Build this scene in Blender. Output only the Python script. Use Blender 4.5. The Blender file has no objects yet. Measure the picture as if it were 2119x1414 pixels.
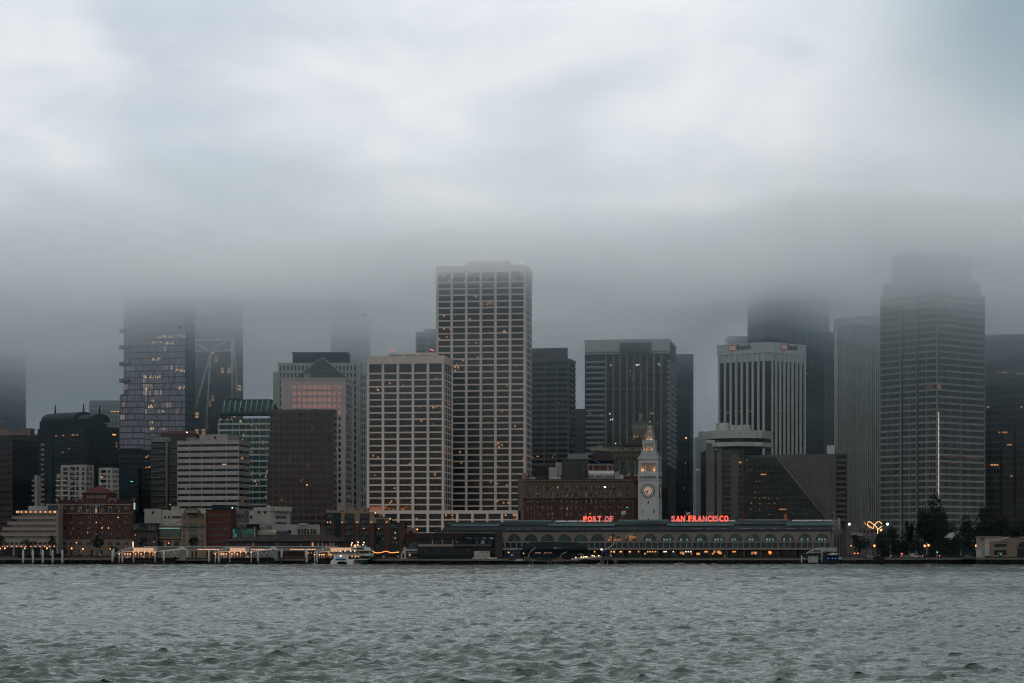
import bpy, bmesh, math, random
import numpy as np
from mathutils import Vector, Matrix
random.seed(7)
S = bpy.context.scene
COL = S.collection
R = math.radians
# ---------------------------------------------------------------- camera
F = 4620.0      # focal length in photo pixels
CX = 1059.5     # photo column of the optical axis
YH = 1143.0     # photo row of the horizon
H = 6.0         # eye height above the bay
G = 3.2         # street level above the bay
def X(px, Y): return (px - CX) * Y / F
def Z(py, Y): return H + (YH - py) * Y / F
cam_data = bpy.data.cameras.new('camera')
cam = bpy.data.objects.new('camera', cam_data); COL.objects.link(cam)
cam.location = (0, 0, H); cam.rotation_euler = (R(90), 0, 0)
cam_data.sensor_width = 36; cam_data.lens = 36 * F / 2119; cam_data.shift_y = (YH - 707) / 2119
cam_data.clip_start = 1; cam_data.clip_end = 30000
S.camera = cam
# ---------------------------------------------------------------- world, sun, exposure
S.view_settings.view_transform = 'Standard'; S.view_settings.look = 'None'
S.view_settings.exposure = 0.0; S.view_settings.gamma = 1.0; S.view_settings.use_curve_mapping = False
S.cycles.use_denoising = True; S.cycles.filter_width = 1.15
S.cycles.use_adaptive_sampling = True; S.cycles.adaptive_threshold = .025; S.cycles.adaptive_min_samples = 24
S.cycles.volume_bounces = 2; S.cycles.max_bounces = 6; S.cycles.diffuse_bounces = 2; S.cycles.glossy_bounces = 2
S.cycles.transparent_max_bounces = 12; S.cycles.sample_clamp_indirect = 3
SUN_ELEV, SUN_ROT = 14, 180     # the brighter eastern sky, behind the camera
world = bpy.data.worlds.new('World'); S.world = world; world.use_nodes = True
def build_world():
    nt = world.node_tree; N = nt.nodes; L = nt.links.new
    bg = N['Background']
    sky = N.new('ShaderNodeTexSky'); sky.sky_type = 'NISHITA'; sky.sun_disc = False
    sky.sun_elevation = R(SUN_ELEV); sky.sun_rotation = R(SUN_ROT)
    tc = N.new('ShaderNodeTexCoord')
    mp = N.new('ShaderNodeMapping'); mp.inputs['Scale'].default_value = (1, 1, 2.1); mp.inputs['Location'].default_value = (.31, 0, .12)
    L(tc.outputs['Generated'], mp.inputs[0])
    nz = N.new('ShaderNodeTexNoise'); nz.inputs['Scale'].default_value = 9.5; nz.inputs['Detail'].default_value = 5.0
    nz.inputs['Roughness'].default_value = .50; nz.inputs['Distortion'].default_value = .25
    L(mp.outputs[0], nz.inputs['Vector'])
    rp = N.new('ShaderNodeValToRGB'); e = rp.color_ramp.elements
    e[0].position = .30; e[0].color = (.72, .765, .81, 1); e[1].position = .66; e[1].color = (1.10, 1.085, 1.07, 1)
    L(nz.outputs['Fac'], rp.inputs[0])
    sp = N.new('ShaderNodeSeparateXYZ'); L(tc.outputs['Generated'], sp.inputs[0])      # overcast dome: dim grey near the horizon, bright above
    er = N.new('ShaderNodeValToRGB'); er.color_ramp.interpolation = 'B_SPLINE'; q = er.color_ramp.elements
    q[0].position = 0; q[0].color = (.115, .142, .165, 1); q[1].position = 1; q[1].color = (1.75, 1.88, 1.98, 1)
    for pos, c in SKY_RAMP: k = q.new(pos); k.color = (*c, 1)
    L(sp.outputs[2], er.inputs[0])
    ml = N.new('ShaderNodeMix'); ml.data_type = 'RGBA'; ml.blend_type = 'MULTIPLY'; ml.inputs[0].default_value = 1; L(er.outputs[0], ml.inputs['A']); L(rp.outputs[0], ml.inputs['B'])
    dim = N.new('ShaderNodeMix'); dim.data_type = 'RGBA'; dim.blend_type = 'MULTIPLY'; dim.inputs[0].default_value = 1
    dim.inputs['B'].default_value = (.1, .1, .1, 1); L(sky.outputs[0], dim.inputs['A'])
    dt = N.new('ShaderNodeVectorMath'); dt.operation = 'DISTANCE'; L(tc.outputs['Generated'], dt.inputs[0])       # one heavier, bluer cloud high on the right
    az, el = R(14.2), R(13.6); dt.inputs[1].default_value = (math.sin(az) * math.cos(el), math.cos(az) * math.cos(el), math.sin(el))
    mr = N.new('ShaderNodeMapRange'); mr.interpolation_type = 'SMOOTHERSTEP'; mr.inputs['From Min'].default_value = .0; mr.inputs['From Max'].default_value = .135
    wv = N.new('ShaderNodeMath'); wv.operation = 'MULTIPLY_ADD'; wv.inputs[1].default_value = -.10; L(nz.outputs['Fac'], wv.inputs[0]); L(dt.outputs['Value'], wv.inputs[2]); wa = N.new('ShaderNodeMath'); wa.inputs[1].default_value = .05; L(wv.outputs[0], wa.inputs[0]); L(wa.outputs[0], mr.inputs['Value'])
    dk = N.new('ShaderNodeMix'); dk.data_type = 'RGBA'; dk.inputs['A'].default_value = (.36, .45, .495, 1); dk.inputs['B'].default_value = (1, 1, 1, 1); L(mr.outputs[0], dk.inputs[0])
    m2 = N.new('ShaderNodeMix'); m2.data_type = 'RGBA'; m2.blend_type = 'MULTIPLY'; m2.inputs[0].default_value = 1; L(ml.outputs['Result'], m2.inputs['A']); L(dk.outputs['Result'], m2.inputs['B'])
    mx = N.new('ShaderNodeMix'); mx.data_type = 'RGBA'; mx.inputs[0].default_value = .12
    L(m2.outputs['Result'], mx.inputs['A']); L(dim.outputs['Result'], mx.inputs['B'])
    L(mx.outputs['Result'], bg.inputs[0]); bg.inputs[1].default_value = SKY_GAIN
SKY_GAIN = 1.0
SKY_RAMP = [(.05, (.11, .158, .19)), (.092, (.165, .23, .275)), (.125, (.43, .50, .55)), (.152, (.75, .78, .81)), (.18, (.89, .90, .915)), (.25, (.80, .82, .85)), (.5, (1.40, 1.50, 1.58))]
build_world()
sun_data = bpy.data.lights.new('sun', 'SUN'); sun_data.energy = 0.7; sun_data.angle = R(40); sun_data.color = (1, .945, .905)
sun = bpy.data.objects.new('sun', sun_data); COL.objects.link(sun)
sun.rotation_euler = (R(90 - SUN_ELEV - 8), 0, R(-14))
# ---------------------------------------------------------------- helpers
def link(o): COL.objects.link(o); return o
def tag(o, label=None, cat=None, group=None, kind=None):
    if label: o['label'] = label
    if cat: o['category'] = cat
    if group: o['group'] = group
    if kind: o['kind'] = kind
    return o
def thing(name, label, cat, loc, rz=0, group=None):
    o = bpy.data.objects.new(name, None); link(o); o.empty_display_size = 2
    o.location = loc; o.rotation_euler = (0, 0, rz)
    return tag(o, label, cat, group)
def obj(name, me, parent=None, loc=(0, 0, 0), rz=0, sc=(1, 1, 1), kind=None):
    o = bpy.data.objects.new(name, me); link(o)
    if parent is not None: o.parent = parent
    o.location = loc; o.rotation_euler = (0, 0, rz) if not isinstance(rz, tuple) else rz; o.scale = sc
    if kind: o['kind'] = kind
    return o
def mesh(vs, fs, mat, smooth=False):
    me = bpy.data.meshes.new('mesh'); me.from_pydata([tuple(v) for v in vs], [], fs)
    if mat: me.materials.append(mat)
    if smooth: me.polygons.foreach_set('use_smooth', [True] * len(me.polygons))
    me.update(); return me
def bm_mesh(bm, mat, smooth=False):
    me = bpy.data.meshes.new('mesh'); bm.normal_update(); bm.to_mesh(me); bm.free()
    if mat: me.materials.append(mat)
    if smooth: me.polygons.foreach_set('use_smooth', [True] * len(me.polygons))
    return me
CUBE_F = [(0, 3, 2, 1), (4, 5, 6, 7), (0, 1, 5, 4), (1, 2, 6, 5), (2, 3, 7, 6), (3, 0, 4, 7)]
_cubes = {}
def cube(mat):
    if mat.name not in _cubes:
        a = .5
        _cubes[mat.name] = mesh([(-a, -a, -a), (a, -a, -a), (a, a, -a), (-a, a, -a), (-a, -a, a), (a, -a, a), (a, a, a), (-a, a, a)], CUBE_F, mat)
    return _cubes[mat.name]
def boxes_mesh(bs, mat):
    vs, fs = [], []
    for x0, x1, y0, y1, z0, z1 in bs:
        n = len(vs)
        vs += [(x0, y0, z0), (x1, y0, z0), (x1, y1, z0), (x0, y1, z0), (x0, y0, z1), (x1, y0, z1), (x1, y1, z1), (x0, y1, z1)]
        fs += [tuple(n + i for i in f) for f in CUBE_F]
    return mesh(vs, fs, mat)
def box(name, x0, x1, y0, y1, z0, z1, mat, parent=None, kind=None):
    return obj(name, cube(mat), parent, ((x0 + x1) / 2, (y0 + y1) / 2, (z0 + z1) / 2), 0, (abs(x1 - x0), abs(y1 - y0), abs(z1 - z0)), kind)
def prism_mesh(pts, z0, z1, mat, top=None):
    n = len(pts); top = top or pts
    vs = [(p[0], p[1], z0) for p in pts] + [(p[0], p[1], z1) for p in top]
    fs = [tuple(range(n - 1, -1, -1)), tuple(range(n, 2 * n))] + [(i, (i + 1) % n, n + (i + 1) % n, n + i) for i in range(n)]
    return mesh(vs, fs, mat)
def sweep_mesh(profile, u0, u1, mat):      # profile in (y, z), swept along x
    n = len(profile)
    vs = [(u0, p[0], p[1]) for p in profile] + [(u1, p[0], p[1]) for p in profile]
    fs = [tuple(range(n)), tuple(range(2 * n - 1, n - 1, -1))] + [(i, n + i, n + (i + 1) % n, (i + 1) % n) for i in range(n)]
    me = mesh(vs, fs, mat); b = bmesh.new(); b.from_mesh(me); bmesh.ops.recalc_face_normals(b, faces=b.faces); b.to_mesh(me); b.free(); return me
def lathe_mesh(prof, mat, n=14, smooth=True):
    vs, fs = [], []
    for r, z in prof:
        for k in range(n): vs.append((r * math.cos(2 * math.pi * k / n), r * math.sin(2 * math.pi * k / n), z))
    for j in range(len(prof) - 1):
        for k in range(n): fs.append((j * n + k, j * n + (k + 1) % n, (j + 1) * n + (k + 1) % n, (j + 1) * n + k))
    fs.append(tuple(range(n - 1, -1, -1))); fs.append(tuple((len(prof) - 1) * n + k for k in range(n)))
    return mesh(vs, fs, mat, smooth)
def tube_mesh(paths, r, mat, n=6):         # one or more polylines as round tubes
    vs, fs = [], []
    for path in paths:
        P = [Vector(p) for p in path]; base = len(vs)
        for i, p in enumerate(P):
            d = (P[min(i + 1, len(P) - 1)] - P[max(i - 1, 0)]).normalized()
            a = d.cross(Vector((0, 0, 1)) if abs(d.z) < .9 else Vector((1, 0, 0))).normalized(); b = d.cross(a)
            rr = r[i] if isinstance(r, (list, tuple)) else r
            for k in range(n):
                t = 2 * math.pi * k / n; vs.append(p + (a * math.cos(t) + b * math.sin(t)) * rr)
        for i in range(len(P) - 1):
            for k in range(n): fs.append((base + i * n + k, base + i * n + (k + 1) % n, base + (i + 1) * n + (k + 1) % n, base + (i + 1) * n + k))
        fs.append(tuple(base + k for k in range(n - 1, -1, -1))); fs.append(tuple(base + (len(P) - 1) * n + k for k in range(n)))
    return mesh(vs, fs, mat, True)
def ball_mesh(r, mat, seg=8, rings=6):
    bm = bmesh.new(); bmesh.ops.create_uvsphere(bm, u_segments=seg, v_segments=rings, radius=r); return bm_mesh(bm, mat, True)
# ---------------------------------------------------------------- materials
def new_mat(name):
    m = bpy.data.materials.new(name); m.use_nodes = True
    return m, m.node_tree.nodes, m.node_tree.links.new, m.node_tree.nodes['Principled BSDF']
WALL_GAIN = .52
def wall(name, c, rough=.85, var=.22, sc=.25, streak=.5, spec=.1, metal=0):
    c = [v * WALL_GAIN for v in c]
    m, N, L, b = new_mat(name)
    geo = N.new('ShaderNodeNewGeometry')
    n1 = N.new('ShaderNodeTexNoise'); n1.inputs['Scale'].default_value = sc; n1.inputs['Detail'].default_value = 6; n1.inputs['Roughness'].default_value = .65
    mp = N.new('ShaderNodeMapping'); mp.inputs['Scale'].default_value = (1, 1, .07)
    n2 = N.new('ShaderNodeTexNoise'); n2.inputs['Scale'].default_value = 1.1; n2.inputs['Detail'].default_value = 4
    L(geo.outputs['Position'], n1.inputs['Vector']); L(geo.outputs['Position'], mp.inputs[0]); L(mp.outputs[0], n2.inputs['Vector'])
    mf = N.new('ShaderNodeMix'); mf.inputs[0].default_value = streak; L(n1.outputs['Fac'], mf.inputs['A']); L(n2.outputs['Fac'], mf.inputs['B'])
    oi = N.new('ShaderNodeObjectInfo'); ad = N.new('ShaderNodeMath'); ad.operation = 'MULTIPLY_ADD'; ad.inputs[1].default_value = .16; ad.inputs[2].default_value = -.08
    L(oi.outputs['Random'], ad.inputs[0]); a2 = N.new('ShaderNodeMath'); L(ad.outputs[0], a2.inputs[0]); L(mf.outputs['Result'], a2.inputs[1])
    rp = N.new('ShaderNodeValToRGB'); e = rp.color_ramp.elements
    e[0].position = .25; e[0].color = (*[v * (1 - 1.5 * var) for v in c], 1); e[1].position = .75; e[1].color = (*[min(1, v * (1 + var)) for v in c], 1)
    L(a2.outputs[0], rp.inputs[0]); L(rp.outputs[0], b.inputs['Base Color'])
    b.inputs['Roughness'].default_value = rough; b.inputs['Specular IOR Level'].default_value = spec; b.inputs['Metallic'].default_value = metal
    return m
def emit(name, c, s, sample=False):
    m, N, L, b = new_mat(name)
    b.inputs['Base Color'].default_value = (*[v * .5 for v in c], 1); b.inputs['Emission Color'].default_value = (*c, 1); b.inputs['Emission Strength'].default_value = s
    m.cycles.emission_sampling = 'AUTO' if sample else 'NONE'
    return m
def glass(name, base=(.0035, .0075, .011), blind=(.026, .023, .022), bp=.2, lit=.05, gate=.78, litc=(1, .42, .14), ls=.5, nx=8, nz=3, mode='gen', cw=1.6, fh=3.9, z0=G, spec=.14, rough=.22, metal=0):
    """Window glass: random blinds behind it and a few lit spots; cells per pane ('gen') or per metre ('pos')."""
    m, N, L, b = new_mat(name)
    def mth(op, a=None, bb=None):
        n = N.new('ShaderNodeMath'); n.operation = op
        for i, v in ((0, a), (1, bb)):
            if v is None: continue
            if hasattr(v, 'is_output'): L(v, n.inputs[i])
            else: n.inputs[i].default_value = v
        return n.outputs[0]
    oi = N.new('ShaderNodeObjectInfo'); sx = N.new('ShaderNodeSeparateXYZ'); cb = N.new('ShaderNodeCombineXYZ')
    if mode == 'gen':
        tc = N.new('ShaderNodeTexCoord'); L(tc.outputs['Generated'], sx.inputs[0])
        u = mth('FLOOR', mth('MULTIPLY', sx.outputs[0], nx)); v = mth('FLOOR', mth('MULTIPLY', sx.outputs[2], nz)); w = mth('MULTIPLY', oi.outputs['Random'], 917)
        row = oi.outputs['Random']
    else:
        geo = N.new('ShaderNodeNewGeometry'); L(geo.outputs['Position'], sx.inputs[0])
        u = mth('FLOOR', mth('DIVIDE', mth('ADD', sx.outputs[0], mth('MULTIPLY', sx.outputs[1], .37)), cw)); v = mth('FLOOR', mth('DIVIDE', mth('SUBTRACT', sx.outputs[2], z0), fh)); w = 0.0
        g = N.new('ShaderNodeCombineXYZ'); L(mth('FLOOR', mth('DIVIDE', u, 5)), g.inputs[0]); L(v, g.inputs[1])
        wr = N.new('ShaderNodeTexWhiteNoise'); wr.noise_dimensions = '2D'; L(g.outputs[0], wr.inputs['Vector']); row = wr.outputs['Value']
    L(u, cb.inputs[0]); L(v, cb.inputs[1])
    if hasattr(w, 'is_output'): L(w, cb.inputs[2])
    wn = N.new('ShaderNodeTexWhiteNoise'); wn.noise_dimensions = '3D'; L(cb.outputs[0], wn.inputs['Vector'])
    sc = N.new('ShaderNodeSeparateColor'); L(wn.outputs['Color'], sc.inputs[0])
    isb = mth('LESS_THAN', sc.outputs[0], bp)
    mx = N.new('ShaderNodeMix'); mx.data_type = 'RGBA'; mx.inputs['A'].default_value = (*base, 1)
    shade = N.new('ShaderNodeMix'); shade.data_type = 'RGBA'; shade.inputs['A'].default_value = (*[c * .45 for c in blind], 1); shade.inputs['B'].default_value = (*blind, 1)
    L(sc.outputs[1], shade.inputs[0]); L(shade.outputs['Result'], mx.inputs['B']); L(isb, mx.inputs[0]); L(mx.outputs['Result'], b.inputs['Base Color'])
    on = mth('MULTIPLY', mth('GREATER_THAN', row, gate), mth('LESS_THAN', sc.outputs[2], lit))
    st = mth('MULTIPLY', on, mth('MULTIPLY', mth('ADD', sc.outputs[1], .25), ls))
    if mode == 'gen' and nz == 1:
        pass
    b.inputs['Emission Color'].default_value = (*litc, 1); L(st, b.inputs['Emission Strength'])
    b.inputs['Roughness'].default_value = rough; b.inputs['Specular IOR Level'].default_value = spec; b.inputs['Metallic'].default_value = metal
    m.cycles.emission_sampling = 'NONE'
    return m
M = dict(
 cream_conc=wall('cream_concrete', (.80, .69, .62), var=.16), grey_conc=wall('grey_concrete', (.235, .245, .243)), green_conc=wall('pale_green_grey_concrete', (.58, .61, .585)),
 pale_conc=wall('pale_concrete', (.44, .415, .39)), white=wall('white_render', (.43, .415, .385)), rose_stone=wall('rose_grey_stone', (.62, .535, .515), var=.12), pyramid_slate=wall('pale_slate_roof', (.075, .088, .092)), brown_grid=wall('mauve_brown_granite', (.135, .10, .103)),
 bank_stone=wall('pale_bank_stone', (.68, .71, .685), var=.12), sign_white=wall('sign_white', (1.5, 1.45, 1.4), var=.05), bright=wall('white_paint', (.68, .67, .64), var=.12),
 brown=wall('brown_granite', (.078, .056, .058)), mauve=wall('mauve_metal', (.046, .046, .052)), brick=wall('dark_brick', (.085, .043, .036), sc=.8), red_brick=wall('red_brick', (.115, .042, .030), sc=.8), terra=wall('terracotta_stone', (.15, .12, .095), sc=.8),
 beige=wall('beige_stone', (.31, .24, .165)), stone=wall('pale_stone', (.27, .235, .20)), sand=wall('sand_stone', (.36, .33, .26)), dark=wall('dark_cladding', (.020, .033, .039)), darker=wall('black_cladding', (.009, .015, .019)),
 slate=wall('slate_roof', (.022, .032, .036), rough=.6), teal_metal=wall('weathered_copper', (.10, .17, .17), rough=.55), green=wall('green_copper', (.032, .088, .078), rough=.6), tile=wall('brown_roof_tiles', (.045, .03, .028), sc=1.5), red_tile=wall('red_roof_tiles', (.12, .04, .032), sc=1.2),
 steel=wall('grey_steel', (.30, .32, .33), rough=.5), light_steel=wall('white_steel', (.55, .56, .55), rough=.5), pink=wall('pink_stone', (.30, .20, .175)), taupe=wall('taupe_cladding', (.083, .083, .085)), asphalt=wall('asphalt', (.05, .05, .052)), pave=wall('paving', (.12, .115, .105)), timber=wall('wet_timber', (.018, .017, .015)), kerb=wall('concrete_edge', (.16, .15, .13), sc=1.2), pile=wall('white_pile', (.56, .56, .53), sc=1.0), ferry_wall=wall('ferry_hall_stone', (.215, .19, .165), sc=.5), tower_white=wall('tower_white', (.49, .51, .52), var=.12),
 hyatt=wall('raw_concrete', (.155, .152, .142), sc=.4), hy_dark=wall('shaded_concrete', (.045, .052, .052)), black=wall('black_paint', (.01, .01, .012)), pole=wall('pole_metal', (.05, .055, .06)), pink_sky_glass=wall('pink_sky_tinted_glass', (1.2, .60, .50), rough=.5, metal=.5, var=.1), concrete_band=wall('teal_grey_band', (.31, .345, .335)), maroon=wall('maroon_spandrel', (.075, .05, .047)),
 g_office=glass('office_glass', lit=.045, gate=.80), g_office_warm=glass('office_glass_warm', blind=(.034, .025, .022), bp=.35, lit=.045, gate=.80), g_dark=glass('dark_glass', bp=.12, blind=(.02, .02, .02), lit=.04, gate=.88), g_band=glass('strip_glass', nx=5, bp=.2, lit=.12, gate=.93, ls=.45),
 g_teal=glass('teal_glass', base=(.008, .030, .031), blind=(.035, .095, .088), bp=.35, lit=.09, gate=.75, litc=(1, .62, .3), ls=.55), g_teal_plain=glass('teal_plain_glass', base=(.006, .026, .028), blind=(.012, .042, .042), bp=.4, lit=0, spec=.3),
 g_small=glass('small_window_glass', nx=2, nz=2, bp=.35, blind=(.12, .125, .115), lit=.1, gate=.95), g_hotel=glass('hotel_glass', nx=2, nz=2, bp=.2, blind=(.035, .03, .03), lit=.10, gate=.92, ls=.6),
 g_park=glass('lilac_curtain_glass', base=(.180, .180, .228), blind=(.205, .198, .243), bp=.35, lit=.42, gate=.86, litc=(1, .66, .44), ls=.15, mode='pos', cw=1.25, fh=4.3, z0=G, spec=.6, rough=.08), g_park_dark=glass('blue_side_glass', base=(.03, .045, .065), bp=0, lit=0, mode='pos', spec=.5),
 g_fremont=glass('night_glass', base=(.006, .014, .017), bp=.1, blind=(.02,.03,.03), lit=.26, gate=.84, litc=(1, .6, .3), ls=.35, mode='pos', cw=2.2, fh=4.1, spec=.4), g_pos=glass('plain_office_glass', base=(.006, .010, .012), bp=.15, blind=(.02, .022, .024), lit=.04, gate=.88, mode='pos', ls=.35, cw=1.5, fh=3.9),
 g_brown=glass('bronze_glass', base=(.005, .006, .009), blind=(.018, .015, .016), bp=.3, lit=.06, gate=.96, ls=.6),
 g_ferry=glass('hall_glass', base=(.008, .022, .024), blind=(.03, .075, .07), bp=.3, nx=9, nz=2, lit=0, spec=.2), g_ferry_lit=glass('hall_glass_lit', base=(.03, .03, .028), blind=(.12, .08, .05), bp=.4, nx=7, nz=3, lit=.5, gate=0, litc=(1, .42, .14), ls=.30), g_gallery=glass('gallery_glass', base=(.006, .014, .018), blind=(.012, .032, .034), bp=.2, nx=3, nz=1, lit=0),
 shop=glass('shop_glass', base=(.008, .008, .008), bp=.3, blind=(.03, .025, .02), nx=9, nz=3, lit=.07, gate=.55, litc=(1, .42, .13), ls=.8),
 warm=emit('warm_lamp', (1, .40, .13), 1.65), warm_dim=emit('warm_glow', (1, .42, .16), .26), white_lamp=emit('white_lamp', (1, .88, .80), 2.6), red_lamp=emit('red_lamp', (1, .12, .06), 4), blue_lamp=emit('blue_lamp', (.08, .30, 1), 1.2), green_lamp=emit('green_lamp', (.1, 1, .5), 1.5), neon=emit('red_neon', (1, .085, .045), 1.6), neon_dim=emit('dim_red_neon', (.75, .15, .13), .75), gold=emit('gold_tube', (1, .55, .20), 1.6),
 red=wall('sign_red', (.85, .05, .06), var=.06), navy=wall('sign_navy', (.012, .02, .07), var=.06), flag_white=wall('white_cloth', (.55, .55, .56)), flag_blue=wall('blue_cloth', (.04, .14, .3)), flag_orange=wall('orange_cloth', (.55, .14, .05)), flag_red=wall('red_cloth', (.35, .05, .05)),
 leaf=wall('dark_foliage', (.024, .036, .025), var=.5, sc=1.5), bark=wall('bark', (.05, .04, .03)), palm=wall('palm_foliage', (.034, .046, .028), var=.5, sc=2),
 hull_white=wall('hull_white', (.64, .64, .62), var=.06, rough=.4), hull_blue=wall('hull_blue', (.02, .10, .18), var=.1, rough=.4), hull_green=wall('hull_green', (.04, .22, .10), var=.1, rough=.4), cloth=wall('dark_clothes', (.03, .03, .035)),
)
# ---------------------------------------------------------------- building frame
class Face:
    def __init__(s, B, p0, p1):
        s.B = B; s.p0 = Vector(p0[:2]); s.p1 = Vector(p1[:2]); d = s.p1 - s.p0; s.L = d.length; s.d = d / s.L; s.n = Vector((s.d.y, -s.d.x)); s.a = math.atan2(s.d.y, s.d.x)
    def u(s, px):                          # where the sight line of a photo column meets the wall
        k = px - CX; return (k * s.p0.y - s.p0.x * F) / (F * s.d.x - k * s.d.y)
    def Y(s, u): return s.p0.y + s.d.y * u
    def z(s, py, u=None): return Z(py, s.Y(s.L / 2 if u is None else u))
    def at(s, u, w): return s.p0 + s.d * u + s.n * w - s.B.o
    def box(s, name, u0, u1, z0, z1, w0, w1, mat, parent=None, kind=None):
        q = s.at((u0 + u1) / 2, (w0 + w1) / 2)
        zz = (z0 + z1) / 2 - s.B.z
        par = s.B.t if parent is None else parent
        if parent is not None:             # parts already carry a transform: undo it
            o = obj(name, cube(mat), None, (0, 0, 0)); o.parent = parent
            mw = Matrix.LocRotScale(Vector((q.x, q.y, zz)), Matrix.Rotation(s.a, 3, 'Z').to_quaternion(), Vector((abs(u1 - u0), abs(w1 - w0), abs(z1 - z0))))
            o.matrix_parent_inverse = Matrix.LocRotScale(parent.location, parent.rotation_euler.to_quaternion(), parent.scale).inverted()
            o.matrix_basis = mw
            if kind: o['kind'] = kind
            return o
        return obj(name, cube(mat), par, (q.x, q.y, zz), s.a, (abs(u1 - u0), abs(w1 - w0), abs(z1 - z0)), kind)
    def px(s, name, xl, xr, yt, yb, w0, w1, mat, kind=None, parent=None):
        u0, u1 = s.u(xl), s.u(xr); um = (u0 + u1) / 2
        return s.box(name, u0, u1, s.z(yb, um), s.z(yt, um), w0, w1, mat, parent, kind)
    def many(s, name, bs, mat, kind='stuff'):   # bs: (u0,u1,z0,z1,w0,w1), joined
        q = s.at(0, 0)
        return obj(name, boxes_mesh([(a, b, -e, -c, z0 - s.B.z, z1 - s.B.z) for a, b, z0, z1, c, e in bs], mat), s.B.t, (q.x, q.y, 0), s.a, (1, 1, 1), kind)
    def put(s, name, me, u, w, z, kind=None, parent=None):
        q = s.at(u, w); return obj(name, me, parent or s.B.t, (q.x, q.y, z - s.B.z), s.a, (1, 1, 1), kind)
class Bld:
    def __init__(s, name, label, cat, pts, z=G, group=None):
        s.pts = [Vector(p[:2]) for p in pts]; s.o = sum(s.pts, Vector((0, 0))) / len(pts); s.z = z
        s.t = thing(name, label, cat, (s.o.x, s.o.y, z), 0, group)
    def face(s, i): return Face(s, s.pts[i], s.pts[(i + 1) % len(s.pts)])
    def prism(s, name, z0, z1, mat, off=0, pts=None, kind=None, top_off=None):
        P = pts or s.pts
        a = offset(P, off); b = offset(P, top_off) if top_off is not None else None
        rel = lambda q: [(p[0] - s.o.x, p[1] - s.o.y) for p in q]
        return obj(name, prism_mesh(rel(a), z0 - s.z, z1 - s.z, mat, rel(b) if b else None), s.t, kind=kind)
def offset(P, d):
    if not d: return [Vector(p[:2]) for p in P]
    n = len(P); out = []
    for i in range(n):
        p, a, b = Vector(P[i][:2]), Vector(P[i - 1][:2]), Vector(P[(i + 1) % n][:2])
        e1 = (p - a).normalized(); e2 = (b - p).normalized()
        n1 = Vector((e1.y, -e1.x)); n2 = Vector((e2.y, -e2.x)); m = (n1 + n2); m = m / max(m.length, 1e-6)
        out.append(p + m * (d / max(.35, m.dot(n1))))
    return out
def two(xl, xc, xr, Y, adeg, smax=70):
    """Footprint of a rectangular block whose nearest corner shows at column xc: left end, corner, right end, back."""
    a = R(adeg); cx = X(xc, Y); kl = xl - CX; kr = xr - CX
    Ll = (cx * F - kl * Y) / (kl * math.sin(a) + F * math.cos(a))
    den = F * math.sin(a) - kr * math.cos(a); Sd = (kr * Y - cx * F) / den if abs(den) > 1e-6 else smax
    if Sd <= 0 or Sd > smax: Sd = smax
    c = Vector((cx, Y)); l = c + Vector((-math.cos(a), math.sin(a))) * Ll; r = c + Vector((math.sin(a), math.cos(a))) * Sd
    return [l, c, r, l + (r - c)]
def one(xl, xr, Y, depth=30, Yr=None):
    Yr = Yr or Y; a = Vector((X(xl, Y), Y)); b = Vector((X(xr, Yr), Yr)); d = (b - a).normalized(); n = Vector((-d.y, d.x)) * depth
    return [a, b, b + n, a + n]
def lin(a, b, n): return [a + (b - a) * i / n for i in range(n + 1)]
def grid(f, us, zs, pw, bh, wallm, glassm, w=.5, piers=True, bands=True, win='each', wname='window', skip=None, stuff=False, bandm=None, win_w=.06):
    """Piers at the columns us, spandrels at the rows zs, a pane in each opening."""
    bandm = bandm or wallm; bs = []
    if piers:
        for u in us:
            q = (max(u - pw / 2, -w), min(u + pw / 2, f.L + w), zs[0], zs[-1], -.2, w)
            if stuff: bs.append(q)
            else: f.box('pier', q[0], q[1], q[2], q[3], q[4], q[5], wallm)
    if bands:
        for z in zs:
            q = (us[0] + .03, us[-1] - .03, z - bh / 2, z + bh / 2, -.2, w * .82)
            if stuff: bs.append(q)
            else: f.box('spandrel', *q, bandm)
    if bs: f.many('facade_frame', bs, wallm)
    if win == 'none': return
    gs = []
    for j in range(len(zs) - 1):
        if win == 'row':
            f.box('window_strip', us[0] + .05, us[-1] - .05, zs[j] + bh * .4, zs[j + 1] - bh * .4, -.2, win_w, glassm); continue
        for i in range(len(us) - 1):
            if skip and skip(i, j): continue
            q = (us[i] + pw * .4, us[i + 1] - pw * .4, zs[j] + bh * .4, zs[j + 1] - bh * .4, -.2, win_w)
            if win == 'each': f.box(wname, *q, glassm)
            else: gs.append(q)
    if gs: f.many('windows', gs, glassm)
def tower(name, label, P, ytop, ybot, ncol, nrow, wallm, glassm, pw, bh, head=0, side=None, win='each', cat='skyscraper', w=.5, core=None, zb=None, scols=None, swin='row', bandm=None, wname='window', cap=True):
    """A block with a regular facade on its two visible faces."""
    B = Bld(name, label, cat, P); f0, f1 = B.face(0), B.face(1)
    zt = f0.z(ytop, f0.L); z1 = f0.z(ytop + head, f0.L); z0 = f0.z(ybot, f0.L)
    B.prism('wall', G, zt - .3, core or wallm)
    if cap: B.prism('parapet', z1 + bh / 2, zt, wallm, off=w + .04)
    zs = lin(z0, z1, nrow)
    grid(f0, lin(0, f0.L, ncol), zs, pw, bh, wallm, glassm, w=w, win=win, bandm=bandm, wname=wname)
    if scols: grid(f1, lin(0, f1.L, scols), zs, pw * .8, bh, wallm, glassm, w=min(w, .14), win=swin, bandm=bandm)
    return B, f0, f1, zs
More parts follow.
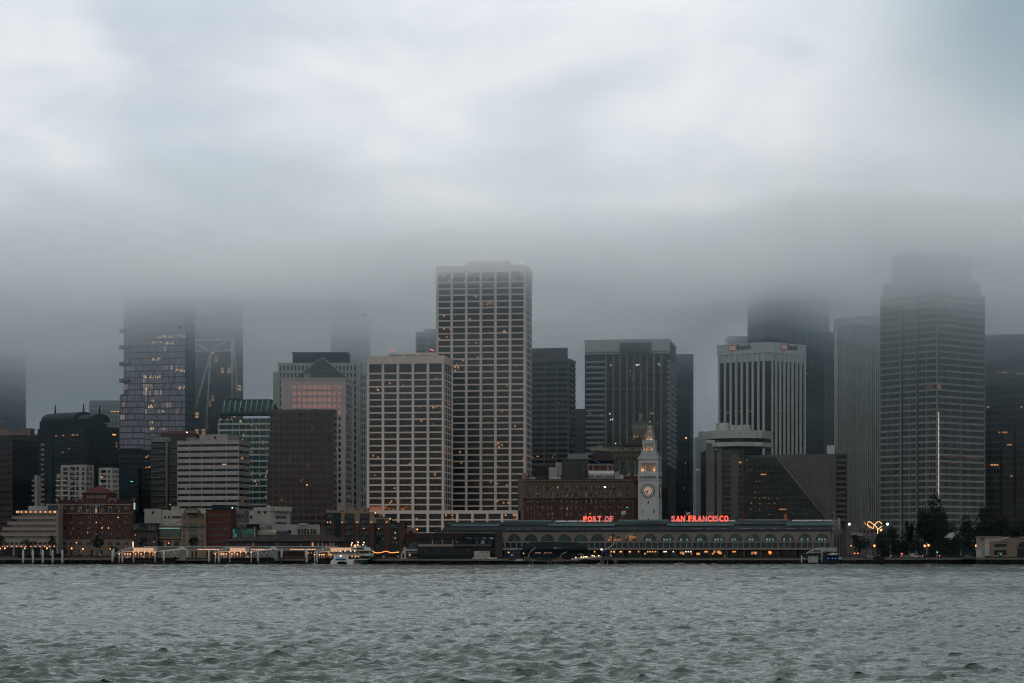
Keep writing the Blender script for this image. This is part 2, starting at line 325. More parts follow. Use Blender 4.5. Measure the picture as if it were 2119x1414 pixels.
# ================================================================ setting: water, land, fog
def sstep(a, b, x): t = np.clip((x - a) / (b - a), 0, 1); return t * t * (3 - 2 * t)
def build_water():
    rng = np.random.RandomState(3)
    y = np.concatenate([[-400, -150, 0, 40, 60, 70, 76], 80 * np.exp(np.linspace(0, math.log(1119 / 80), 1240))]); ny = len(y)
    core = np.linspace(-1, 1, 720); e = .3 * (4000 / .3) ** np.linspace(0, 1, 52); half = np.maximum(y, 80) * .27 + 42
    Xg = np.stack([np.concatenate([-h - e[::-1], core * h, h + e]) for h in half]); nx = Xg.shape[1]; Yg = np.repeat(y[:, None], nx, 1)
    step = np.maximum(np.repeat(np.gradient(y)[:, None], nx, 1), np.gradient(Xg, axis=1) * .8)
    z = np.zeros_like(Yg); dx = np.zeros_like(Yg); dy = np.zeros_like(Yg)
    amp_mod = .75 + .35 * np.sin(Xg * .021 + Yg * .013 + 1) * np.sin(Yg * .017 - Xg * .008) + .2 * np.sin(Xg * .05 - Yg * .031)
    for i in range(70):
        lam = .55 * (2.2 / .55) ** rng.rand() if i % 10 else rng.uniform(3, 7); th = R(-90 + 20) + rng.randn() * .5; k = 2 * math.pi / lam
        a = (.0125 * lam ** .85 if lam < 2.8 else .010) * (.6 + .8 * rng.rand())
        fade = 1 - sstep(lam * .32, lam * .70, step)
        ph = k * (math.cos(th) * Xg + math.sin(th) * Yg) + rng.rand() * 6.283 + .8 * np.sin(Xg * .09 + i) * np.cos(Yg * .07 + 2 * i)
        z += a * fade * amp_mod * np.cos(ph); q = .95
        dx -= q * a * fade * math.cos(th) * np.sin(ph); dy -= q * a * fade * math.sin(th) * np.sin(ph)
    grow = sstep(200, 430, Yg)          # longer wind waves further out, where the short chop is too fine for the grid
    for i in range(46):
        lam = 2.4 * (10 / 2.4) ** rng.rand(); th = R(-70) + rng.randn() * .6; k = 2 * math.pi / lam
        a = .0085 * lam * (.6 + .8 * rng.rand()); fade = (1 - sstep(lam * .36, lam * .62, step)) * grow
        ph = k * (math.cos(th) * Xg + math.sin(th) * Yg) + rng.rand() * 6.283 + .9 * np.sin(Xg * .05 + i) * np.cos(Yg * .03 + 2 * i)
        z += a * fade * amp_mod * np.cos(ph); dx -= .8 * a * fade * math.cos(th) * np.sin(ph); dy -= .8 * a * fade * math.sin(th) * np.sin(ph)
    co = np.stack([Xg + dx, Yg + dy, z], -1).reshape(-1, 3).astype(np.float32)
    idx = np.arange(ny * nx).reshape(ny, nx)
    q = np.stack([idx[:-1, :-1], idx[:-1, 1:], idx[1:, 1:], idx[1:, :-1]], -1).reshape(-1, 4)
    me = bpy.data.meshes.new('mesh'); me.vertices.add(len(co)); me.vertices.foreach_set('co', co.ravel())
    me.loops.add(q.size); me.loops.foreach_set('vertex_index', q.ravel().astype(np.int32))
    me.polygons.add(len(q)); me.polygons.foreach_set('loop_start', np.arange(0, q.size, 4, dtype=np.int32)); me.polygons.foreach_set('use_smooth', np.ones(len(q), bool))
    me.update(calc_edges=True); me.validate()
    m, N, L, b = new_mat('bay_water')
    geo = N.new('ShaderNodeNewGeometry')
    mp = N.new('ShaderNodeMapping'); mp.inputs['Scale'].default_value = (.62, 1.15, 1); mp.inputs['Rotation'].default_value = (0, 0, .3); L(geo.outputs['Position'], mp.inputs[0])
    n1 = N.new('ShaderNodeTexNoise'); n1.inputs['Scale'].default_value = 1.0; n1.inputs['Detail'].default_value = 6; n1.inputs['Roughness'].default_value = .62; n1.inputs['Distortion'].default_value = .5
    L(mp.outputs[0], n1.inputs['Vector'])
    m3 = N.new('ShaderNodeMapping'); m3.inputs['Scale'].default_value = (1.5, 3.4, 1); m3.inputs['Rotation'].default_value = (0, 0, -.25); L(geo.outputs['Position'], m3.inputs[0])
    n3 = N.new('ShaderNodeTexNoise'); n3.inputs['Scale'].default_value = 1.0; n3.inputs['Detail'].default_value = 4; n3.inputs['Roughness'].default_value = .6; L(m3.outputs[0], n3.inputs['Vector'])
    hs = N.new('ShaderNodeMath'); hs.operation = 'MULTIPLY_ADD'; hs.inputs[1].default_value = .42; L(n3.outputs['Fac'], hs.inputs[0]); L(n1.outputs['Fac'], hs.inputs[2])
    m4 = N.new('ShaderNodeMapping'); m4.inputs['Scale'].default_value = (.10, .17, 1); m4.inputs['Rotation'].default_value = (0, 0, .15); L(geo.outputs['Position'], m4.inputs[0])
    n4 = N.new('ShaderNodeTexNoise'); n4.inputs['Scale'].default_value = 1.0; n4.inputs['Detail'].default_value = 5; n4.inputs['Roughness'].default_value = .7; L(m4.outputs[0], n4.inputs['Vector'])
    h4 = N.new('ShaderNodeMath'); h4.operation = 'MULTIPLY_ADD'; h4.inputs[1].default_value = 2.6; L(n4.outputs['Fac'], h4.inputs[0]); L(hs.outputs[0], h4.inputs[2])
    bp = N.new('ShaderNodeBump'); bp.inputs['Strength'].default_value = .9; bp.inputs['Distance'].default_value = .34; L(h4.outputs[0], bp.inputs['Height']); L(bp.outputs[0], b.inputs['Normal'])
    n2 = N.new('ShaderNodeTexNoise'); n2.inputs['Scale'].default_value = .012; n2.inputs['Detail'].default_value = 4; L(geo.outputs['Position'], n2.inputs['Vector'])
    rp = N.new('ShaderNodeValToRGB'); e = rp.color_ramp.elements; e[0].position = .3; e[0].color = (.042, .066, .060, 1); e[1].position = .7; e[1].color = (.062, .088, .080, 1)
    L(n2.outputs['Fac'], rp.inputs[0]); L(rp.outputs[0], b.inputs['Base Color'])
    b.inputs['Roughness'].default_value = .06; b.inputs['IOR'].default_value = 1.333; b.inputs['Specular IOR Level'].default_value = .5
    me.materials.append(m)
    o = obj('water', me, kind='structure'); tag(o, 'choppy grey green bay water filling the foreground')
build_water()
land = box('ground', -4000, 4000, 1122, 9300, -1.5, G, M['asphalt'], kind='structure'); tag(land, 'dark paved city ground behind the seawall')
prom = box('promenade', -620, 620, 1120, 1180, -1.4, G + .05, M['pave'], kind='structure'); tag(prom, 'paved waterfront promenade along the seawall')
def build_hills():
    vs, fs = [], []; n = 60
    for j, (yy, hh) in enumerate(((2900, 3), (3600, 60), (4800, 95), (6500, 20))):
        for i in range(n + 1):
            x = -3500 + 7000 * i / n; vs.append((x, yy + 60 * math.sin(i * 1.3 + j), 2.5 if j in (0,) else hh * (.7 + .25 * math.sin(i * .5 + j) + .12 * math.sin(i * 1.7))))
    for j in range(3):
        for i in range(n): a = j * (n + 1) + i; fs.append((a, a + 1, a + n + 2, a + n + 1))
    o = obj('hills', mesh(vs, fs, M['dark'], True), kind='structure'); tag(o, 'dark hills behind the city lost in fog')
build_hills()
# ---------------------------------------------------------------- fog: stacked layers of growing density, then thin haze round everything
def vol(name, d, col, g=.62):
    m = bpy.data.materials.new(name); m.use_nodes = True; n = m.node_tree.nodes; n.clear()
    o = n.new('ShaderNodeOutputMaterial'); v = n.new('ShaderNodeVolumePrincipled'); v.inputs['Density'].default_value = d; v.inputs['Color'].default_value = (*col, 1); v.inputs['Anisotropy'].default_value = g
    m.node_tree.links.new(v.outputs[0], o.inputs['Volume']); m.cycles.homogeneous_volume = True; return m
FOG_G = [0, .10, .20, .30, .40, .50, .60, .72, .86, 1.02, 1.26, 1.7]        # layer boundaries, as shares of the height from base to top
FOG_D = [3.2e-4, 7.5e-4, 1.5e-3, 2.8e-3, 4.8e-3, 7.2e-3, 9.0e-3, 7.6e-3, 3.8e-3, 1.4e-3, 5e-4]
FOG_A = [.62, .62, .62, .6, .58, .55, .5, .42, .35, .3, .3]
FOG_C = [(.56, .69, .76), (.60, .73, .79), (.66, .77, .83), (.75, .84, .88), (.86, .92, .95), (.91, .96, .985), (.94, .977, 1), (.95, .982, 1), (.955, .985, 1), (.955, .985, 1), (.955, .985, 1)]  # lower layers darker: shade from the fog above put into their colour
LOWS = [(-560, 1750, -38, 200), (-350, 1900, -14, 60), (-270, 1600, -28, 110), (-120, 1800, -32, 90), (-15, 1300, 9, 60), (30, 1460, -6, 50), (105, 1500, -20, 45), (130, 1560, -34, 34), (245, 1250, -38, 95), (335, 1400, -26, 100)]
def fog_base_top(x, y):
    o = 123.0
    for cx, cy, a, r in LOWS: o += a * math.exp(-(((x - cx) / r) ** 2 + ((y - cy) / (r * 1.9)) ** 2))
    c = 56 * math.exp(-((x - (116 + (y - 1000) * .128)) / 60) ** 2) * float(sstep(1330, 1560, y)) * (1 - float(sstep(2100, 2500, y)))
    w = 5 * math.sin(x * .017 + y * .006) * math.sin(y * .011 + 1.3) + 3 * math.sin(x * .041 - y * .023) + 2.2 * math.sin(x * .093 + 1.7 * math.sin(y * .02)) * math.sin(y * .047 + x * .02)
    far = float(sstep(2100, 3500, y)); rt = float(sstep(138, 170, x)); front = 1110 - 290 * rt; yy = y + (1110 - front) * (1 - float(sstep(1300, 1500, y)))
    top = 171 + 36 * float(sstep(1140, 1520, yy)) + 27 * float(sstep(1500, 1950, y)) + c * .6 + 9 * math.sin(x * .012 - y * .009 + .6) * math.sin(x * .005 + y * .016) + 4 * math.sin(x * .037 + y * .03) + 2 * w * .5
    m = rt * (1 - float(sstep(1350, 1650, y))); top = top * (1 - m) + m * (131 + (y - 820) * .165 + 5 * math.sin(x * .037 + y * .03) + w * .5)
    base = o + c + w - 118 * far
    return base + (top - .15 - base) * (1 - float(sstep(front, front + 105, y))) ** 1.3, top
def build_fog():
    nx, ny = 150, 110; n = (nx + 1) * (ny + 1); K = len(FOG_D)
    ys = [800 * (9000 / 800) ** (j / ny) for j in range(ny + 1)]
    XY = [[(-1 + 2 * i / nx) * (1250 + (.13 * (y - 1110))) for i in range(nx + 1)] for y in ys]
    BT = [[fog_base_top(x, y) for x in row] for row, y in zip(XY, ys)]
    def zz(k, i, j): b_, t_ = BT[j][i]; return b_ + (t_ - b_) * FOG_G[k]
    for k in range(K):
        vs = [(XY[j][i], ys[j], zz(k, i, j) + .003) for j in range(ny + 1) for i in range(nx + 1)] + [(XY[j][i], ys[j], zz(k + 1, i, j) - .003) for j in range(ny + 1) for i in range(nx + 1)]
        I = lambda s, i, j: s * n + j * (nx + 1) + i; fs = []
        for j in range(ny):
            for i in range(nx):
                fs.append((I(0, i, j), I(0, i, j + 1), I(0, i + 1, j + 1), I(0, i + 1, j))); fs.append((I(1, i, j), I(1, i + 1, j), I(1, i + 1, j + 1), I(1, i, j + 1)))
        for i in range(nx):
            fs.append((I(0, i, 0), I(0, i + 1, 0), I(1, i + 1, 0), I(1, i, 0))); fs.append((I(0, i + 1, ny), I(0, i, ny), I(1, i, ny), I(1, i + 1, ny)))
        for j in range(ny):
            fs.append((I(0, 0, j + 1), I(0, 0, j), I(1, 0, j), I(1, 0, j + 1))); fs.append((I(0, nx, j), I(0, nx, j + 1), I(1, nx, j + 1), I(1, nx, j)))
        o = obj('fog', mesh(vs, fs, vol('fog', FOG_D[k], FOG_C[k], FOG_A[k])), kind='stuff'); tag(o, 'low grey fog bank swallowing the tower tops')
build_fog()
def build_mist():                       # two thin sheets of mist under the fog, from the bay inland
    nx, ny = 60, 50; n = (nx + 1) * (ny + 1); lev = [44, 84, 124]
    ys = [420 * (9000 / 420) ** (j / ny) for j in range(ny + 1)]
    W = lambda k, x, y: lev[k] + 5 * math.sin(x * .012 + k) * math.sin(y * .007 + 2 * k) + 3 * math.sin(x * .031 - y * .012)
    for k in range(2):
        P = [((-1 + 2 * i / nx) * (900 + .16 * y), y) for y in ys for i in range(nx + 1)]
        vs = [(x, y, W(k, x, y) + .03) for x, y in P] + [(x, y, W(k + 1, x, y) - .03) for x, y in P]
        I = lambda s, i, j: s * n + j * (nx + 1) + i; fs = []
        for j in range(ny):
            for i in range(nx):
                fs.append((I(0, i, j), I(0, i, j + 1), I(0, i + 1, j + 1), I(0, i + 1, j))); fs.append((I(1, i, j), I(1, i + 1, j), I(1, i + 1, j + 1), I(1, i, j + 1)))
        for i in range(nx):
            fs.append((I(0, i, 0), I(0, i + 1, 0), I(1, i + 1, 0), I(1, i, 0))); fs.append((I(0, i + 1, ny), I(0, i, ny), I(1, i, ny), I(1, i + 1, ny)))
        for j in range(ny):
            fs.append((I(0, 0, j + 1), I(0, 0, j), I(1, 0, j), I(1, 0, j + 1))); fs.append((I(0, nx, j), I(0, nx, j + 1), I(1, nx, j + 1), I(1, nx, j)))
        o = obj('mist', mesh(vs, fs, vol('mist', MIST_D[k], (.62, .80, .88))), kind='stuff'); tag(o, 'thin blue grey mist under the fog bank')
MIST_D = [0.7e-4, 2.2e-4]
build_mist()
hz = box('haze', -2800, 2800, -60, 9100, -2.6, 345, vol('haze', 6e-6, (.5, .85, 1)), kind='stuff'); tag(hz, 'thin blue grey haze over the bay and city')
# ================================================================ skyline, left to right
# --- far towers lost in fog
B, f0, f1, zs = tower('fog_tower', 'hazy blue grey tower at the far left edge fading upward into fog', one(-40, 35, 1900, 35), 640, 900, 12, 20, M['dark'], M['g_pos'], .8, 1.4, win='row')
f0.many('lit_window', [(f0.u(2), f0.u(4), f0.z(874), f0.z(872), 0, .6)], M['warm_dim'])
B, f0, f1, zs = tower('fog_tower', 'faint grey tower in fog behind the masted tower with a row of roof lights', one(186, 252, 1900, 35), 829, 1000, 8, 14, M['grey_conc'], M['g_pos'], 1.0, 1.6, head=6, win='row')
for px in (231, 234, 237, 240, 243, 246): f0.px('roof_lamp', px - .5, px + .5, 851, 853, .5, 1.1, M['warm'])
for px in (223.5, 231): f0.px('mullion', px - .4, px + .4, 852, 900, .5, .9, M['steel'])
B, f0, f1, zs = tower('fog_tower', 'dark tower rising into fog behind the square crowned concrete block', two(686, 744, 766, 1800, 12), 600, 780, 10, 18, M['dark'], M['g_pos'], 1.0, 1.4, scols=4, win='row')
B, f0, f1, zs = tower('fog_tower', 'hazy grid tower with blank top peeking out left of the tallest cream tower', two(862, 930, 950, 1600, 8, 30), 686, 780, 3, 7, M['grey_conc'], M['g_pos'], 1.6, 1.0, head=12, win='row')
f0.px('penthouse', 877, 925, 680, 687, -6, -2, M['grey_conc'])
# --- left cluster
B, f0, f1, zs = tower('office_block', 'dark reddish office block with stacked strip windows at far left edge', two(-60, 25, 78, 1400, 48), 900, 1090, 18, 14, M['brown'], M['g_brown'], .5, 2.6, head=8, side=1, win='row', w=.3)
f1.many('facade_frame', [(0, f1.L, z, z + .5, 0, .3) for z in zs[1:-1]], M['dark'])
f1.px('side_wall', 26, 77.5, 912, 1095, .02, .25, M['darker'])
f1.px('penthouse', 26, 50, 902, 912, -8, -3, M['brown'])
B = Bld('roof_house', 'pinkish rooftop block with a taller box beside it behind the reddish office block', 'building', one(-40, 52, 1460, 20)); f = B.face(0)
B.prism('wall', G, f.z(896), M['pink']); f.px('roof_block', -10, 17, 886.5, 896, -10, -2, M['pink']); f.px('tower_block', 46, 63, 886.5, 915, -6, 1, M['pink'])
f.px('side_block', 63.5, 67.5, 887, 915, -6, -1, M['brown']); f.px('wing', 67.5, 78, 898, 915, -9, -4, M['grey_conc']); f.put('flagpole', tube_mesh([[(0, 0, 0), (0, 0, 14)]], .15, M['dark']), f.u(54), 2, f.z(912))
# masted residential tower
def masted():
    B = Bld('apartment_tower', 'dark stepped apartment tower with barrel roofs and three tall masts', 'skyscraper', two(78, 185, 246, 1350, 40)); f, g = B.face(0), B.face(1)
    zz = lambda y: Z(y, 1365)
    B.prism('wall', G, zz(885), M['dark'])
    P = two(82, 186, 214, 1354, 38); B.prism('upper_wall', zz(885), zz(869), M['dark'], pts=P)
    f2 = Face(B, P[0], P[1]); bar = lambda r, n=8: [(r * math.cos(math.pi * k / n), r * .62 * math.sin(math.pi * k / n)) for k in range(n + 1)]
    f2.put('barrel_roof', sweep_mesh(bar(9), f2.u(84), f2.u(152), M['slate']), 0, -9, zz(870)); f2.put('barrel_roof', sweep_mesh(bar(8), f2.u(153), f2.u(185), M['slate']), 0, -9, zz(874))
    for i in range(14):
        u = f2.u(93 + i * 4.3); f2.box('roof_crest', u - .45, u + .45, zz(855), zz(853.2), -9.5, -8.5, M['dark'])
    for px, yt, yb in ((91, 833, 858), (149.5, 835, 858), (182.5, 841, 866)): f2.put('mast', tube_mesh([[(0, 0, 0), (0, 0, (yb - yt) * .295)]], [.75, .3], M['dark'], 8), f2.u(px), -9, zz(yb))
    rows = lin(zz(1055), zz(888), 26)
    for face, cols, x0, x1 in ((f, 12, 80, 184), (g, 8, 187, 245)):
        us = lin(face.u(x0), face.u(x1), cols)
        for z in rows[::1]: face.box('spandrel', us[0], us[-1], z - .55, z + .25, 0, .35, M['dark'])
        for j in range(len(rows) - 1): face.box('window_strip', us[0] + .3, us[-1] - .3, rows[j] + .3, rows[j + 1] - .6, -.2, .08, M['g_pos'])
        face.many('mullion', [(u - .3, u + .3, rows[0], rows[-1], 0, .45) for u in us], M['dark'])
    bays = ((98, 112, 893), (116, 171, 896), (119, 160, 914), (172, 184, 890))
    for i, (a, b, y) in enumerate(bays): f.px('bay', a, b, y, 1050, .3, 1.2 + .5 * i, M['slate' if i % 2 else 'dark'])
    for k in range(13): f.px('balcony', 88.5, 93, 918.5 + k * 10.3, 922.5 + k * 10.3, .2, 1.4, M['pale_conc'])
    for k in range(12):
        f.px('window_strip', 120, 158, 918 + k * 10.6, 923 + k * 10.6, 2.1, 2.45, M['g_pos']); f.px('window_strip', 162, 170, 902 + k * 11, 907 + k * 11, 1.5, 1.85, M['g_pos'])
    f.many('lit_windows', [(f.u(x), f.u(x) + .6, zz(y), zz(y) + .7, 0, 2.6) for x, y in ((121, 903), (136, 903), (155, 903), (158, 903), (165, 904), (149, 931), (135.5, 938))], M['warm_dim'])
    g.px('terrace_lamp', 232, 238, 899, 901, .3, .8, M['warm']); g.px('terrace', 200, 226, 890, 893, .2, 1.5, M['slate']); g.px('upper_block', 187, 226, 876, 886, -14, -2, M['dark'])
masted()
# white balcony apartments
def white_flats():
    B = Bld('apartment_block', 'white stepped apartment block with square windows and corner balconies', 'building', two(125.5, 178, 194, 1240, 18)); f, g = B.face(0), B.face(1)
    B.prism('wall', G, f.z(962, f.L), M['white'])
    for k in range(7):
        y = 967 + k * 10.2
        for a, b in ((131, 140), (145, 155), (157.5, 163), (169.5, 175)): f.px('window', a, b, y, y + 7, -.2, .05, M['g_small'])
        for a, b in ((179.5, 181.5), (183, 184.5), (186, 187.5), (189, 190.5)): g.px('window', a, b, y + .3, y + 7.3, -.2, .05, M['g_small'])
        f.px('sill_band', 126, 178, y + 8.2, y + 8.8, 0, .18, M['white'])
        if k > 1:
            f.px('balcony', 118.5, 126.5, y + 6.4, y + 8.4, 0, 1.8, M['bright']); f.px('balcony', 130, 141, y + 6.4, y + 8.4, .2, 1.6, M['bright'])
    f.px('side_wing', 118, 125.4, 981.5, 1062, -6, .3, M['white'])
    for k in range(6): f.px('window', 119, 124.8, 988 + k * 10.2, 994 + k * 10.2, .1, .36, M['g_small'])
    B = Bld('apartment_block', 'slim white apartment wing right of the red hip roof', 'building', two(204, 232, 246, 1245, 25)); f, g = B.face(0), B.face(1)
    B.prism('wall', G, f.z(968, f.L), M['white'])
    for k in range(7):
        y = 973 + k * 10.2
        for a, b in ((207, 220), (223.5, 228)): f.px('window', a, b, y, y + 5.5, -.2, .05, M['g_small'])
        for a, b in ((234, 235.5), (237, 238.5), (240, 241.5), (243.5, 245)): g.px('window', a, b, y, y + 6, -.2, .05, M['g_small'])
        f.px('sill_band', 204.5, 231.5, y + 7, y + 8, 0, .2, M['white'])
    B = Bld('apartment_block', 'narrow white block edge with small balconies beside the black office wall', 'building', one(71.5, 76, 1300, 12)); f = B.face(0); B.prism('wall', G, f.z(984), M['white'])
    for k in range(5): f.px('balcony', 67, 72, 993.5 + 10.3 * k, 996.5 + 10.3 * k, 0, 1.6, M['white'])
white_flats()
# lilac glass tower
M['lit_office'] = glass('lit_office_glass', base=(.10, .09, .09), nx=9, nz=2, bp=.3, blind=(.2, .16, .13), lit=.55, gate=0, litc=(1, .68, .46), ls=.62)
def lilac():
    P = two(256.5, 383, 403, 1550, 12); B = Bld('glass_tower', 'lilac curtain glass tower with cantilevered balconies fading into fog', 'skyscraper', P); f, g = B.face(0), B.face(1)
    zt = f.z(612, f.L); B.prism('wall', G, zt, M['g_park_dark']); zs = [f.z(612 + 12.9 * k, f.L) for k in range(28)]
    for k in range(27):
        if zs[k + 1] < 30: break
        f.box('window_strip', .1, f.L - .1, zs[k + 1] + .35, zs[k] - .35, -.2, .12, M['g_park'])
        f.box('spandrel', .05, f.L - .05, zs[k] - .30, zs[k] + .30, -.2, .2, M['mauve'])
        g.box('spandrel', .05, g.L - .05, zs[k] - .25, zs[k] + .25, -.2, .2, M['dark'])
    f.many('mullions', [(u - .1, u + .1, 30, zt, 0, .24) for u in lin(0, f.L, 26)], M['mauve'])
    g.many('mullions', [(u - .1, u + .1, 30, zt, 0, .24) for u in lin(0, g.L, 8)], M['dark'])
    qa, qb = f.p0 + f.d * f.u(249) + f.n * .4, f.p0 + f.d * f.u(300) + f.n * .4; Q = [qa, qb, qb - f.n * 22, qa - f.n * 22]; h = Face(B, Q[0], Q[1]); B.prism('lower_wing', G, h.z(818), M['g_park_dark'], pts=Q)
    for k in range(10):
        y = 818 + 12.9 * k; h.px('window_strip', 249.2, 299.8, y + 1.2, y + 11.8, 0, .15, M['g_park']); h.px('spandrel', 249.1, 299.9, y - .9, y + .9, 0, .25, M['mauve'])
    h.many('mullions', [(u - .1, u + .1, 30, h.z(818), 0, .28) for u in lin(0, h.L, 10)], M['mauve'])
    for y in (683, 717, 751.5, 786):
        f.px('balcony', 249.5, 272, y + 2.5, y + 5.5, -8, 2.5, M['slate']); f.px('balcony_rail', 249.5, 272, y - 1.5, y + 2, 2.3, 2.5, M['g_teal_plain'])
        f.px('balcony_lamp', 264, 265, y, y + 1, 2.5, 2.7, M['warm'])
    for a, b, yt, yb in ((325, 346, 693.5, 700), (348, 360, 693.5, 700), (363, 383, 693, 700), (316, 338, 707, 713), (340, 360, 707, 713), (315, 332, 741, 747), (362, 383, 764, 770), (297, 314, 777, 783), (316, 332, 777, 783), (300, 309, 804, 809), (370, 383, 800, 806), (314, 320, 827, 832), (307, 321, 838, 845), (284, 292, 839, 843), (325, 341, 850, 853), (306, 316, 872, 877), (309, 320, 884, 890), (335, 341, 886, 889), (262, 265, 921, 925), (362, 380, 657, 662), (300, 312, 634, 638)): f.px('lit_window', a, b, yt, yb, .1, .2, M['lit_office'])
    h.px('terrace_rail', 249, 272, 815, 818, -1, -.8, M['steel'])
lilac()
def braced():
    P = two(402, 484, 503, 1650, 16); B = Bld('glass_tower', 'dark glass tower with large pale diagonal braces standing in fog', 'skyscraper', P); f, g = B.face(0), B.face(1)
    zt = f.z(600, f.L); B.prism('wall', G, zt, M['g_fremont']); zs = [f.z(603 + 11.6 * k, f.L) for k in range(28)]
    for z in zs: f.box('spandrel', .05, f.L - .05, z - .28, z + .28, 0, .12, M['dark']); g.box('spandrel', .05, g.L - .05, z - .28, z + .28, 0, .12, M['dark'])
    f.many('mullions', [(u - .12, u + .12, 30, zt, 0, .16) for u in lin(0, f.L, 18)], M['dark'])
    def brace(x0, y0, x1, y1, r=.85):
        a, b = Vector((f.u(x0), -.9, f.z(y0) - B.z)), Vector((f.u(x1), -.9, f.z(y1) - B.z)); f.put('brace', tube_mesh([[a, b]], r, M['bright'], 4), 0, 0, B.z)
    brace(438, 728, 404, 853, 1.1); brace(437, 730, 427, 897, .8); brace(403.5, 711, 436, 728); brace(437, 728, 470, 706); brace(403, 704, 484, 704); brace(403, 727, 483, 727); brace(482, 700, 481, 826, 1.2); brace(484, 700, 494, 826, .5)
    f.px('terrace_lamp', 441, 443.5, 730.5, 732.5, 1, 1.5, M['warm'])
braced()
B, f0, f1, zs = tower('office_block', 'low black office block with stepped roof in front of the lilac glass tower', one(246, 314, 1330, 30), 931, 1060, 14, 11, M['darker'], M['g_dark'], .5, 1.4, head=8, win='row')
f0.px('roof_step', 247, 292, 928, 935, -12, -1, M['darker']); f0.px('front_block', 247, 290, 969, 1062, .6, 6, M['dark'])
f0.many('lit_windows', [(f0.u(x), f0.u(x) + w, f0.z(y), f0.z(y) + .8, .5, .62) for x, y, w in ((301, 948, 1.2), (306, 945, .6), (301.5, 969, .8), (306, 969, 1.4), (309, 967, .7), (250, 1027, 1))], M['warm_dim'])
f0.many('green_lamps', [(f0.u(x), f0.u(x) + .5, f0.z(998), f0.z(998) + .4, 6, 6.2) for x in (274, 276.5)], M['green_lamp'])
# dark block with a round corner column
def column_block():
    P = one(313, 369, 1300, 30); B = Bld('office_block', 'dark office block with pale floor edges and one round concrete column', 'building', P); f = B.face(0)
    B.prism('wall', G, f.z(915), M['mauve'])
    for k in range(13):
        y = 918 + k * 12.6
        f.px('window_strip', 313.3, 342, y, y + 6.5, -.2, .06, M['g_band']); f.px('window_strip', 350, 368.5, y - 1, y + 6, -.2, .06, M['g_band'])
        f.px('floor_edge', 313.2, 331, y + 7.5, y + 8.4, 0, .9, M['grey_conc']); f.px('floor_edge', 331, 343, y + 6.5, y + 7.4, 0, 1.3, M['grey_conc']); f.px('floor_edge', 350, 368.7, y + 7, y + 7.8, 0, .6, M['grey_conc'])
    f.put('column', lathe_mesh([(.8, 0), (.8, f.z(914) - G), (1.6, f.z(906) - G)], M['grey_conc'], 16), f.u(346), 1.2, G)
    f.px('parapet', 313, 352, 905, 915, -3, 1.6, M['grey_conc'])
    P2 = one(332, 406, 1318, 16); h = Face(B, P2[0], P2[1]); B.prism('plant_room', h.z(925), h.z(897), M['brown'], pts=P2)
    B.prism('plant_roof', h.z(897), h.z(891.5), M['red_tile'], pts=one(340, 404, 1320, 12), off=.5, top_off=-2)
    h.px('roof_lamp', 386, 388, 894, 896, .2, .8, M['white_lamp']); h.px('parapet_block', 386, 407, 905, 912, .2, 2, M['grey_conc'])
column_block()
# striped block
B, f0, f1, zs = tower('office_block', 'pale office block with even white and black horizontal stripes', two(367.5, 494, 516, 1280, 12), 912.5, 1056, 5, 11, M['pale_conc'], M['g_band'], .25, 2.15, head=2.5, scols=2, w=.35, core=M['dark'])
f0.px('penthouse', 408, 466, 898.5, 913, -14, -4, M['pale_conc']); f0.px('penthouse_window', 438, 442.5, 903, 907.5, -4.2, -3.9, M['g_dark']); f0.px('penthouse_side', 466.2, 484, 900, 913, -14, -8, M['grey_conc']); f0.px('roof_plant', 386, 408, 906, 912.5, -9, -5, M['grey_conc'])
f0.many('lit_windows', [(f0.u(459.5), f0.u(469.5), f0.z(964), f0.z(960.3), .05, .10)], emit('amber_window', (1, .42, .18), .42))
# green mansard block
def green_block():
    P = two(452, 566, 582, 1400, 10); B = Bld('office_block', 'office block with sloped green copper roof and teal window bands', 'building', P); f, g = B.face(0), B.face(1)
    B.prism('wall', G, f.z(866, f.L), M['green_conc']); zr = lin(f.z(1058, f.L), f.z(865, f.L), 15)
    for j in range(15):
        for i in range(8):
            u = lin(.6, f.L - .4, 8); f.box('window', u[i] + .15, u[i + 1] - .15, zr[j] + .9, zr[j + 1] - .2, -.2, .08, M['g_teal'])
        f.box('spandrel', -.3, f.L + .3, zr[j] - .3, zr[j] + .85, 0, .4, M['green_conc']); g.box('spandrel', 0, g.L, zr[j] - .3, zr[j] + .85, 0, .38, M['green_conc']); g.box('window_strip', .3, g.L - .3, zr[j] + .9, zr[j + 1] - .2, -.2, .08, M['g_teal'])
    B.prism('cornice', f.z(857, f.L), f.z(852, f.L), M['green'], off=1.2)
    B.prism('roof', f.z(853, f.L), f.z(827, f.L), M['green'], off=.2, top_off=-4)
    B.prism('roof_ridge', f.z(827, f.L), f.z(825.3, f.L), M['green'], off=-3.4)
    za, zb = f.z(852, f.L) - B.z, f.z(827, f.L) - B.z
    for i in range(10):
        u = 2 + i * (f.L - 4) / 9; f.put('roof_rib', tube_mesh([[(0, -.6, za), (0, 3.6, zb)]], .32, M['green_conc'], 4), u + 1.2, 0, B.z)
    for u in (8, 14, 27): f.box('roof_dormer', u, u + 2.4, f.z(851.5), f.z(844), -2.4, -.6, M['slate'])
green_block()
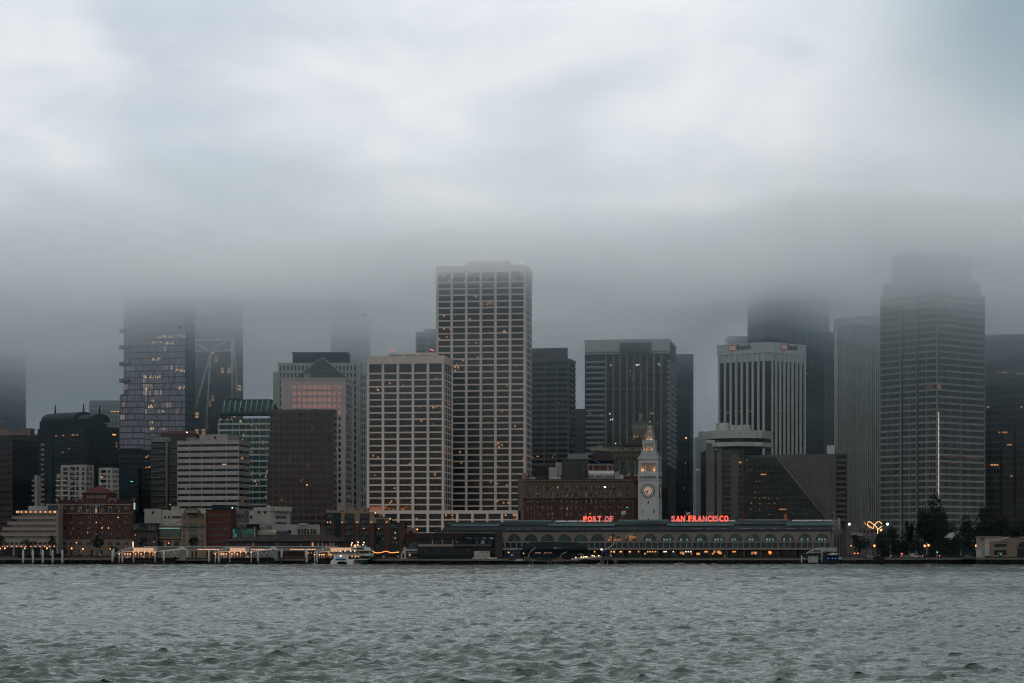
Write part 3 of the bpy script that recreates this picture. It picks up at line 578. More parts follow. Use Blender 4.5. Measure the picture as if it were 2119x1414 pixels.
# concrete tower behind
def square_crown():
    P = one(575.5, 736, 1500, 34); B = Bld('office_tower', 'grey concrete tower with slit windows, stepped shoulders and dark square crown', 'skyscraper', P); f = B.face(0)
    B.prism('wall', G, f.z(751), M['green_conc']); B.prism('shoulder', G, f.z(768), M['green_conc'], pts=one(565, 575.4, 1506, 24)); B.prism('shoulder', G, f.z(751.5), M['green_conc'], pts=one(735, 745, 1504, 26)); Q = one(736, 757.5, 1508, 22); B.prism('shoulder', G, f.z(771), M['green_conc'], pts=Q)
    C = one(605.5, 719.5, 1506, 22); B.prism('crown', f.z(755), f.z(729), M['dark'], pts=C); c = Face(B, C[0], C[1]); B.prism('crown_cap', f.z(729), f.z(727.6), M['slate'], pts=C, off=.5)
    c.many('crown_fins', [(u - .15, u + .15, f.z(752), f.z(729), 0, .3) for u in lin(.3, c.L - .3, 44)], M['slate'])
    ws = []
    for k in range(21):
        y = 757 + k * 14.5
        for px in [579 + i * 7.7 for i in range(21)]: ws.append((f.u(px), f.u(px + 3.3), f.z(y + 10), f.z(y), -.2, .05))
    f.many('slit_windows', ws, M['g_dark'])
    f.many('ribs', [(f.u(577.2 + i * 7.7), f.u(578.2 + i * 7.7), 30, f.z(753), 0, .3) for i in range(22)], M['green_conc'])
    q = Face(B, Q[0], Q[1]); ws = []
    for k in range(20):
        y = 777 + k * 14.5
        for px in (739, 744, 749, 754): ws.append((q.u(px), q.u(px + 2.2), q.z(y + 9), q.z(y), -.2, .05))
    q.many('slit_windows', ws, M['g_dark']); q.many('lit_windows', [(q.u(x), q.u(x + 1.6), q.z(1016), q.z(1010), 0, .08) for x in (739.3, 744.3, 754.3)], M['warm_dim'])
square_crown()
def pyramid():
    P = [Vector((X(582, 1428), 1428)), Vector((X(602, 1420), 1420)), Vector((X(715, 1420), 1420)), Vector((X(728.5, 1450), 1450)), Vector((X(728.5, 1450), 1462)), Vector((X(584, 1470), 1470))]
    B = Bld('office_tower', 'pale stone tower with grey pyramid roof and rows of windows tinted with a pink sky reflection', 'skyscraper', P); c, f, g = B.face(0), B.face(1), B.face(2)
    B.prism('wall', G, f.z(784), M['rose_stone']); B.prism('parapet', f.z(786), f.z(782), M['rose_stone'], off=.4)
    base = [(X(611, 1424), 1424), (X(719, 1424), 1424), (X(719, 1424) , 1456), (X(611, 1424), 1456)]; zb, za = f.z(782.5), f.z(734)
    rel = [(x - B.o.x, y - B.o.y, zb - B.z) for x, y in base]; ap = (X(667, 1440) - B.o.x, 1440 - B.o.y, za - B.z)
    obj('roof', mesh(rel + [ap], [(3, 2, 1, 0), (0, 1, 4), (1, 2, 4), (2, 3, 4), (3, 0, 4)], M['pyramid_slate']), B.t)
    obj('roof_hip', tube_mesh([[rel[0], ap], [rel[1], ap]], .35, M['steel'], 5), B.t)
    for k in range(5): # louvre lines across the face of the roof
        t = .2 + .14 * k; obj('roof_course', tube_mesh([[Vector(rel[0]).lerp(Vector(ap), t) + Vector((.4, -.15, 0)), Vector(rel[1]).lerp(Vector(ap), t) + Vector((-.4, -.15, 0))]], .12, M['dark'], 4), B.t)
    f.px('roof_hatch', 628, 641, 773, 782, -4.2, -2.5, M['steel'])
    cols = [(606.5, 612.5), (617, 622.5), (626.5, 634.5), (637.5, 645), (647.5, 655.3), (658, 665.5), (668, 675.5), (678, 685.5), (690, 695.7), (700, 705.5)]
    for k in range(19):
        y = 797.5 + 13.05 * k
        for i, (a, b) in enumerate(cols):
            if k > 4 and i < 8: continue
            f.px('window', a, b, y, y + 8, -.3, .04, M['pink_sky_glass'] if k < 5 else M['g_dark'])  # pink panes: reflection of the eastern sky put into their colour
        f.px('string_course', 602.5, 714.5, y + 9.6, y + 10.4, 0, .15, M['rose_stone'])
        g.px('window', 716, 727.5, y + 1, y + 8.5, -.3, .05, M['g_office']); g.px('spandrel', 715.3, 728.3, y + 8.6, y + 12.2, -.1, .45, M['rose_stone'])
pyramid()
# brown grid tower
def brown_tower():
    P = two(553.4, 691, 697, 1300, 4); B = Bld('office_tower', 'dark brown granite tower with a fine square window grid', 'skyscraper', P); f, g = B.face(0), B.face(1)
    B.prism('wall', G, f.z(955), M['brown_grid']); B.prism('upper_wall', f.z(955), f.z(903), M['brown_grid'], pts=two(556.6, 691, 697, 1300, 4)); B.prism('top_wall', f.z(903), f.z(848), M['brown_grid'], pts=two(558.5, 691, 697, 1300, 4))
    zs = [f.z(852.5 + 13.3 * k) for k in range(19)][::-1]; us = [f.u(v) for v in lin(566, 679, 9)]
    xl = lambda j: (559.2 if zs[j] > f.z(903) else 557 if zs[j] > f.z(955) else 554)
    for j in range(18):
        for i in range(9): f.box('window', us[i] + .45, us[i + 1] - .45, zs[j] + .75, zs[j + 1] - .6, -.2, .06, M['g_brown'])
        f.box('spandrel', f.u(xl(j)), f.L, zs[j] - .6, zs[j] + .7, 0, .3, M['brown_grid'])
        f.box('window', f.u(xl(j)) + .3, us[0] - .5, zs[j] + .75, zs[j + 1] - .6, -.2, .06, M['g_brown']); f.box('window', us[-1] + .5, f.L - .4, zs[j] + .75, zs[j + 1] - .6, -.2, .06, M['g_brown'])
        g.box('window_strip', .5, g.L - .5, zs[j] + .75, zs[j + 1] - .6, -.2, .06, M['g_brown'])
    for u in us: f.box('pier', u - .42, u + .42, zs[0], zs[-1], 0, .55, M['brown_grid'])
    f.px('lamp', 633.5, 636.5, 1003, 1005, 0, .2, M['warm']); f.px('lamp', 640, 643, 1003, 1005, 0, .2, M['warm']); f.px('roof_plant', 612, 618, 846.5, 849, -6, -3, M['dark']); f.px('roof_plant', 641, 653, 846.3, 849, -6, -3, M['dark'])
brown_tower()
# --- the two cream grid towers and their podium
def cream():
    B, f, g, zs = tower('grid_tower', 'tallest cream tower with a grid of wide dark windows, top dusted by fog', two(905, 1086, 1100, 1300, 8), 548, 1060.6, 6, 36, M['cream_conc'], M['g_office'], 1.45, .85, head=34.5, side=1, scols=5, w=.7, swin='row', cap=False)
    zt, z1 = f.z(562, f.L), zs[-1]
    us = lin(0, f.L, 6)
    for i in range(6): f.box('window', us[i] + .7, us[i + 1] - .7, z1 + .5, zt - .3, -.2, .08, M['g_office'])
    for u in us: f.box('pier', max(u - .72, -.6), min(u + .72, f.L + .6), z1, zt + .2, -.2, .7, M['cream_conc'])
    g.box('window_strip', .4, g.L - .4, z1 + .5, zt - .3, -.2, .08, M['g_office'])
    for u in lin(0, g.L, 5): g.box('pier', max(u - .5, 0), min(u + .5, g.L), z1, zt + .2, -.2, .14, M['cream_conc'])
    B.prism('wall_top', zt, f.z(548, f.L), M['cream_conc'], off=.72)
    f.px('penthouse', 962, 1047, 538.5, 549, -20, -6, M['cream_conc'])
    f.many('antennas', [(f.u(x), f.u(x) + .3, f.z(548), f.z(y), -12, -11.7) for x, y in ((962, 533), (972, 536), (990, 525), (1011, 528), (1020, 531), (1041, 529), (1047, 533))], M['steel'])
    f.put('dish', lathe_mesh([(0, 0), (1.1, .3), (1.4, .8), (1.3, .8)], M['steel'], 10), f.u(1049), -8, f.z(540))
    f.put('beacon', ball_mesh(.5, M['white_lamp']), f.u(1080.5), -1, f.z(545))
    for x in (970, 974, 1032): f.put('beacon', ball_mesh(.25, M['red_lamp']), f.u(x), -8, f.z(534))
    B, f, g, zs = tower('grid_tower', 'shorter cream grid tower standing in front with rooftop plant house', two(762, 917, 934, 1242, 8), 736, 1058, 5, 21, M['cream_conc'], M['g_office_warm'], 1.4, .8, head=36, scols=4, w=.7, cap=False)
    zt, z1 = f.z(752, f.L), zs[-1]; us = lin(0, f.L, 5)
    for i in range(5): f.box('window', us[i] + .7, us[i + 1] - .7, z1 + .5, zt - .3, -.2, .08, M['g_dark'])
    for u in us: f.box('pier', max(u - .7, -.6), min(u + .7, f.L + .6), z1, zt + .2, -.2, .7, M['cream_conc'])
    g.box('window_strip', .4, g.L - .4, z1 + .5, zt - .3, -.2, .08, M['g_dark'])
    for u in lin(0, g.L, 4): g.box('pier', max(u - .45, 0), min(u + .45, g.L), z1, zt + .2, -.2, .14, M['cream_conc'])
    B.prism('wall_top', zt, f.z(736, f.L), M['cream_conc'], off=.72)
    f.px('penthouse', 798, 897, 728.5, 737, -18, -6, M['cream_conc'])
    for a, b in ((803, 828), (833, 858), (863, 888)): f.px('louvre', a, b, 732.5, 736, -6.05, -5.9, M['grey_conc'])
    for x in (806, 810, 886, 890): f.put('beacon', ball_mesh(.28, M['red_lamp']), f.u(x), -9, f.z(721.5 if x in (806, 886) else 723)); f.put('beacon_pole', tube_mesh([[(0, 0, 0), (0, 0, 3)]], .08, M['pole']), f.u(x), -9, f.z(733))
    zr = zs[0] + .4; f.box('window', us[0] + .7, us[1] - .7, zr, zr + 2.2, .05, .10, emit('restaurant_glow', (.8, .22, .08), .05))
    for i in (1, 2): f.box('window', us[i] + .7, us[i + 1] - .7, zr, zr + 2.2, .05, .10, glass('restaurant_glass', base=(.05, .02, .012), bp=.3, blind=(.12, .06, .04), nx=9, nz=3, lit=.35, gate=0, litc=(1, .35, .12), ls=.26))
    P = one(761, 1072, 1235, 26, 1229); B = Bld('podium_block', 'low cream podium with deep dark bays joining the cream towers', 'building', P); f = B.face(0)
    B.prism('wall', G, f.z(1058), M['mauve']); edges = [763, 794, 824.5, 855, 885.5, 916, 946.5, 978, 1008.5, 1039, 1070]
    zz = [f.z(v) for v in (1116, 1103.5, 1089.5, 1076, 1063.5)]
    f.box('parapet', 0, f.L, f.z(1063.5), f.z(1056.5), -1, .8, M['cream_conc'])
    for j in range(4):
        f.box('spandrel', .05, f.L - .05, zz[j] - .4, zz[j] + .4, 0, .6, M['cream_conc'])
        for i in range(10): f.box('window', f.u(edges[i]) + .6, f.u(edges[i + 1]) - .6, zz[j] + .3, zz[j + 1] - .3, -.2, .06, M['g_office_warm'] if j == 0 else M['g_office'])
    for e in edges: f.box('pier', f.u(e) - .68, f.u(e) + .68, G, zz[-1] + .2, 0, .78, M['cream_conc'])
cream()
# --- dark banded block behind
def banded():
    P = two(1085, 1174, 1190.5, 1450, 14); B = Bld('office_tower', 'dark grey banded tower right of the tallest cream tower, blank box on its roof', 'skyscraper', P); f, g = B.face(0), B.face(1)
    B.prism('wall', G, f.z(742, f.L), M['taupe']); zs = [f.z(747 + 11.25 * k, f.L) for k in range(24)][::-1]
    grey = M['grey_band'] = wall('grey_band', (.135, .13, .135))
    for j in range(23):
        for a, b in ((1086, 1125), (1127.5, 1151), (1153.5, 1178)): f.box('window', f.u(a), min(f.u(b), f.L), zs[j] + .75, zs[j + 1] - .75, -.2, .05, M['g_dark'])
        f.box('spandrel', 0, f.L + .35, zs[j] - .75, zs[j] + .75, 0, .4, grey); g.box('spandrel', 0, g.L, zs[j] - .75, zs[j] + .75, 0, .38, grey)
        g.box('window_strip', .4, g.L - .4, zs[j] + .75, zs[j + 1] - .75, -.2, .05, M['g_dark'])
    for x in (1126.2, 1152.2, 1176): f.box('pier', f.u(x) - .45, f.u(x) + .45, zs[0], zs[-1] + .7, 0, .5, grey)
    B.prism('parapet', zs[-1], f.z(741.5, f.L), grey, off=.42)
    B.prism('roof_block', f.z(742, f.L), f.z(718, f.L), grey, pts=two(1095, 1172, 1175, 1456, 14)); 
    for a in (1103, 1115): f.px('roof_opening', a, a + 8, 732, 740, -2, .3, M['dark'])
    B, f, g, zs = tower('office_block', 'slim dark block filling the gap left of the ribbed corner tower', one(1185, 1212, 1620, 20), 846.5, 1010, 3, 6, M['taupe'], M['g_dark'], 3.2, 4.2, head=16, win='each', w=.3)
banded()
# --- ribbed tower with flag tower in front
def ribbed():
    P = two(1210.5, 1382, 1398.5, 1500, 9); B = Bld('office_tower', 'broad tower with nine pale vertical ribs, blank band top and fog on its right', 'skyscraper', P); f, g = B.face(0), B.face(1)
    B.prism('wall', G, f.z(702, f.L), M['mauve']); top = M['green_conc']
    f.px('parapet', 1210.6, 1386, 703, 727.5, 0, .9, top); f.px('roof_line', 1210.6, 1386, 728.2, 729.5, 0, 1.2, M['steel']); f.px('frieze', 1210.6, 1386, 730, 733, 0, .8, top)
    B.prism('roof', f.z(703, f.L), f.z(701.6, f.L), top, off=.9)
    f.px('roof_block', 1284, 1348, 710, 731, .9, 4, M['taupe'])
    ribs = [1254, 1269.7, 1283.7, 1297.8, 1311.8, 1326, 1340, 1353.8, 1368.5]; zs = [f.z(737 + 11.2 * k, f.L) for k in range(21)][::-1]
    for j in range(20):
        f.put('floor_band', sweep_mesh([(0, -.95), (-.9, -.75), (-1.15, 0), (-.9, .75), (0, .95)], f.u(1212.5), f.u(1251.5), M['concrete_band']), 0, 0, zs[j])
        f.px('window_strip', 1213, 1251, 0, 0, 0, 0, M['g_band']) if False else f.box('window', f.u(1213), f.u(1251), zs[j] + 1, zs[j + 1] - 1, -.2, .1, M['g_office'])
        f.put('floor_band', sweep_mesh([(0, -.95), (-.9, -.75), (-1.15, 0), (-.9, .75), (0, .95)], f.u(1380.5), f.u(1388.5), M['concrete_band']), 0, 0, zs[j])
        f.box('window', f.u(1380.5), min(f.L - .1, f.u(1388.5)), zs[j] + 1, zs[j + 1] - 1, -.2, .1, M['g_office'])
        for i in range(8): f.box('window', f.u(ribs[i] + 1), f.u(ribs[i + 1] - 1), zs[j] + .95, zs[j + 1] - .95, -.2, .08, M['g_office_warm'])
        f.box('spandrel', f.u(1254), f.u(1368), zs[j] - .9, zs[j] + .9, 0, .25, M['maroon'])
        g.box('spandrel', .2, g.L, zs[j] - .8, zs[j] + .8, 0, .4, M['concrete_band']); g.box('window_strip', .2, g.L, zs[j] + .8, zs[j + 1] - .8, -.2, .08, M['g_dark'])
    for x in ribs: f.box('rib', f.u(x - 2), f.u(x + 2), 25, f.z(733), 0, 1.6, M['grey_conc'])
    f.px('corner_wall', 1371, 1380, 733, 1010, 0, 1.2, M['taupe']); f.px('edge_fin', 1210.6, 1212.3, 733, 1000, 0, 1.3, M['slate'])
    f.many('lamps', [(f.u(x), f.u(x) + .45, f.z(y), f.z(y) + .45, 1.7, 2) for x, y in ((1264, 756.5), (1317, 756.5), (1322, 756), (1318, 758.5), (1362, 755.5), (1365, 758), (1262, 857.5), (1263.5, 870), (1267.5, 868.5), (1274, 918.5))], M['white_lamp'])
    f.many('ceiling_lights', [(f.u(x), f.u(x) + .6, f.z(y), f.z(y) + .3, .1, .3) for y in (768, 805, 906) for x in [1260 + 7.3 * i for i in range(15)] if (x * 7 + y) % 3 > .6], M['warm_dim'])
    B, f0, f1, zs = tower('office_tower', 'dark narrow tower dissolving into fog right of the ribbed tower', two(1396, 1428, 1434.5, 1680, 22), 735, 1050, 4, 18, M['dark'], M['g_dark'], 1.6, 1.8, scols=2)
    for k in range(12): f0.px('window', 1417, 1421, 770 + k * 23, 780 + k * 23, .5, .62, M['g_dark'])
    f0.px('lamp', 1418.5, 1422, 905.5, 908, .6, .9, M['warm'])
    B = Bld('distant_block', 'pale distant block glimpsed in fog between dark tower and concrete hotel', 'building', one(1440, 1468, 2500, 30)); f = B.face(0); B.prism('wall', G, f.z(905), M['pale_conc']); f.px('roof_block', 1447, 1470, 893, 905, -10, -2, M['sand'])
    f.many('ribs', [(u, u + .8, G, f.z(908), 0, .8) for u in lin(1, f.L - 1, 6)], M['grey_conc'])
    f.many('lit_windows', [(f.u(x), f.u(x) + .9, f.z(y), f.z(y) + .9, 0, .3) for x, y in ((1454, 942), (1441, 973), (1444, 973), (1452, 990), (1452, 997))], M['warm'])
ribbed()
# --- bank tower
def text_mesh(s, size, depth, mat, bold=.02, align='LEFT'):
    cu = bpy.data.curves.new('text', 'FONT'); cu.body = s; cu.size = size; cu.extrude = depth; cu.offset = bold; cu.align_x = align; cu.resolution_u = 3
    o = bpy.data.objects.new('text', cu); COL.objects.link(o); bpy.context.view_layer.update()
    me = bpy.data.meshes.new_from_object(o.evaluated_get(bpy.context.evaluated_depsgraph_get())); bpy.data.objects.remove(o); bpy.data.curves.remove(cu)
    me.materials.clear(); me.materials.append(mat); return me
def stand(face, name, me, u, w, z, parent=None):     # lettering stood upright on a face
    q = face.at(u, w); return obj(name, me, parent or face.B.t, (q.x, q.y, z - face.B.z), (R(90), 0, face.a))
def bank():
    P = [Vector((X(1487, 1420), 1420)), Vector((X(1580, 1400), 1400)), Vector((X(1599, 1400), 1400)), Vector((X(1665, 1421), 1421)), Vector((X(1660, 1450), 1450)), Vector((X(1494, 1450), 1450))]
    B = Bld('bank_tower', 'pale ribbed tower with bank signs on its blank top band', 'skyscraper', P); L = [B.face(i) for i in range(3)]; c = M['bank_stone']
    zt = Z(708.5, 1400); B.prism('wall', G, zt - .5, M['mauve']); B.prism('crown', Z(730.5, 1400), zt, c, off=1.0); B.prism('frieze', Z(747, 1400), Z(731.2, 1400), c, off=.25)
    ribs = ([1489, 1501.3, 1513, 1524.4, 1536, 1547.2, 1558.7, 1570.3, 1581], [1598], [1604.5, 1613, 1621.5, 1630, 1638.4, 1646.8, 1655.2, 1663.8])
    for f, rs in zip(L, ribs):
        for x in rs:
            u = f.u(x); f.put('rib', prism_mesh([(-.75, 0), (-.45, -1.25), (.45, -1.25), (.75, 0)], 30 - B.z, Z(730.8, 1400) - B.z, c), u, 0, B.z)
        ed = [0] + [f.u(x) for x in rs] + [f.L]
        for i in range(len(ed) - 1):
            if ed[i + 1] - ed[i] < 1.2: continue
            f.box('window_strip', ed[i] + .2, ed[i + 1] - .2, 30, Z(747.2, 1400), -.2, .1, M['g_bank'])
        f.many('floor_lines', [(.1, f.L - .1, Z(758 + 11.3 * k, 1400), Z(755 + 11.3 * k, 1400), 0, .16) for k in range(17)], M['mauve'])
    f = L[0]; f.many('ceiling_lights', [(f.u(a), f.u(b), f.z(y + 1), f.z(y), .1, .22) for a, b, y in ((1499, 1512, 852.5), (1528, 1535, 851), (1551, 1556, 852), (1579, 1583, 852), (1529, 1531, 840))], M['warm_dim'])
    L[2].many('ceiling_lights', [(L[2].u(a), L[2].u(b), L[2].z(852), L[2].z(851), .1, .22) for a, b in ((1606, 1610), (1614, 1618))], M['warm_dim'])
    for f, sx, sw, tx, tw in ((L[0], 1510.5, 15.5, 1527.5, 30), (L[2], 1613, 12.5, 1626, 23)):
        u0, u1 = f.u(sx), f.u(sx + sw); zc = f.z(727.5); zt2 = f.z(714.5); w = u1 - u0
        sh = [(0, 0, -.42), (w * .12, 0, -.15)]
        outl = [(0, zt2 - zc), (0, (zt2 - zc) * .25), (w * .5, 0), (w, (zt2 - zc) * .25), (w, zt2 - zc)]
        f.put('shield', mesh([(x, -.2, z) for x, z in outl] + [(x, .3, z) for x, z in outl], [(0, 1, 2, 3, 4), (9, 8, 7, 6, 5)] + [(i, 5 + i, 5 + (i + 1) % 5, (i + 1) % 5) for i in range(5)], M['red']), u0, 1.15, zc)
        hgt = 4.9
        me = text_mesh('us', hgt, .12, M['sign_white'], .05); k = w * .84 / max(me.vertices, key=lambda v: v.co.x).co.x; a = stand(f, 'letter_us', me, u0 + w * .08, 1.5, zc + 1.15); a.scale = (k, 1, 1)
        me = text_mesh('bank', hgt, .15, M['navy'], .085); k = (f.u(tx + tw) - f.u(tx)) / max(me.vertices, key=lambda v: v.co.x).co.x; a = stand(f, 'letter_bank', me, f.u(tx), 1.25, zc + 1.15); a.scale = (k, 1, 1)
M['g_bank'] = glass('bank_glass', base=(.005, .007, .009), blind=(.013, .014, .017), bp=.3, lit=0, mode='pos', cw=4, fh=3.5)
bank()
def bronze():
    P = two(1549, 1580, 1716, 1900, 62); B = Bld('dark_tower', 'huge dark bronze tower with sawtooth bays dissolving into fog behind the bank tower', 'skyscraper', P); f, g = B.face(0), B.face(1)
    zt = f.z(572, f.L); B.prism('wall', G, zt, M['darker'])
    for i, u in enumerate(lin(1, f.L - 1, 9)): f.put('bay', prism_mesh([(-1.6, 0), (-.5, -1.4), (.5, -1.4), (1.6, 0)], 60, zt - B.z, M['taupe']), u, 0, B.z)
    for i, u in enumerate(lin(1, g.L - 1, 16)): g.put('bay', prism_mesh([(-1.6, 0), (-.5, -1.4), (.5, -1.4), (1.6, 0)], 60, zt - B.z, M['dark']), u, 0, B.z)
    g.many('lit_windows', [(g.u(x), g.u(x) + 1, g.z(y), g.z(y) + .7, 1, 1.7) for x, y in ((1668, 773), (1640, 611))], M['warm_dim'])
    B, f0, f1, zs = tower('office_tower', 'narrow taupe tower slice between the dark bronze tower and finned slab', one(1713, 1734, 1800, 20), 690, 960, 3, 20, M['taupe'], M['g_dark'], 2.2, 2.4, win='each', w=.3)
    B, f0, f1, zs = tower('fog_tower', 'ghostly flat topped block in fog left of the dark bronze tower', one(1507, 1556, 2050, 30), 698, 760, 5, 4, M['dark'], M['g_dark'], 1.5, 2, win='row')
bronze()
# --- finned slab and stepped tower at right
def slab():
    P = [Vector((X(1728.5, 1478), 1478)), Vector((X(1733, 1470), 1470)), Vector((X(1828, 1448), 1448)), Vector((X(1828, 1448), 1480))]
    B = Bld('finned_slab', 'grey slab tower of fine vertical fins with a plain pale top', 'skyscraper', P); e, f = B.face(0), B.face(1); c = M['green_conc']
    zt = f.z(655.5); B.prism('wall', G, zt - .3, M['mauve']); B.prism('crown', f.z(673.5), zt, c, off=.9); e.box('end_pier', 0, e.L, G, f.z(673), 0, .9, c)
    f.box('end_pier', -.6, .9, G, f.z(673), 0, .9, c)
    for u in lin(2.2, f.L - .4, 20): f.put('fin', prism_mesh([(-.5, 0), (-.3, -1.0), (.3, -1.0), (.5, 0)], .2, f.z(673.2) - B.z, c), u, 0, B.z)
    f.many('lamps', [(f.u(x), f.u(x) + .8, f.z(y), f.z(y) + .5, .2, .5) for x, y in ((1736, 737), (1741, 736), (1743.5, 736), (1763, 684), (1775, 683.5), (1776, 910), (1795, 910), (1799, 910), (1819, 909.5), (1797, 1050), (1769, 1063))], M['warm_dim'])
slab()
def stepped():
    P = [Vector((X(px, Y), Y)) for px, Y in ((1822, 1296), (1866, 1281), (1898, 1272), (1940, 1261), (2036, 1290))] + [Vector((X(2030, 1320), 1320)), Vector((X(1830, 1322), 1322))]
    B = Bld('stepped_tower', 'broad stepped tower of curved window bands half veiled by fog at right', 'skyscraper', P); c = M['concrete_band']
    Yc = 1266; zz = lambda y: Z(y, Yc); B.prism('wall', G, zz(604), M['dark'])
    T1 = [Vector((X(px, Y), Y)) for px, Y in ((1828, 1296), (1870, 1284), (1940, 1264), (2029, 1291))] + [Vector((X(2024, 1316), 1316)), Vector((X(1836, 1318), 1318))]
    T2 = [Vector((X(px, Y), Y)) for px, Y in ((1846, 1292), (1890, 1276), (2011, 1296))] + [Vector((X(2006, 1312), 1312)), Vector((X(1852, 1314), 1314))]
    B.prism('upper_tier', zz(604), zz(574), c, pts=T1); B.prism('top_tier', zz(574), zz(516), c, pts=T2); B.prism('top_roof', zz(516), zz(514.5), M['steel'], pts=T2, off=.4)
    s = Face(B, T1[2], T1[3]); s.put('skylight', mesh([(0, -.4, 0), (15, -.4, -1), (16, 3, 2.6), (-2, 3, 3.6)], [(0, 1, 2, 3)], M['light_steel']), s.u(1948), .2, zz(594))
    zs = [zz(1115.4 - 13.35 * k) for k in range(39)]
    for fi in range(4):
        f = B.face(fi); n = max(4, int(f.L / 1.05)); u0 = .25 if fi in (0, 3) else 1.3; u1 = f.L - (.25 if fi == 3 else .5)
        for j in range(38):
            f.box('window_strip', u0, u1, zs[j] + .6, zs[j + 1] - .6, -.2, .06, M['g_stepped']); f.box('spandrel', u0, u1, zs[j] - .58, zs[j] + .58, 0, .55, c)
        f.many('mullions', [(u - .16, u + .16, zs[0], zs[-1], 0, .28) for u in lin(u0, u1, n)], M['grey_conc'])
        f.box('corner_pier', f.L - .45, f.L + .2, G, zs[-1] + .4, 0, .8, c); f.box('parapet', .1, f.L - .1, zs[-1] - .5, zz(602.5), 0, .6, c)
        f.box('pier', f.L * .48, f.L * .48 + .5, G, zs[-1], 0, .72, c)
    f = B.face(3); f.many('lit_windows', [(f.u(a), f.u(b), f.z(yb), f.z(yt), .05, .12) for a, b, yt, yb in ((1967, 1980, 955.5, 959.5), (1954, 1975, 674.5, 676), (1988, 1996, 664.5, 665.5), (1951, 1960, 1035, 1036))], M['warm_dim'])
    f.many('rose_windows', [(f.u(a), f.u(b), f.z(948.5), f.z(941), .04, .10) for a, b in ((1953, 1978), (1996, 2031))], emit('rose_window', (.35, .14, .10), .10))
    q = f.at(0, .9)
    t = thing('light_string', 'vertical string of small white bulbs on the corner of the stepped tower', 'string lights', (q.x + B.o.x, q.y + B.o.y, zz(1054)))
    n = 84; Ht = zz(855) - zz(1054); b = ball_mesh(.22, M['bulb'], 6, 4)
    for i in range(n): obj('bulb', b, t, (0, 0, Ht * i / (n - 1)))
    obj('cable', tube_mesh([[(0, .3, -1), (0, .3, Ht)]], .05, M['pole'], 4), t)
M['g_stepped'] = glass('stepped_glass', base=(.007, .011, .013), blind=(.024, .021, .023), bp=.3, lit=.03, gate=.95, mode='pos', cw=2.1, fh=3.66, ls=.4); M['bulb'] = emit('white_bulb', (1, .82, .68), 1.1)
stepped()
B, f0, f1, zs = tower('office_tower', 'dark banded tower cut by the right edge, its top lost in fog', two(2028, 2180, 2200, 1400, 14), 690, 1130, 22, 32, M['taupe'], M['g_dark'], .45, 1.3, head=8, win='row', w=.4)
for x in (2049, 2072, 2101): f0.px('shaft', x - 1.6, x + 1.6, 705, 1130, .1, .75, M['dark'])
f0.many('lit_windows', [(f0.u(x), f0.u(x) + w, f0.z(y), f0.z(y) + .8, .1, .45) for x, y, w in ((2084, 922, 2), (2091, 922, 1), (2042, 843, 2), (2112, 844, 1.2), (2091, 987, 1.4))], M['warm_dim'])
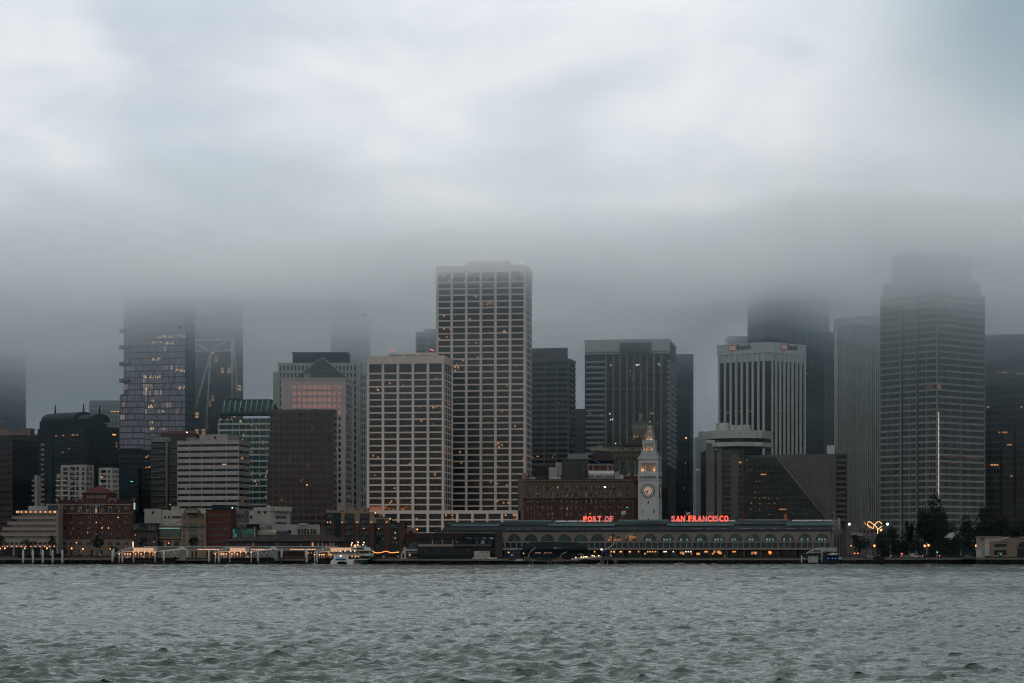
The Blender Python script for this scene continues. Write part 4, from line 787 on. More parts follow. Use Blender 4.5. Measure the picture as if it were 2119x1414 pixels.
# --- concrete hotel with revolving restaurant
def hotel():
    P = one(1461, 1723, 1300, 46, 1290); B = Bld('concrete_hotel', 'raw concrete hotel with terraced sloping facade and round restaurant on top', 'hotel', P); f = B.face(0); c = M['hyatt']
    zz = f.z
    B.prism('wall', G, zz(941), c, pts=one(1540, 1723, 1300, 46, 1290)); B.prism('core', G, zz(930), M['mauve'], pts=one(1462, 1540, 1302, 40))
    for a, b, y, w in ((1461.5, 1479, 918, 1.5), (1484, 1494.5, 912, 2.2), (1513, 1529, 935, 1.8)): f.px('wall_pier', a, b, y, 1120, -.5, w, c)
    f.px('cap', 1461, 1479.5, 911, 918, -1, 1.9, M['green_conc']); f.px('lintel', 1494.6, 1540, 930, 939.5, -.5, 1.6, c)
    for k in range(13):
        y = 940.3 + 11.25 * k
        f.px('window', 1494.7, 1512.8, y, y + 7.6, -.2, .2, M['g_hotel_dark']); f.px('floor_edge', 1494.7, 1512.8, y + 7.9, y + 11, -.2, .9, c)
        f.px('window', 1529.2, 1538.8, y, y + 7, -.2, .2, M['g_hotel']); f.px('floor_edge', 1529.2, 1539.5, y + 7.4, y + 11, -.2, 1.2, c); f.px('window', 1479.2, 1483.8, y, y + 8, -.2, .2, M['g_dark'])
        f.px('corner_edge', 1538.9, 1539.9, y, y + 11.2, -.2, 1.3, c)
    # terraced floors stepping forward and to the right as they come down
    for k in range(12):
        y = 946 + 11.3 * k; xe = 1605 + 9.1 * k; w = .5 + 1.15 * k; n = int((xe - 1541) / 9.65)
        u0 = f.u(1541); u1 = f.u(xe); zb, ztop = zz(y + 11.3), zz(y)
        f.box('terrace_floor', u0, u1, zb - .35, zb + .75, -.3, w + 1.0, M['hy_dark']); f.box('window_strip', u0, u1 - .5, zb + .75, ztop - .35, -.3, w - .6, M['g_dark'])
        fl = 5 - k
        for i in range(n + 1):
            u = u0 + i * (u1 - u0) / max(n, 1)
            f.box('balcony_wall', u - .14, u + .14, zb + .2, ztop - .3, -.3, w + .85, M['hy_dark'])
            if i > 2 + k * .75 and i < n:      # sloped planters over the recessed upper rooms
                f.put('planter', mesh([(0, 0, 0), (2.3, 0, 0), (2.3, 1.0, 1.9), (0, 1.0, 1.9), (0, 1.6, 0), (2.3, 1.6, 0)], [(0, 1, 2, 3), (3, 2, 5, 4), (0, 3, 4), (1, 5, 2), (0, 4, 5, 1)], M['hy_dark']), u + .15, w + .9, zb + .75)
    sl = tube_mesh([[(f.u(1605), -1.2, zz(944) - B.z), (f.u(1712), -14, zz(1081) - B.z)]], .7, c, 4); f.put('slope_coping', sl, 0, 0, B.z)
    f.many('balcony_lamps', [(f.u(x), f.u(x) + .22, zz(y), zz(y) + .22, 3 + (y - 946) * .1, 3.4 + (y - 946) * .1) for x, y in ((1545, 954), (1553, 974), (1572, 996), (1565, 998), (1563, 1021), (1563, 1032), (1573, 1033), (1581, 1032), (1584, 1031), (1592, 1033), (1610, 1033.5), (1555, 1043), (1556, 1042), (1573, 1044), (1592, 1044), (1603, 1043), (1554.5, 1055), (1573, 1055), (1618.5, 1055), (1592, 1066))], M['warm'])
    f.px('end_wall', 1722, 1731, 925, 1120, -30, .6, c); f.px('stair_head', 1711, 1727, 922, 940, -12, .9, M['green_conc'])
    Q = one(1731.5, 1752, 1288, 30); q = Face(B, Q[0], Q[1]); B.prism('end_wing', G, q.z(939), M['mauve'], pts=Q)
    for k in range(13): q.px('floor_edge', 1731.6, 1751.5, 938.5 + 11.3 * k, 942.5 + 11.3 * k, 0, .8, c); q.px('window_strip', 1731.8, 1749, 943 + 11.3 * k, 949 + 11.3 * k, -.2, .1, M['g_hotel_dark'])
    q.px('edge_pier', 1749, 1752, 938, 1100, 0, .5, M['hy_dark'])
    # restaurant
    cxp, Yc = 1528, 1309; ctr = Vector((X(cxp, Yc), Yc)) - B.o; rr = X(1600, Yc) - X(cxp, Yc)
    def ring(name, r, y0, y1, m, n=14, ph=.07): return obj(name, prism_mesh([(r * math.cos(2 * math.pi * (k + ph) / n), r * math.sin(2 * math.pi * (k + ph) / n)) for k in range(n)], Z(y1, Yc) - B.z, Z(y0, Yc) - B.z, m), B.t, (ctr.x, ctr.y, 0))
    g = M['green_conc']
    ring('restaurant_roof', rr, 894, 910, g, 8, -.2); ring('restaurant_glass', rr * .86, 909.5, 919, M['g_black2'], 24); ring('restaurant_floor', rr * .99, 918, 926.5, g, 8, -.2); ring('restaurant_neck', rr * .62, 926, 942, M['mauve'], 16)
    h = Face(B, (X(1400, Yc - 4), Yc - 4), (X(1650, Yc - 4), Yc - 4))
    h.put('lift_drum', lathe_mesh([(3.9, 0), (3.9, 4.6)], g, 20, False), h.u(1495.5), 0, Z(893, Yc))
    for x, r, y in ((1515, 1.7, 880), (1524, 1.4, 884), (1531, 1.6, 880), (1541, 1.7, 880), (1549, 1.2, 880)): h.put('roof_drum', lathe_mesh([(r, 0), (r, Z(y, Yc) - Z(894, Yc))], g, 12, False), h.u(x), 0, Z(894.5, Yc))
    me = text_mesh('HYATT', .95, .08, M['bright'], .02); k = (f.u(1477) - f.u(1464)) / max(me.vertices, key=lambda v: v.co.x).co.x; a = stand(f, 'sign_lettering', me, f.u(1464), 1.62, zz(1063.5)); a.scale = (k, 1, 1)
M['g_black2'] = wall('dark_ring_glass', (.02, .016, .018), rough=.3)
M['g_hotel_dark'] = glass('hotel_dark_glass', base=(.006, .009, .011), bp=.15, blind=(.03, .026, .024), lit=.05, gate=.93, nx=4, nz=2)
hotel()
# ================================================================ middle row behind the ferry hall
def arch_mesh(w, h, d, mat, n=12, base=0.0):    # flat-bottomed round-headed slab: total height h, width w, depth d (towards -y)
    r = w / 2; pts = [(-r, 0), (r, 0)] + [(r * math.cos(math.pi * k / n), h - r * base - (r if h >= r else h) + r * math.sin(math.pi * k / n) * (1 if h >= r else h / r)) for k in range(n + 1)]
    m = len(pts); vs = [(x, -d, z) for x, z in pts] + [(x, .2, z) for x, z in pts]
    return mesh(vs, [tuple(range(m)), tuple(range(2 * m - 1, m - 1, -1))] + [(i, m + i, m + (i + 1) % m, (i + 1) % m) for i in range(m)], mat)
def ring_mesh(r0, r1, z0, d, mat, n=12, a0=0, a1=math.pi):   # arch moulding
    vs, fs = [], []
    for k in range(n + 1):
        a = a0 + (a1 - a0) * k / n
        for r, y in ((r0, -d), (r1, -d), (r1, 0), (r0, 0)): vs.append((r * math.cos(a), y, z0 + r * math.sin(a)))
    for k in range(n):
        for i in range(4): fs.append((k * 4 + i, k * 4 + (i + 1) % 4, k * 4 + 4 + (i + 1) % 4, k * 4 + 4 + i))
    return mesh(vs, fs, mat)
def landmark():
    P = two(1083, 1312, 1320, 1215, 10, 40); P[0] = Vector((X(1083, 1222), 1222)); B = Bld('brick_office', 'long dark brick office block with heavy cornice and pale window blinds', 'building', [Vector((X(1073, 1240), 1240)), P[0], P[1], P[2], Vector((X(1078, 1262), 1262))]); s, f, g = B.face(0), B.face(1), B.face(2)
    B.prism('wall', G, f.z(992), M['brick']); s.box('side_wall', 0, s.L, G, f.z(990), 0, .3, M['pink'])  # pink side: light falling there is put into the wall colour
    f.box('upper_storey', 0, f.L, f.z(1030), f.z(1003.5), 0, .35, M['terra']); g.box('upper_storey', 0, g.L, f.z(1030), f.z(1003.5), 0, .35, M['terra'])
    f.box('cornice', -1, f.L + 1, f.z(996), f.z(993.2), -.2, 1.6, M['terra']); f.box('frieze', -.2, f.L + .2, f.z(1004), f.z(996.2), -.2, .6, M['terra']); f.box('string_course', -.4, f.L + .4, f.z(1031.5), f.z(1028.5), -.2, .8, M['terra']); f.box('roof_edge', -.8, f.L + .8, f.z(993), f.z(991.8), -.4, 1.3, M['slate'])
    cols = [1113.2 + 9.92 * i for i in range(18)]
    for x in cols:
        for y, h in ((1006.5, 8), (1020, 8.5)): f.px('window', x - 2.6, x + 2.6, y, y + h, .2, .42, M['g_small'])
        for k in range(4): f.px('window', x - 2, x + 2, 1034.2 + 13.6 * k, 1041.2 + 13.6 * k, -.1, .06, M['g_small'])
        f.px('pilaster', x + 3.4, x + 6.4, 1004, 1029, .2, .85, M['terra'])
    for x in (1092.5, 1098.5, 1296.5, 1302.5):
        for k in range(4): f.px('window', x - 1.9, x + 1.9, 1034.2 + 13.6 * k, 1041.2 + 13.6 * k, -.1, .06, M['g_small'])
    for x in (1095.5, 1299.5):
        for y, h in ((1006.5, 8), (1020, 8.5)): f.px('window', x - 2.5, x + 2.5, y, y + h, .2, .42, M['g_small'])
        for d in (-6.5, 5.5): f.px('pilaster', x + d, x + d + 2.2, 1004, 1029, .2, .8, M['terra'])
    for x in (1106.3, 1288, 1310): f.px('quoin_strip', x - 1, x + 1, 1031, 1085, 0, .35, M['terra'])
    f.px('green_lamp', 1297, 1298.5, 1049.5, 1051, .1, .2, M['green_lamp']); f.px('lamp', 1250, 1254, 1007, 1009.5, .45, .5, M['white_lamp'])
    f.px('chimney', 1078, 1085, 978, 990, -8, -5, M['pink']); f.put('vent', lathe_mesh([(.35, 0), (.35, 2.5), (.55, 2.6), (.55, 3.2)], M['pink'], 8), f.u(1092), -5, f.z(990)); f.px('roof_hatch', 1094, 1106, 987, 991.5, -6, -3, M['steel'])
landmark()
def rooftops():
    B = Bld('gabled_roofs', 'dark gabled rooftops stepping up behind the long brick block', 'building', one(1098, 1150, 1330, 22)); f = B.face(0); B.prism('wall', G, f.z(985), M['taupe'])
    f.put('roof', mesh([(0, -8, 0), (14, -8, 0), (14, 0, 0), (0, 0, 0), (3, -4, 6.5), (11, -4, 6.5)], [(0, 1, 5, 4), (1, 2, 5), (2, 3, 4, 5), (3, 0, 4)], M['tile']), .4, -8, f.z(986)); f.px('attic', 1118, 1146, 964, 986, -14, -9, M['mauve'])
    for x in (1112, 1119): f.px('window', x, x + 3.5, 986, 991, 0, .1, M['g_small'])
    B = Bld('roof_house', 'pale green rooftop house with two small windows behind the brick block', 'building', one(1136, 1168, 1320, 16)); f = B.face(0); B.prism('wall', G, f.z(967), M['green_conc']); f.px('upper_block', 1150, 1163, 957, 968, -6, .2, M['green_conc'])
    for x in (1153, 1160): f.px('window', x, x + 3.6, 983, 989.5, 0, .12, M['g_small'])
    f.put('roof_tent', mesh([(0, 0, 0), (9, 0, 0), (9, 5, 0), (0, 5, 0), (4.5, 2, 1.9)], [(0, 1, 4), (1, 2, 4), (2, 3, 4), (3, 0, 4)], M['light_steel']), f.u(1135.5), 6, f.z(993))
    B = Bld('plain_block', 'blank grey brown block with a paler box on top behind the brick block', 'building', one(1164, 1217.5, 1300, 24)); f = B.face(0); B.prism('wall', G, f.z(951), M['taupe']); f.px('roof_block', 1175, 1217.4, 939, 951.5, -14, .15, M['grey_conc'])
    f.many('joints', [(0, f.L, f.z(y), f.z(y) + .12, 0, .06) for y in (966, 980)] + [(u, u + .1, G, f.z(951), 0, .05) for u in lin(2, f.L - 2, 4)], M['mauve']); f.px('window', 1211, 1216, 973, 986, 0, .1, M['g_dark']); f.px('roof_line', 1164, 1217.5, 950.5, 952, -.1, .25, M['slate'])
    B = Bld('brick_house', 'small brick and white trimmed building with a silver barrel roof before it', 'building', one(1216, 1268, 1270, 20)); f = B.face(0); B.prism('wall', G, f.z(962), M['red_brick'])
    f.px('parapet', 1215, 1269.5, 960, 963.5, -.4, .5, M['stone']); 
    for x in (1217, 1227, 1257.5, 1267): f.px('pilaster', x - 1.4, x + 1.4, 963.5, 985, 0, .35, M['stone'])
    for x in (1222, 1232, 1241, 1250, 1262): f.px('window', x - 1.3, x + 1.3, 966.5, 972, -.1, .06, M['g_small'])
    r = 1.6; prof = [(0, 0)] + [(-2.4 + 2.4 * math.cos(math.pi - math.pi * k / 8), 1.7 * math.sin(math.pi * k / 8)) for k in range(9)]
    f.put('barrel_roof', sweep_mesh([(-6, 0), (-6, 1.2), (-5, 2.1), (-3.5, 2.7), (-2, 2.9), (0, 2.6), (0, 0)], f.u(1218), f.u(1270), M['light_steel']), 0, 0, f.z(985)); f.px('lower_wall', 1217, 1270.5, 984, 995, 0, 5.6, M['grey_conc'])
    for x in (1229, 1249): f.px('lamp', x - .5, x + .5, 987, 988, 5.6, 5.8, M['warm'])
    f.many('roof_plant', [(f.u(x), f.u(x) + w, f.z(992), f.z(y), 1, 2.5) for x, y, w in ((1272, 978, 1), (1277, 976, .7), (1281, 983, 2.4), (1292, 985, 2), (1300, 980, .6), (1305, 986, 3), (1312, 984, 1.2), (1320, 985, 2))], M['light_steel']); f.px('red_parapet', 1290, 1322, 986, 992, 2, 3.5, M['red_tile'])
rooftops()
def stone_hall():
    P = one(1252, 1332, 1345, 40); B = Bld('stone_office', 'ornate stone office building with tall arched windows and green eaves', 'building', P); f = B.face(0)
    B.prism('wall', G, f.z(930), M['terra']); f.px('attic', 1222, 1333, 924.5, 933, -6, .4, M['sand']); f.px('eaves', 1250, 1334, 921.5, 925, -8, 1.3, M['green']); f.px('cornice', 1250, 1336, 933, 936.5, -1, 1.3, M['terra'])
    for i in range(10):
        if i % 3 != 2: f.px('window', 1262 + i * 6.4, 1265.5 + i * 6.4, 927, 931, .2, .5, M['g_small'])
    for i in range(6): f.px('window', 1275 + i * 8, 1280 + i * 8, 945.5, 952, -.1, .06, M['g_office_warm'])
    aw = f.u(1297) - f.u(1283.5)
    for x in (1274, 1290, 1306.5): f.put('arched_window', arch_mesh(aw * .94, 7.5, .1, M['g_ferry']), f.u(x), 0, f.z(983)); f.put('arch_moulding', ring_mesh(aw * .47, aw * .56, 7.5 - aw * .47, .3, M['terra']), f.u(x), 0, f.z(983))
    for x in (1266, 1282, 1298, 1314.5): f.px('pilaster', x - 1, x + 1, 953, 985, 0, .5, M['stone'])
    f.put('pitched_roof', mesh([(0, -7, 0), (15, -7, 0), (15, 0, 0), (0, 0, 0), (3, -3.5, 6), (11, -3.5, 6)], [(0, 1, 5, 4), (1, 2, 5), (2, 3, 4, 5), (3, 0, 4)], M['tile']), f.u(1219), 3, f.z(955)); f.px('dark_wing', 1219, 1268, 953, 990, .4, 3.5, M['darker']); f.px('chimney', 1238, 1246, 922, 935, -2, .2, M['sand'])
    f.many('blue_lamps', [(f.u(x), f.u(x) + .4, f.z(y), f.z(y) + .4, 3.6, 3.8) for x, y in ((1232, 956), (1238, 959), (1233.5, 953))], M['blue_lamp'])
    f.put('hip_roof', mesh([(0, -9, 0), (11, -9, 0), (11, 0, 0), (0, 0, 0), (9, -4, 4.6), (12, -4, 4.6)], [(0, 1, 5, 4), (1, 2, 5), (2, 3, 4, 5), (3, 0, 4)], M['tile']), f.u(1288), -4, f.z(922))
    # belvedere tower
    Q = two(1309, 1337, 1342, 1352, 12); B = Bld('belvedere_tower', 'cream arcaded tower with green pyramid roof and small domed lantern, left of the clock tower', 'tower', Q); f, g = B.face(0), B.face(1); z = f.z; c = M['sand']
    B.prism('wall', G, z(907), c); B.prism('string_course', z(908), z(906), c, off=.4); B.prism('core', z(907), z(883), M['terra'], off=-1.4); B.prism('entablature', z(887), z(881.5), c, off=.15); B.prism('cornice', z(881.6), z(880.4), c, off=.8); B.prism('roof', z(880.4), z(869), M['green'], off=.7, top_off=-3.2)
    for i, u in enumerate(lin(.5, f.L - .5, 5)): f.box('column', u - .32, u + .32, z(906), z(887), -1, .05, c)
    for i, u in enumerate(lin(.5, g.L - .5, 4)): g.box('column', u - .3, u + .3, z(906), z(887), -1, .05, c)
    us = lin(.5, f.L - .5, 5)
    for i in range(5): f.put('arch', ring_mesh((us[1] - us[0]) * .36, (us[1] - us[0]) * .55, 0, .2, c), (us[i] + us[i + 1]) / 2, 0, z(888.5))
    for x in (1315.5, 1323.5): f.px('window', x - 1.5, x + 1.5, 914.5, 919.5, -.1, .06, M['g_dark'])
    for x, y in ((1312.5, 902), (1318, 903), (1333, 900)): f.px('lamp', x - .5, x + .5, y, y + 1.5, -1.3, -1.1, M['warm'])
    ctr = sum(Q, Vector((0, 0))) / 4 - B.o
    obj('lantern', lathe_mesh([(1.5, 0), (1.5, .4), (1.05, .5), (1.05, 4), (1.4, 4.1), (1.4, 4.6)], c, 10, False), B.t, (ctr.x, ctr.y, z(869.5) - B.z)); obj('lantern_dome', lathe_mesh([(1.3, 0), (1.2, .8), (.6, 1.7), (.12, 2.0), (.08, 4.5)], M['green'], 10), B.t, (ctr.x, ctr.y, z(869.5) - B.z + 4.6))
stone_hall()
# ================================================================ clock tower
def clock_tower():
    P = two(1320.6, 1362.4, 1370.6, 1165, 13, 12); P[2] = P[1] + (P[2] - P[1]).normalized() * (P[1] - P[0]).length; P[3] = P[0] + P[2] - P[1]
    B = Bld('clock_tower', 'white clock tower with tiered lit belfry rising above the long arcaded hall', 'clock tower', P); f, g = B.face(0), B.face(1); z = f.z; c = M['tower_white']; w = f.L
    ctr = sum(P, Vector((0, 0))) / 4
    def sq(s):  # square of half-width factor s about the centre
        return [ctr + (p - ctr) * s for p in P]
    B.prism('shaft', G, z(985), c); B.prism('base_cornice', z(985.2), z(981), c, off=.35); B.prism('window_band', z(991.5), z(985.2), c, off=.12); B.prism('lower_cornice', z(993), z(991.6), c, off=.45)
    for face in (f, g):
        for i in range(7): u = w * (.14 + .12 * i); face.box('square_window', u - .38, u + .38, z(990.2), z(986.3), 0, .2, M['g_dark'])
        # corner pilasters and recessed centre panel lines
        for u in (.55, w - .55): face.box('corner_pilaster', u - .55, u + .55, G, z(993), 0, .14, c)
        for u in (w * .26, w * .74): face.box('panel_edge', u - .12, u + .12, G, z(1004), 0, .08, c)
        face.box('slit_window', w * .5 - .28, w * .5 + .28, z(1043.5), z(1036.5), -.1, .07, M['g_dark'])
        for u in (w * .24, w * .78): face.box('slit_window', u - .28, u + .28, z(1062.5), z(1055), -.1, .07, M['g_dark'])
        face.box('slit_window', w * .5 - .3, w * .5 + .3, z(1080), z(1073), -.1, .07, M['g_dark'])
        # clock
        zc = z(1016) - B.z; r = 3.35; u = w * .49
        q = face.at(u, .05)
        d = obj('clock_face', None, B.t) if False else None
        rot = (R(90), 0, face.a)
        disc = obj('clock_face', lathe_mesh([(r, 0), (r, .18)], M['clock_white'], 36, False), B.t, (q.x, q.y, zc), rot)
        obj('clock_rim', bm_ring(r * .97, r * 1.06, .34, M['black'], 36), disc); obj('inner_rim', bm_ring(r * .64, r * .69, .26, M['black'], 32), disc)
        obj('lit_dial', lathe_mesh([(r * .63, 0), (r * .63, .22)], M['dial'], 28, False), disc)
        for k in range(12):
            a = k * math.pi / 6; obj('numeral', cube(M['black']), disc, (r * .83 * math.cos(a), r * .83 * math.sin(a), .2), (0, 0, a), (r * .22, .22, .1))
        for k in range(12):
            a = (k + .5) * math.pi / 6; obj('minute_mark', cube(M['black']), disc, (r * .93 * math.cos(a), r * .93 * math.sin(a), .2), (0, 0, a), (.25, .12, .1))
        for ln, ang, wd in ((r * .78, R(200), .3), (r * .56, R(247), .42)):   # 7:42 by the hands
            obj('clock_hand', cube(M['black']), disc, (ln * .42 * math.cos(ang), ln * .42 * math.sin(ang), .32), (0, 0, ang), (ln * 1.15, wd, .06))
    # belfry with lit columns
    B.prism('belfry_floor', z(981), z(975.5), c, off=.05); B.prism('belfry_core', z(976), z(956), M['lit_stone'], pts=sq(.66)); B.prism('belfry_lintel', z(958.5), z(950.5), c, off=-.15); B.prism('belfry_cornice', z(950.5), z(948.3), c, off=.5)
    for face in (f, g):
        for u in (0.55, 1.25, w - 1.25, w - .55): face.box('belfry_pier', u - .45, u + .45, z(976), z(958), -1.2, -.1, c)
        for u in [w * (.28 + .148 * k) for k in range(4)]: face.put('belfry_column', lathe_mesh([(.34, 0), (.28, 4.0), (.4, 4.3), (.4, z(958) - z(975.6))], c, 8), u, -.55, z(975.6))
    for k, (s, y0, y1) in enumerate(((.86, 948.4, 943), (.80, 943, 939), (.74, 939, 933.5))): B.prism('stepped_tier', z(y0), z(y1), c, pts=sq(s)); B.prism('tier_ledge', z(y1) , z(y1 - .7), c, pts=sq(s + .03))
    for s in ((-1, -1), (1, -1), (1, 1), (-1, 1)):
        q = ctr + (P[1] - P[0]).normalized() * s[0] * w * .45 + (P[2] - P[1]).normalized() * s[1] * w * .45 - B.o; obj('finial', lathe_mesh([(.35, 0), (.5, .5), (.25, .9), (.08, 1.5)], c, 8), B.t, (q.x, q.y, z(948.3) - B.z))
    s = .62; B.prism('upper_core', z(933), z(915), M['lit_stone'], pts=sq(.36)); B.prism('upper_lintel', z(917.5), z(912), c, pts=sq(s)); B.prism('upper_cornice', z(912), z(910.8), c, pts=sq(s + .06))
    U = sq(s); fu, gu = Face(B, U[0], U[1]), Face(B, U[1], U[2])
    for face in (fu, gu):
        for u in (.5, face.L - .5): face.box('upper_pier', u - .5, u + .5, z(933), z(917), -.9, 0, c)
        for u in (face.L * .36, face.L * .5, face.L * .64): face.put('upper_column', lathe_mesh([(.24, 0), (.2, z(917.5) - z(932.8))], c, 8), u, -.4, z(932.8))
    o = ctr - B.o
    def drum(name, r, y0, y1, m, n=16): return obj(name, lathe_mesh([(r, 0), (r, z(y1) - z(y0))], m, n, False), B.t, (o.x, o.y, z(y0) - B.z))
    for r, y0, y1 in ((2.05, 911, 896), (1.25, 894, 881)):
        drum('lantern_core', r * .7, y0, y1, M['lit_stone'], 14); drum('lantern_base', r * 1.1, y0, y0 - 2.6, c); drum('lantern_ring', r * 1.1, y1 + 2.4, y1, c); drum('lantern_cornice', r * 1.22, y1, y1 - .9, c)
        for k in range(10): a = k * math.pi / 5; obj('lantern_column', lathe_mesh([(.15, 0), (.13, z(y1 + 2) - z(y0 - 2))], c, 6), B.t, (o.x + r * math.cos(a), o.y + r * math.sin(a), z(y0 - 2) - B.z))
    obj('cupola', lathe_mesh([(1.35, 0), (1.2, .8), (.7, 1.6), (.25, 2.1), (.12, 3)], M['taupe'], 12), B.t, (o.x, o.y, z(880.2) - B.z)); obj('gilt_ball', ball_mesh(.38, emit('gilt_glow', (1, .5, .15), .6)), B.t, (o.x, o.y, z(871.5) - B.z)); obj('flagpole', tube_mesh([[(0, 0, 0), (0, 0, z(847) - z(871))]], .1, M['light_steel'], 6), B.t, (o.x, o.y, z(871) - B.z))  # ball's golden gleam is painted as a glow of its material
    p = Vector((o.x + B.o.x, o.y + B.o.y)); flag('flag', 'small red and white flag flying from the clock tower pole', p.x, p.y, z(853), [M['flag_red'], M['flag_white']], 2.0, 1.7)
    for zz_, e, r in ((z(974), 260, .5), (z(931), 110, .4), (z(908), 70, .3), (z(892), 40, .25)):
        for sgn in (-1, 1):
            ld = bpy.data.lights.new('belfry_lamp', 'POINT'); ld.energy = e; ld.color = (1, .5, .22); ld.shadow_soft_size = r
            off = f.d * (sgn * w * .27 * (1 if e > 200 else .6 if e > 100 else .45)) + f.n * (w * (.42 if e > 200 else .29 if e > 100 else .24)); lo = bpy.data.objects.new('belfry_lamp', ld); link(lo); lo.parent = B.t; lo.location = (o.x + off.x, o.y + off.y, zz_ - B.z)
def bm_ring(r0, r1, h, mat, n):
    vs, fs = [], []
    for k in range(n):
        a = 2 * math.pi * k / n
        for r, zz in ((r0, 0), (r1, 0), (r1, h), (r0, h)): vs.append((r * math.cos(a), r * math.sin(a), zz))
    for k in range(n):
        q = (k + 1) % n
        for i in range(4): fs.append((k * 4 + i, k * 4 + (i + 1) % 4, q * 4 + (i + 1) % 4, q * 4 + i))
    return mesh(vs, fs, mat)
def flag(name, label, x, y, z, mats, w=2.2, h=1.5, pole=0, lean=0, n=6):
    t = thing(name, label, 'flag', (x, y, z))
    for i, m in enumerate(mats):
        vs, fs = [], []; hh = h / len(mats)
        for k in range(n + 1):
            for j in (0, 1): vs.append((.12 + w * k / n, .18 * math.sin(k * 1.7), (1 - i) * hh * 1.0 + (j - 1) * hh + lean * k / n + .08 * math.sin(k * 2.1)))
        for k in range(n): fs.append((2 * k, 2 * k + 2, 2 * k + 3, 2 * k + 1))
        o = obj('cloth', mesh(vs, fs, m, True), t)
        o.modifiers.new('thickness', 'SOLIDIFY').thickness = .04
    if pole: obj('pole', tube_mesh([[(0, 0, h - pole), (0, 0, h + .3)]], .07, M['light_steel'], 6), t)
    return t
M['clock_white'] = wall('clock_enamel', (.62, .61, .57), var=.05); M['dial'] = emit('lit_dial', (.60, .38, .27), .32); M['lit_stone'] = wall('warm_stone', (.5, .42, .36), var=.08)
clock_tower()
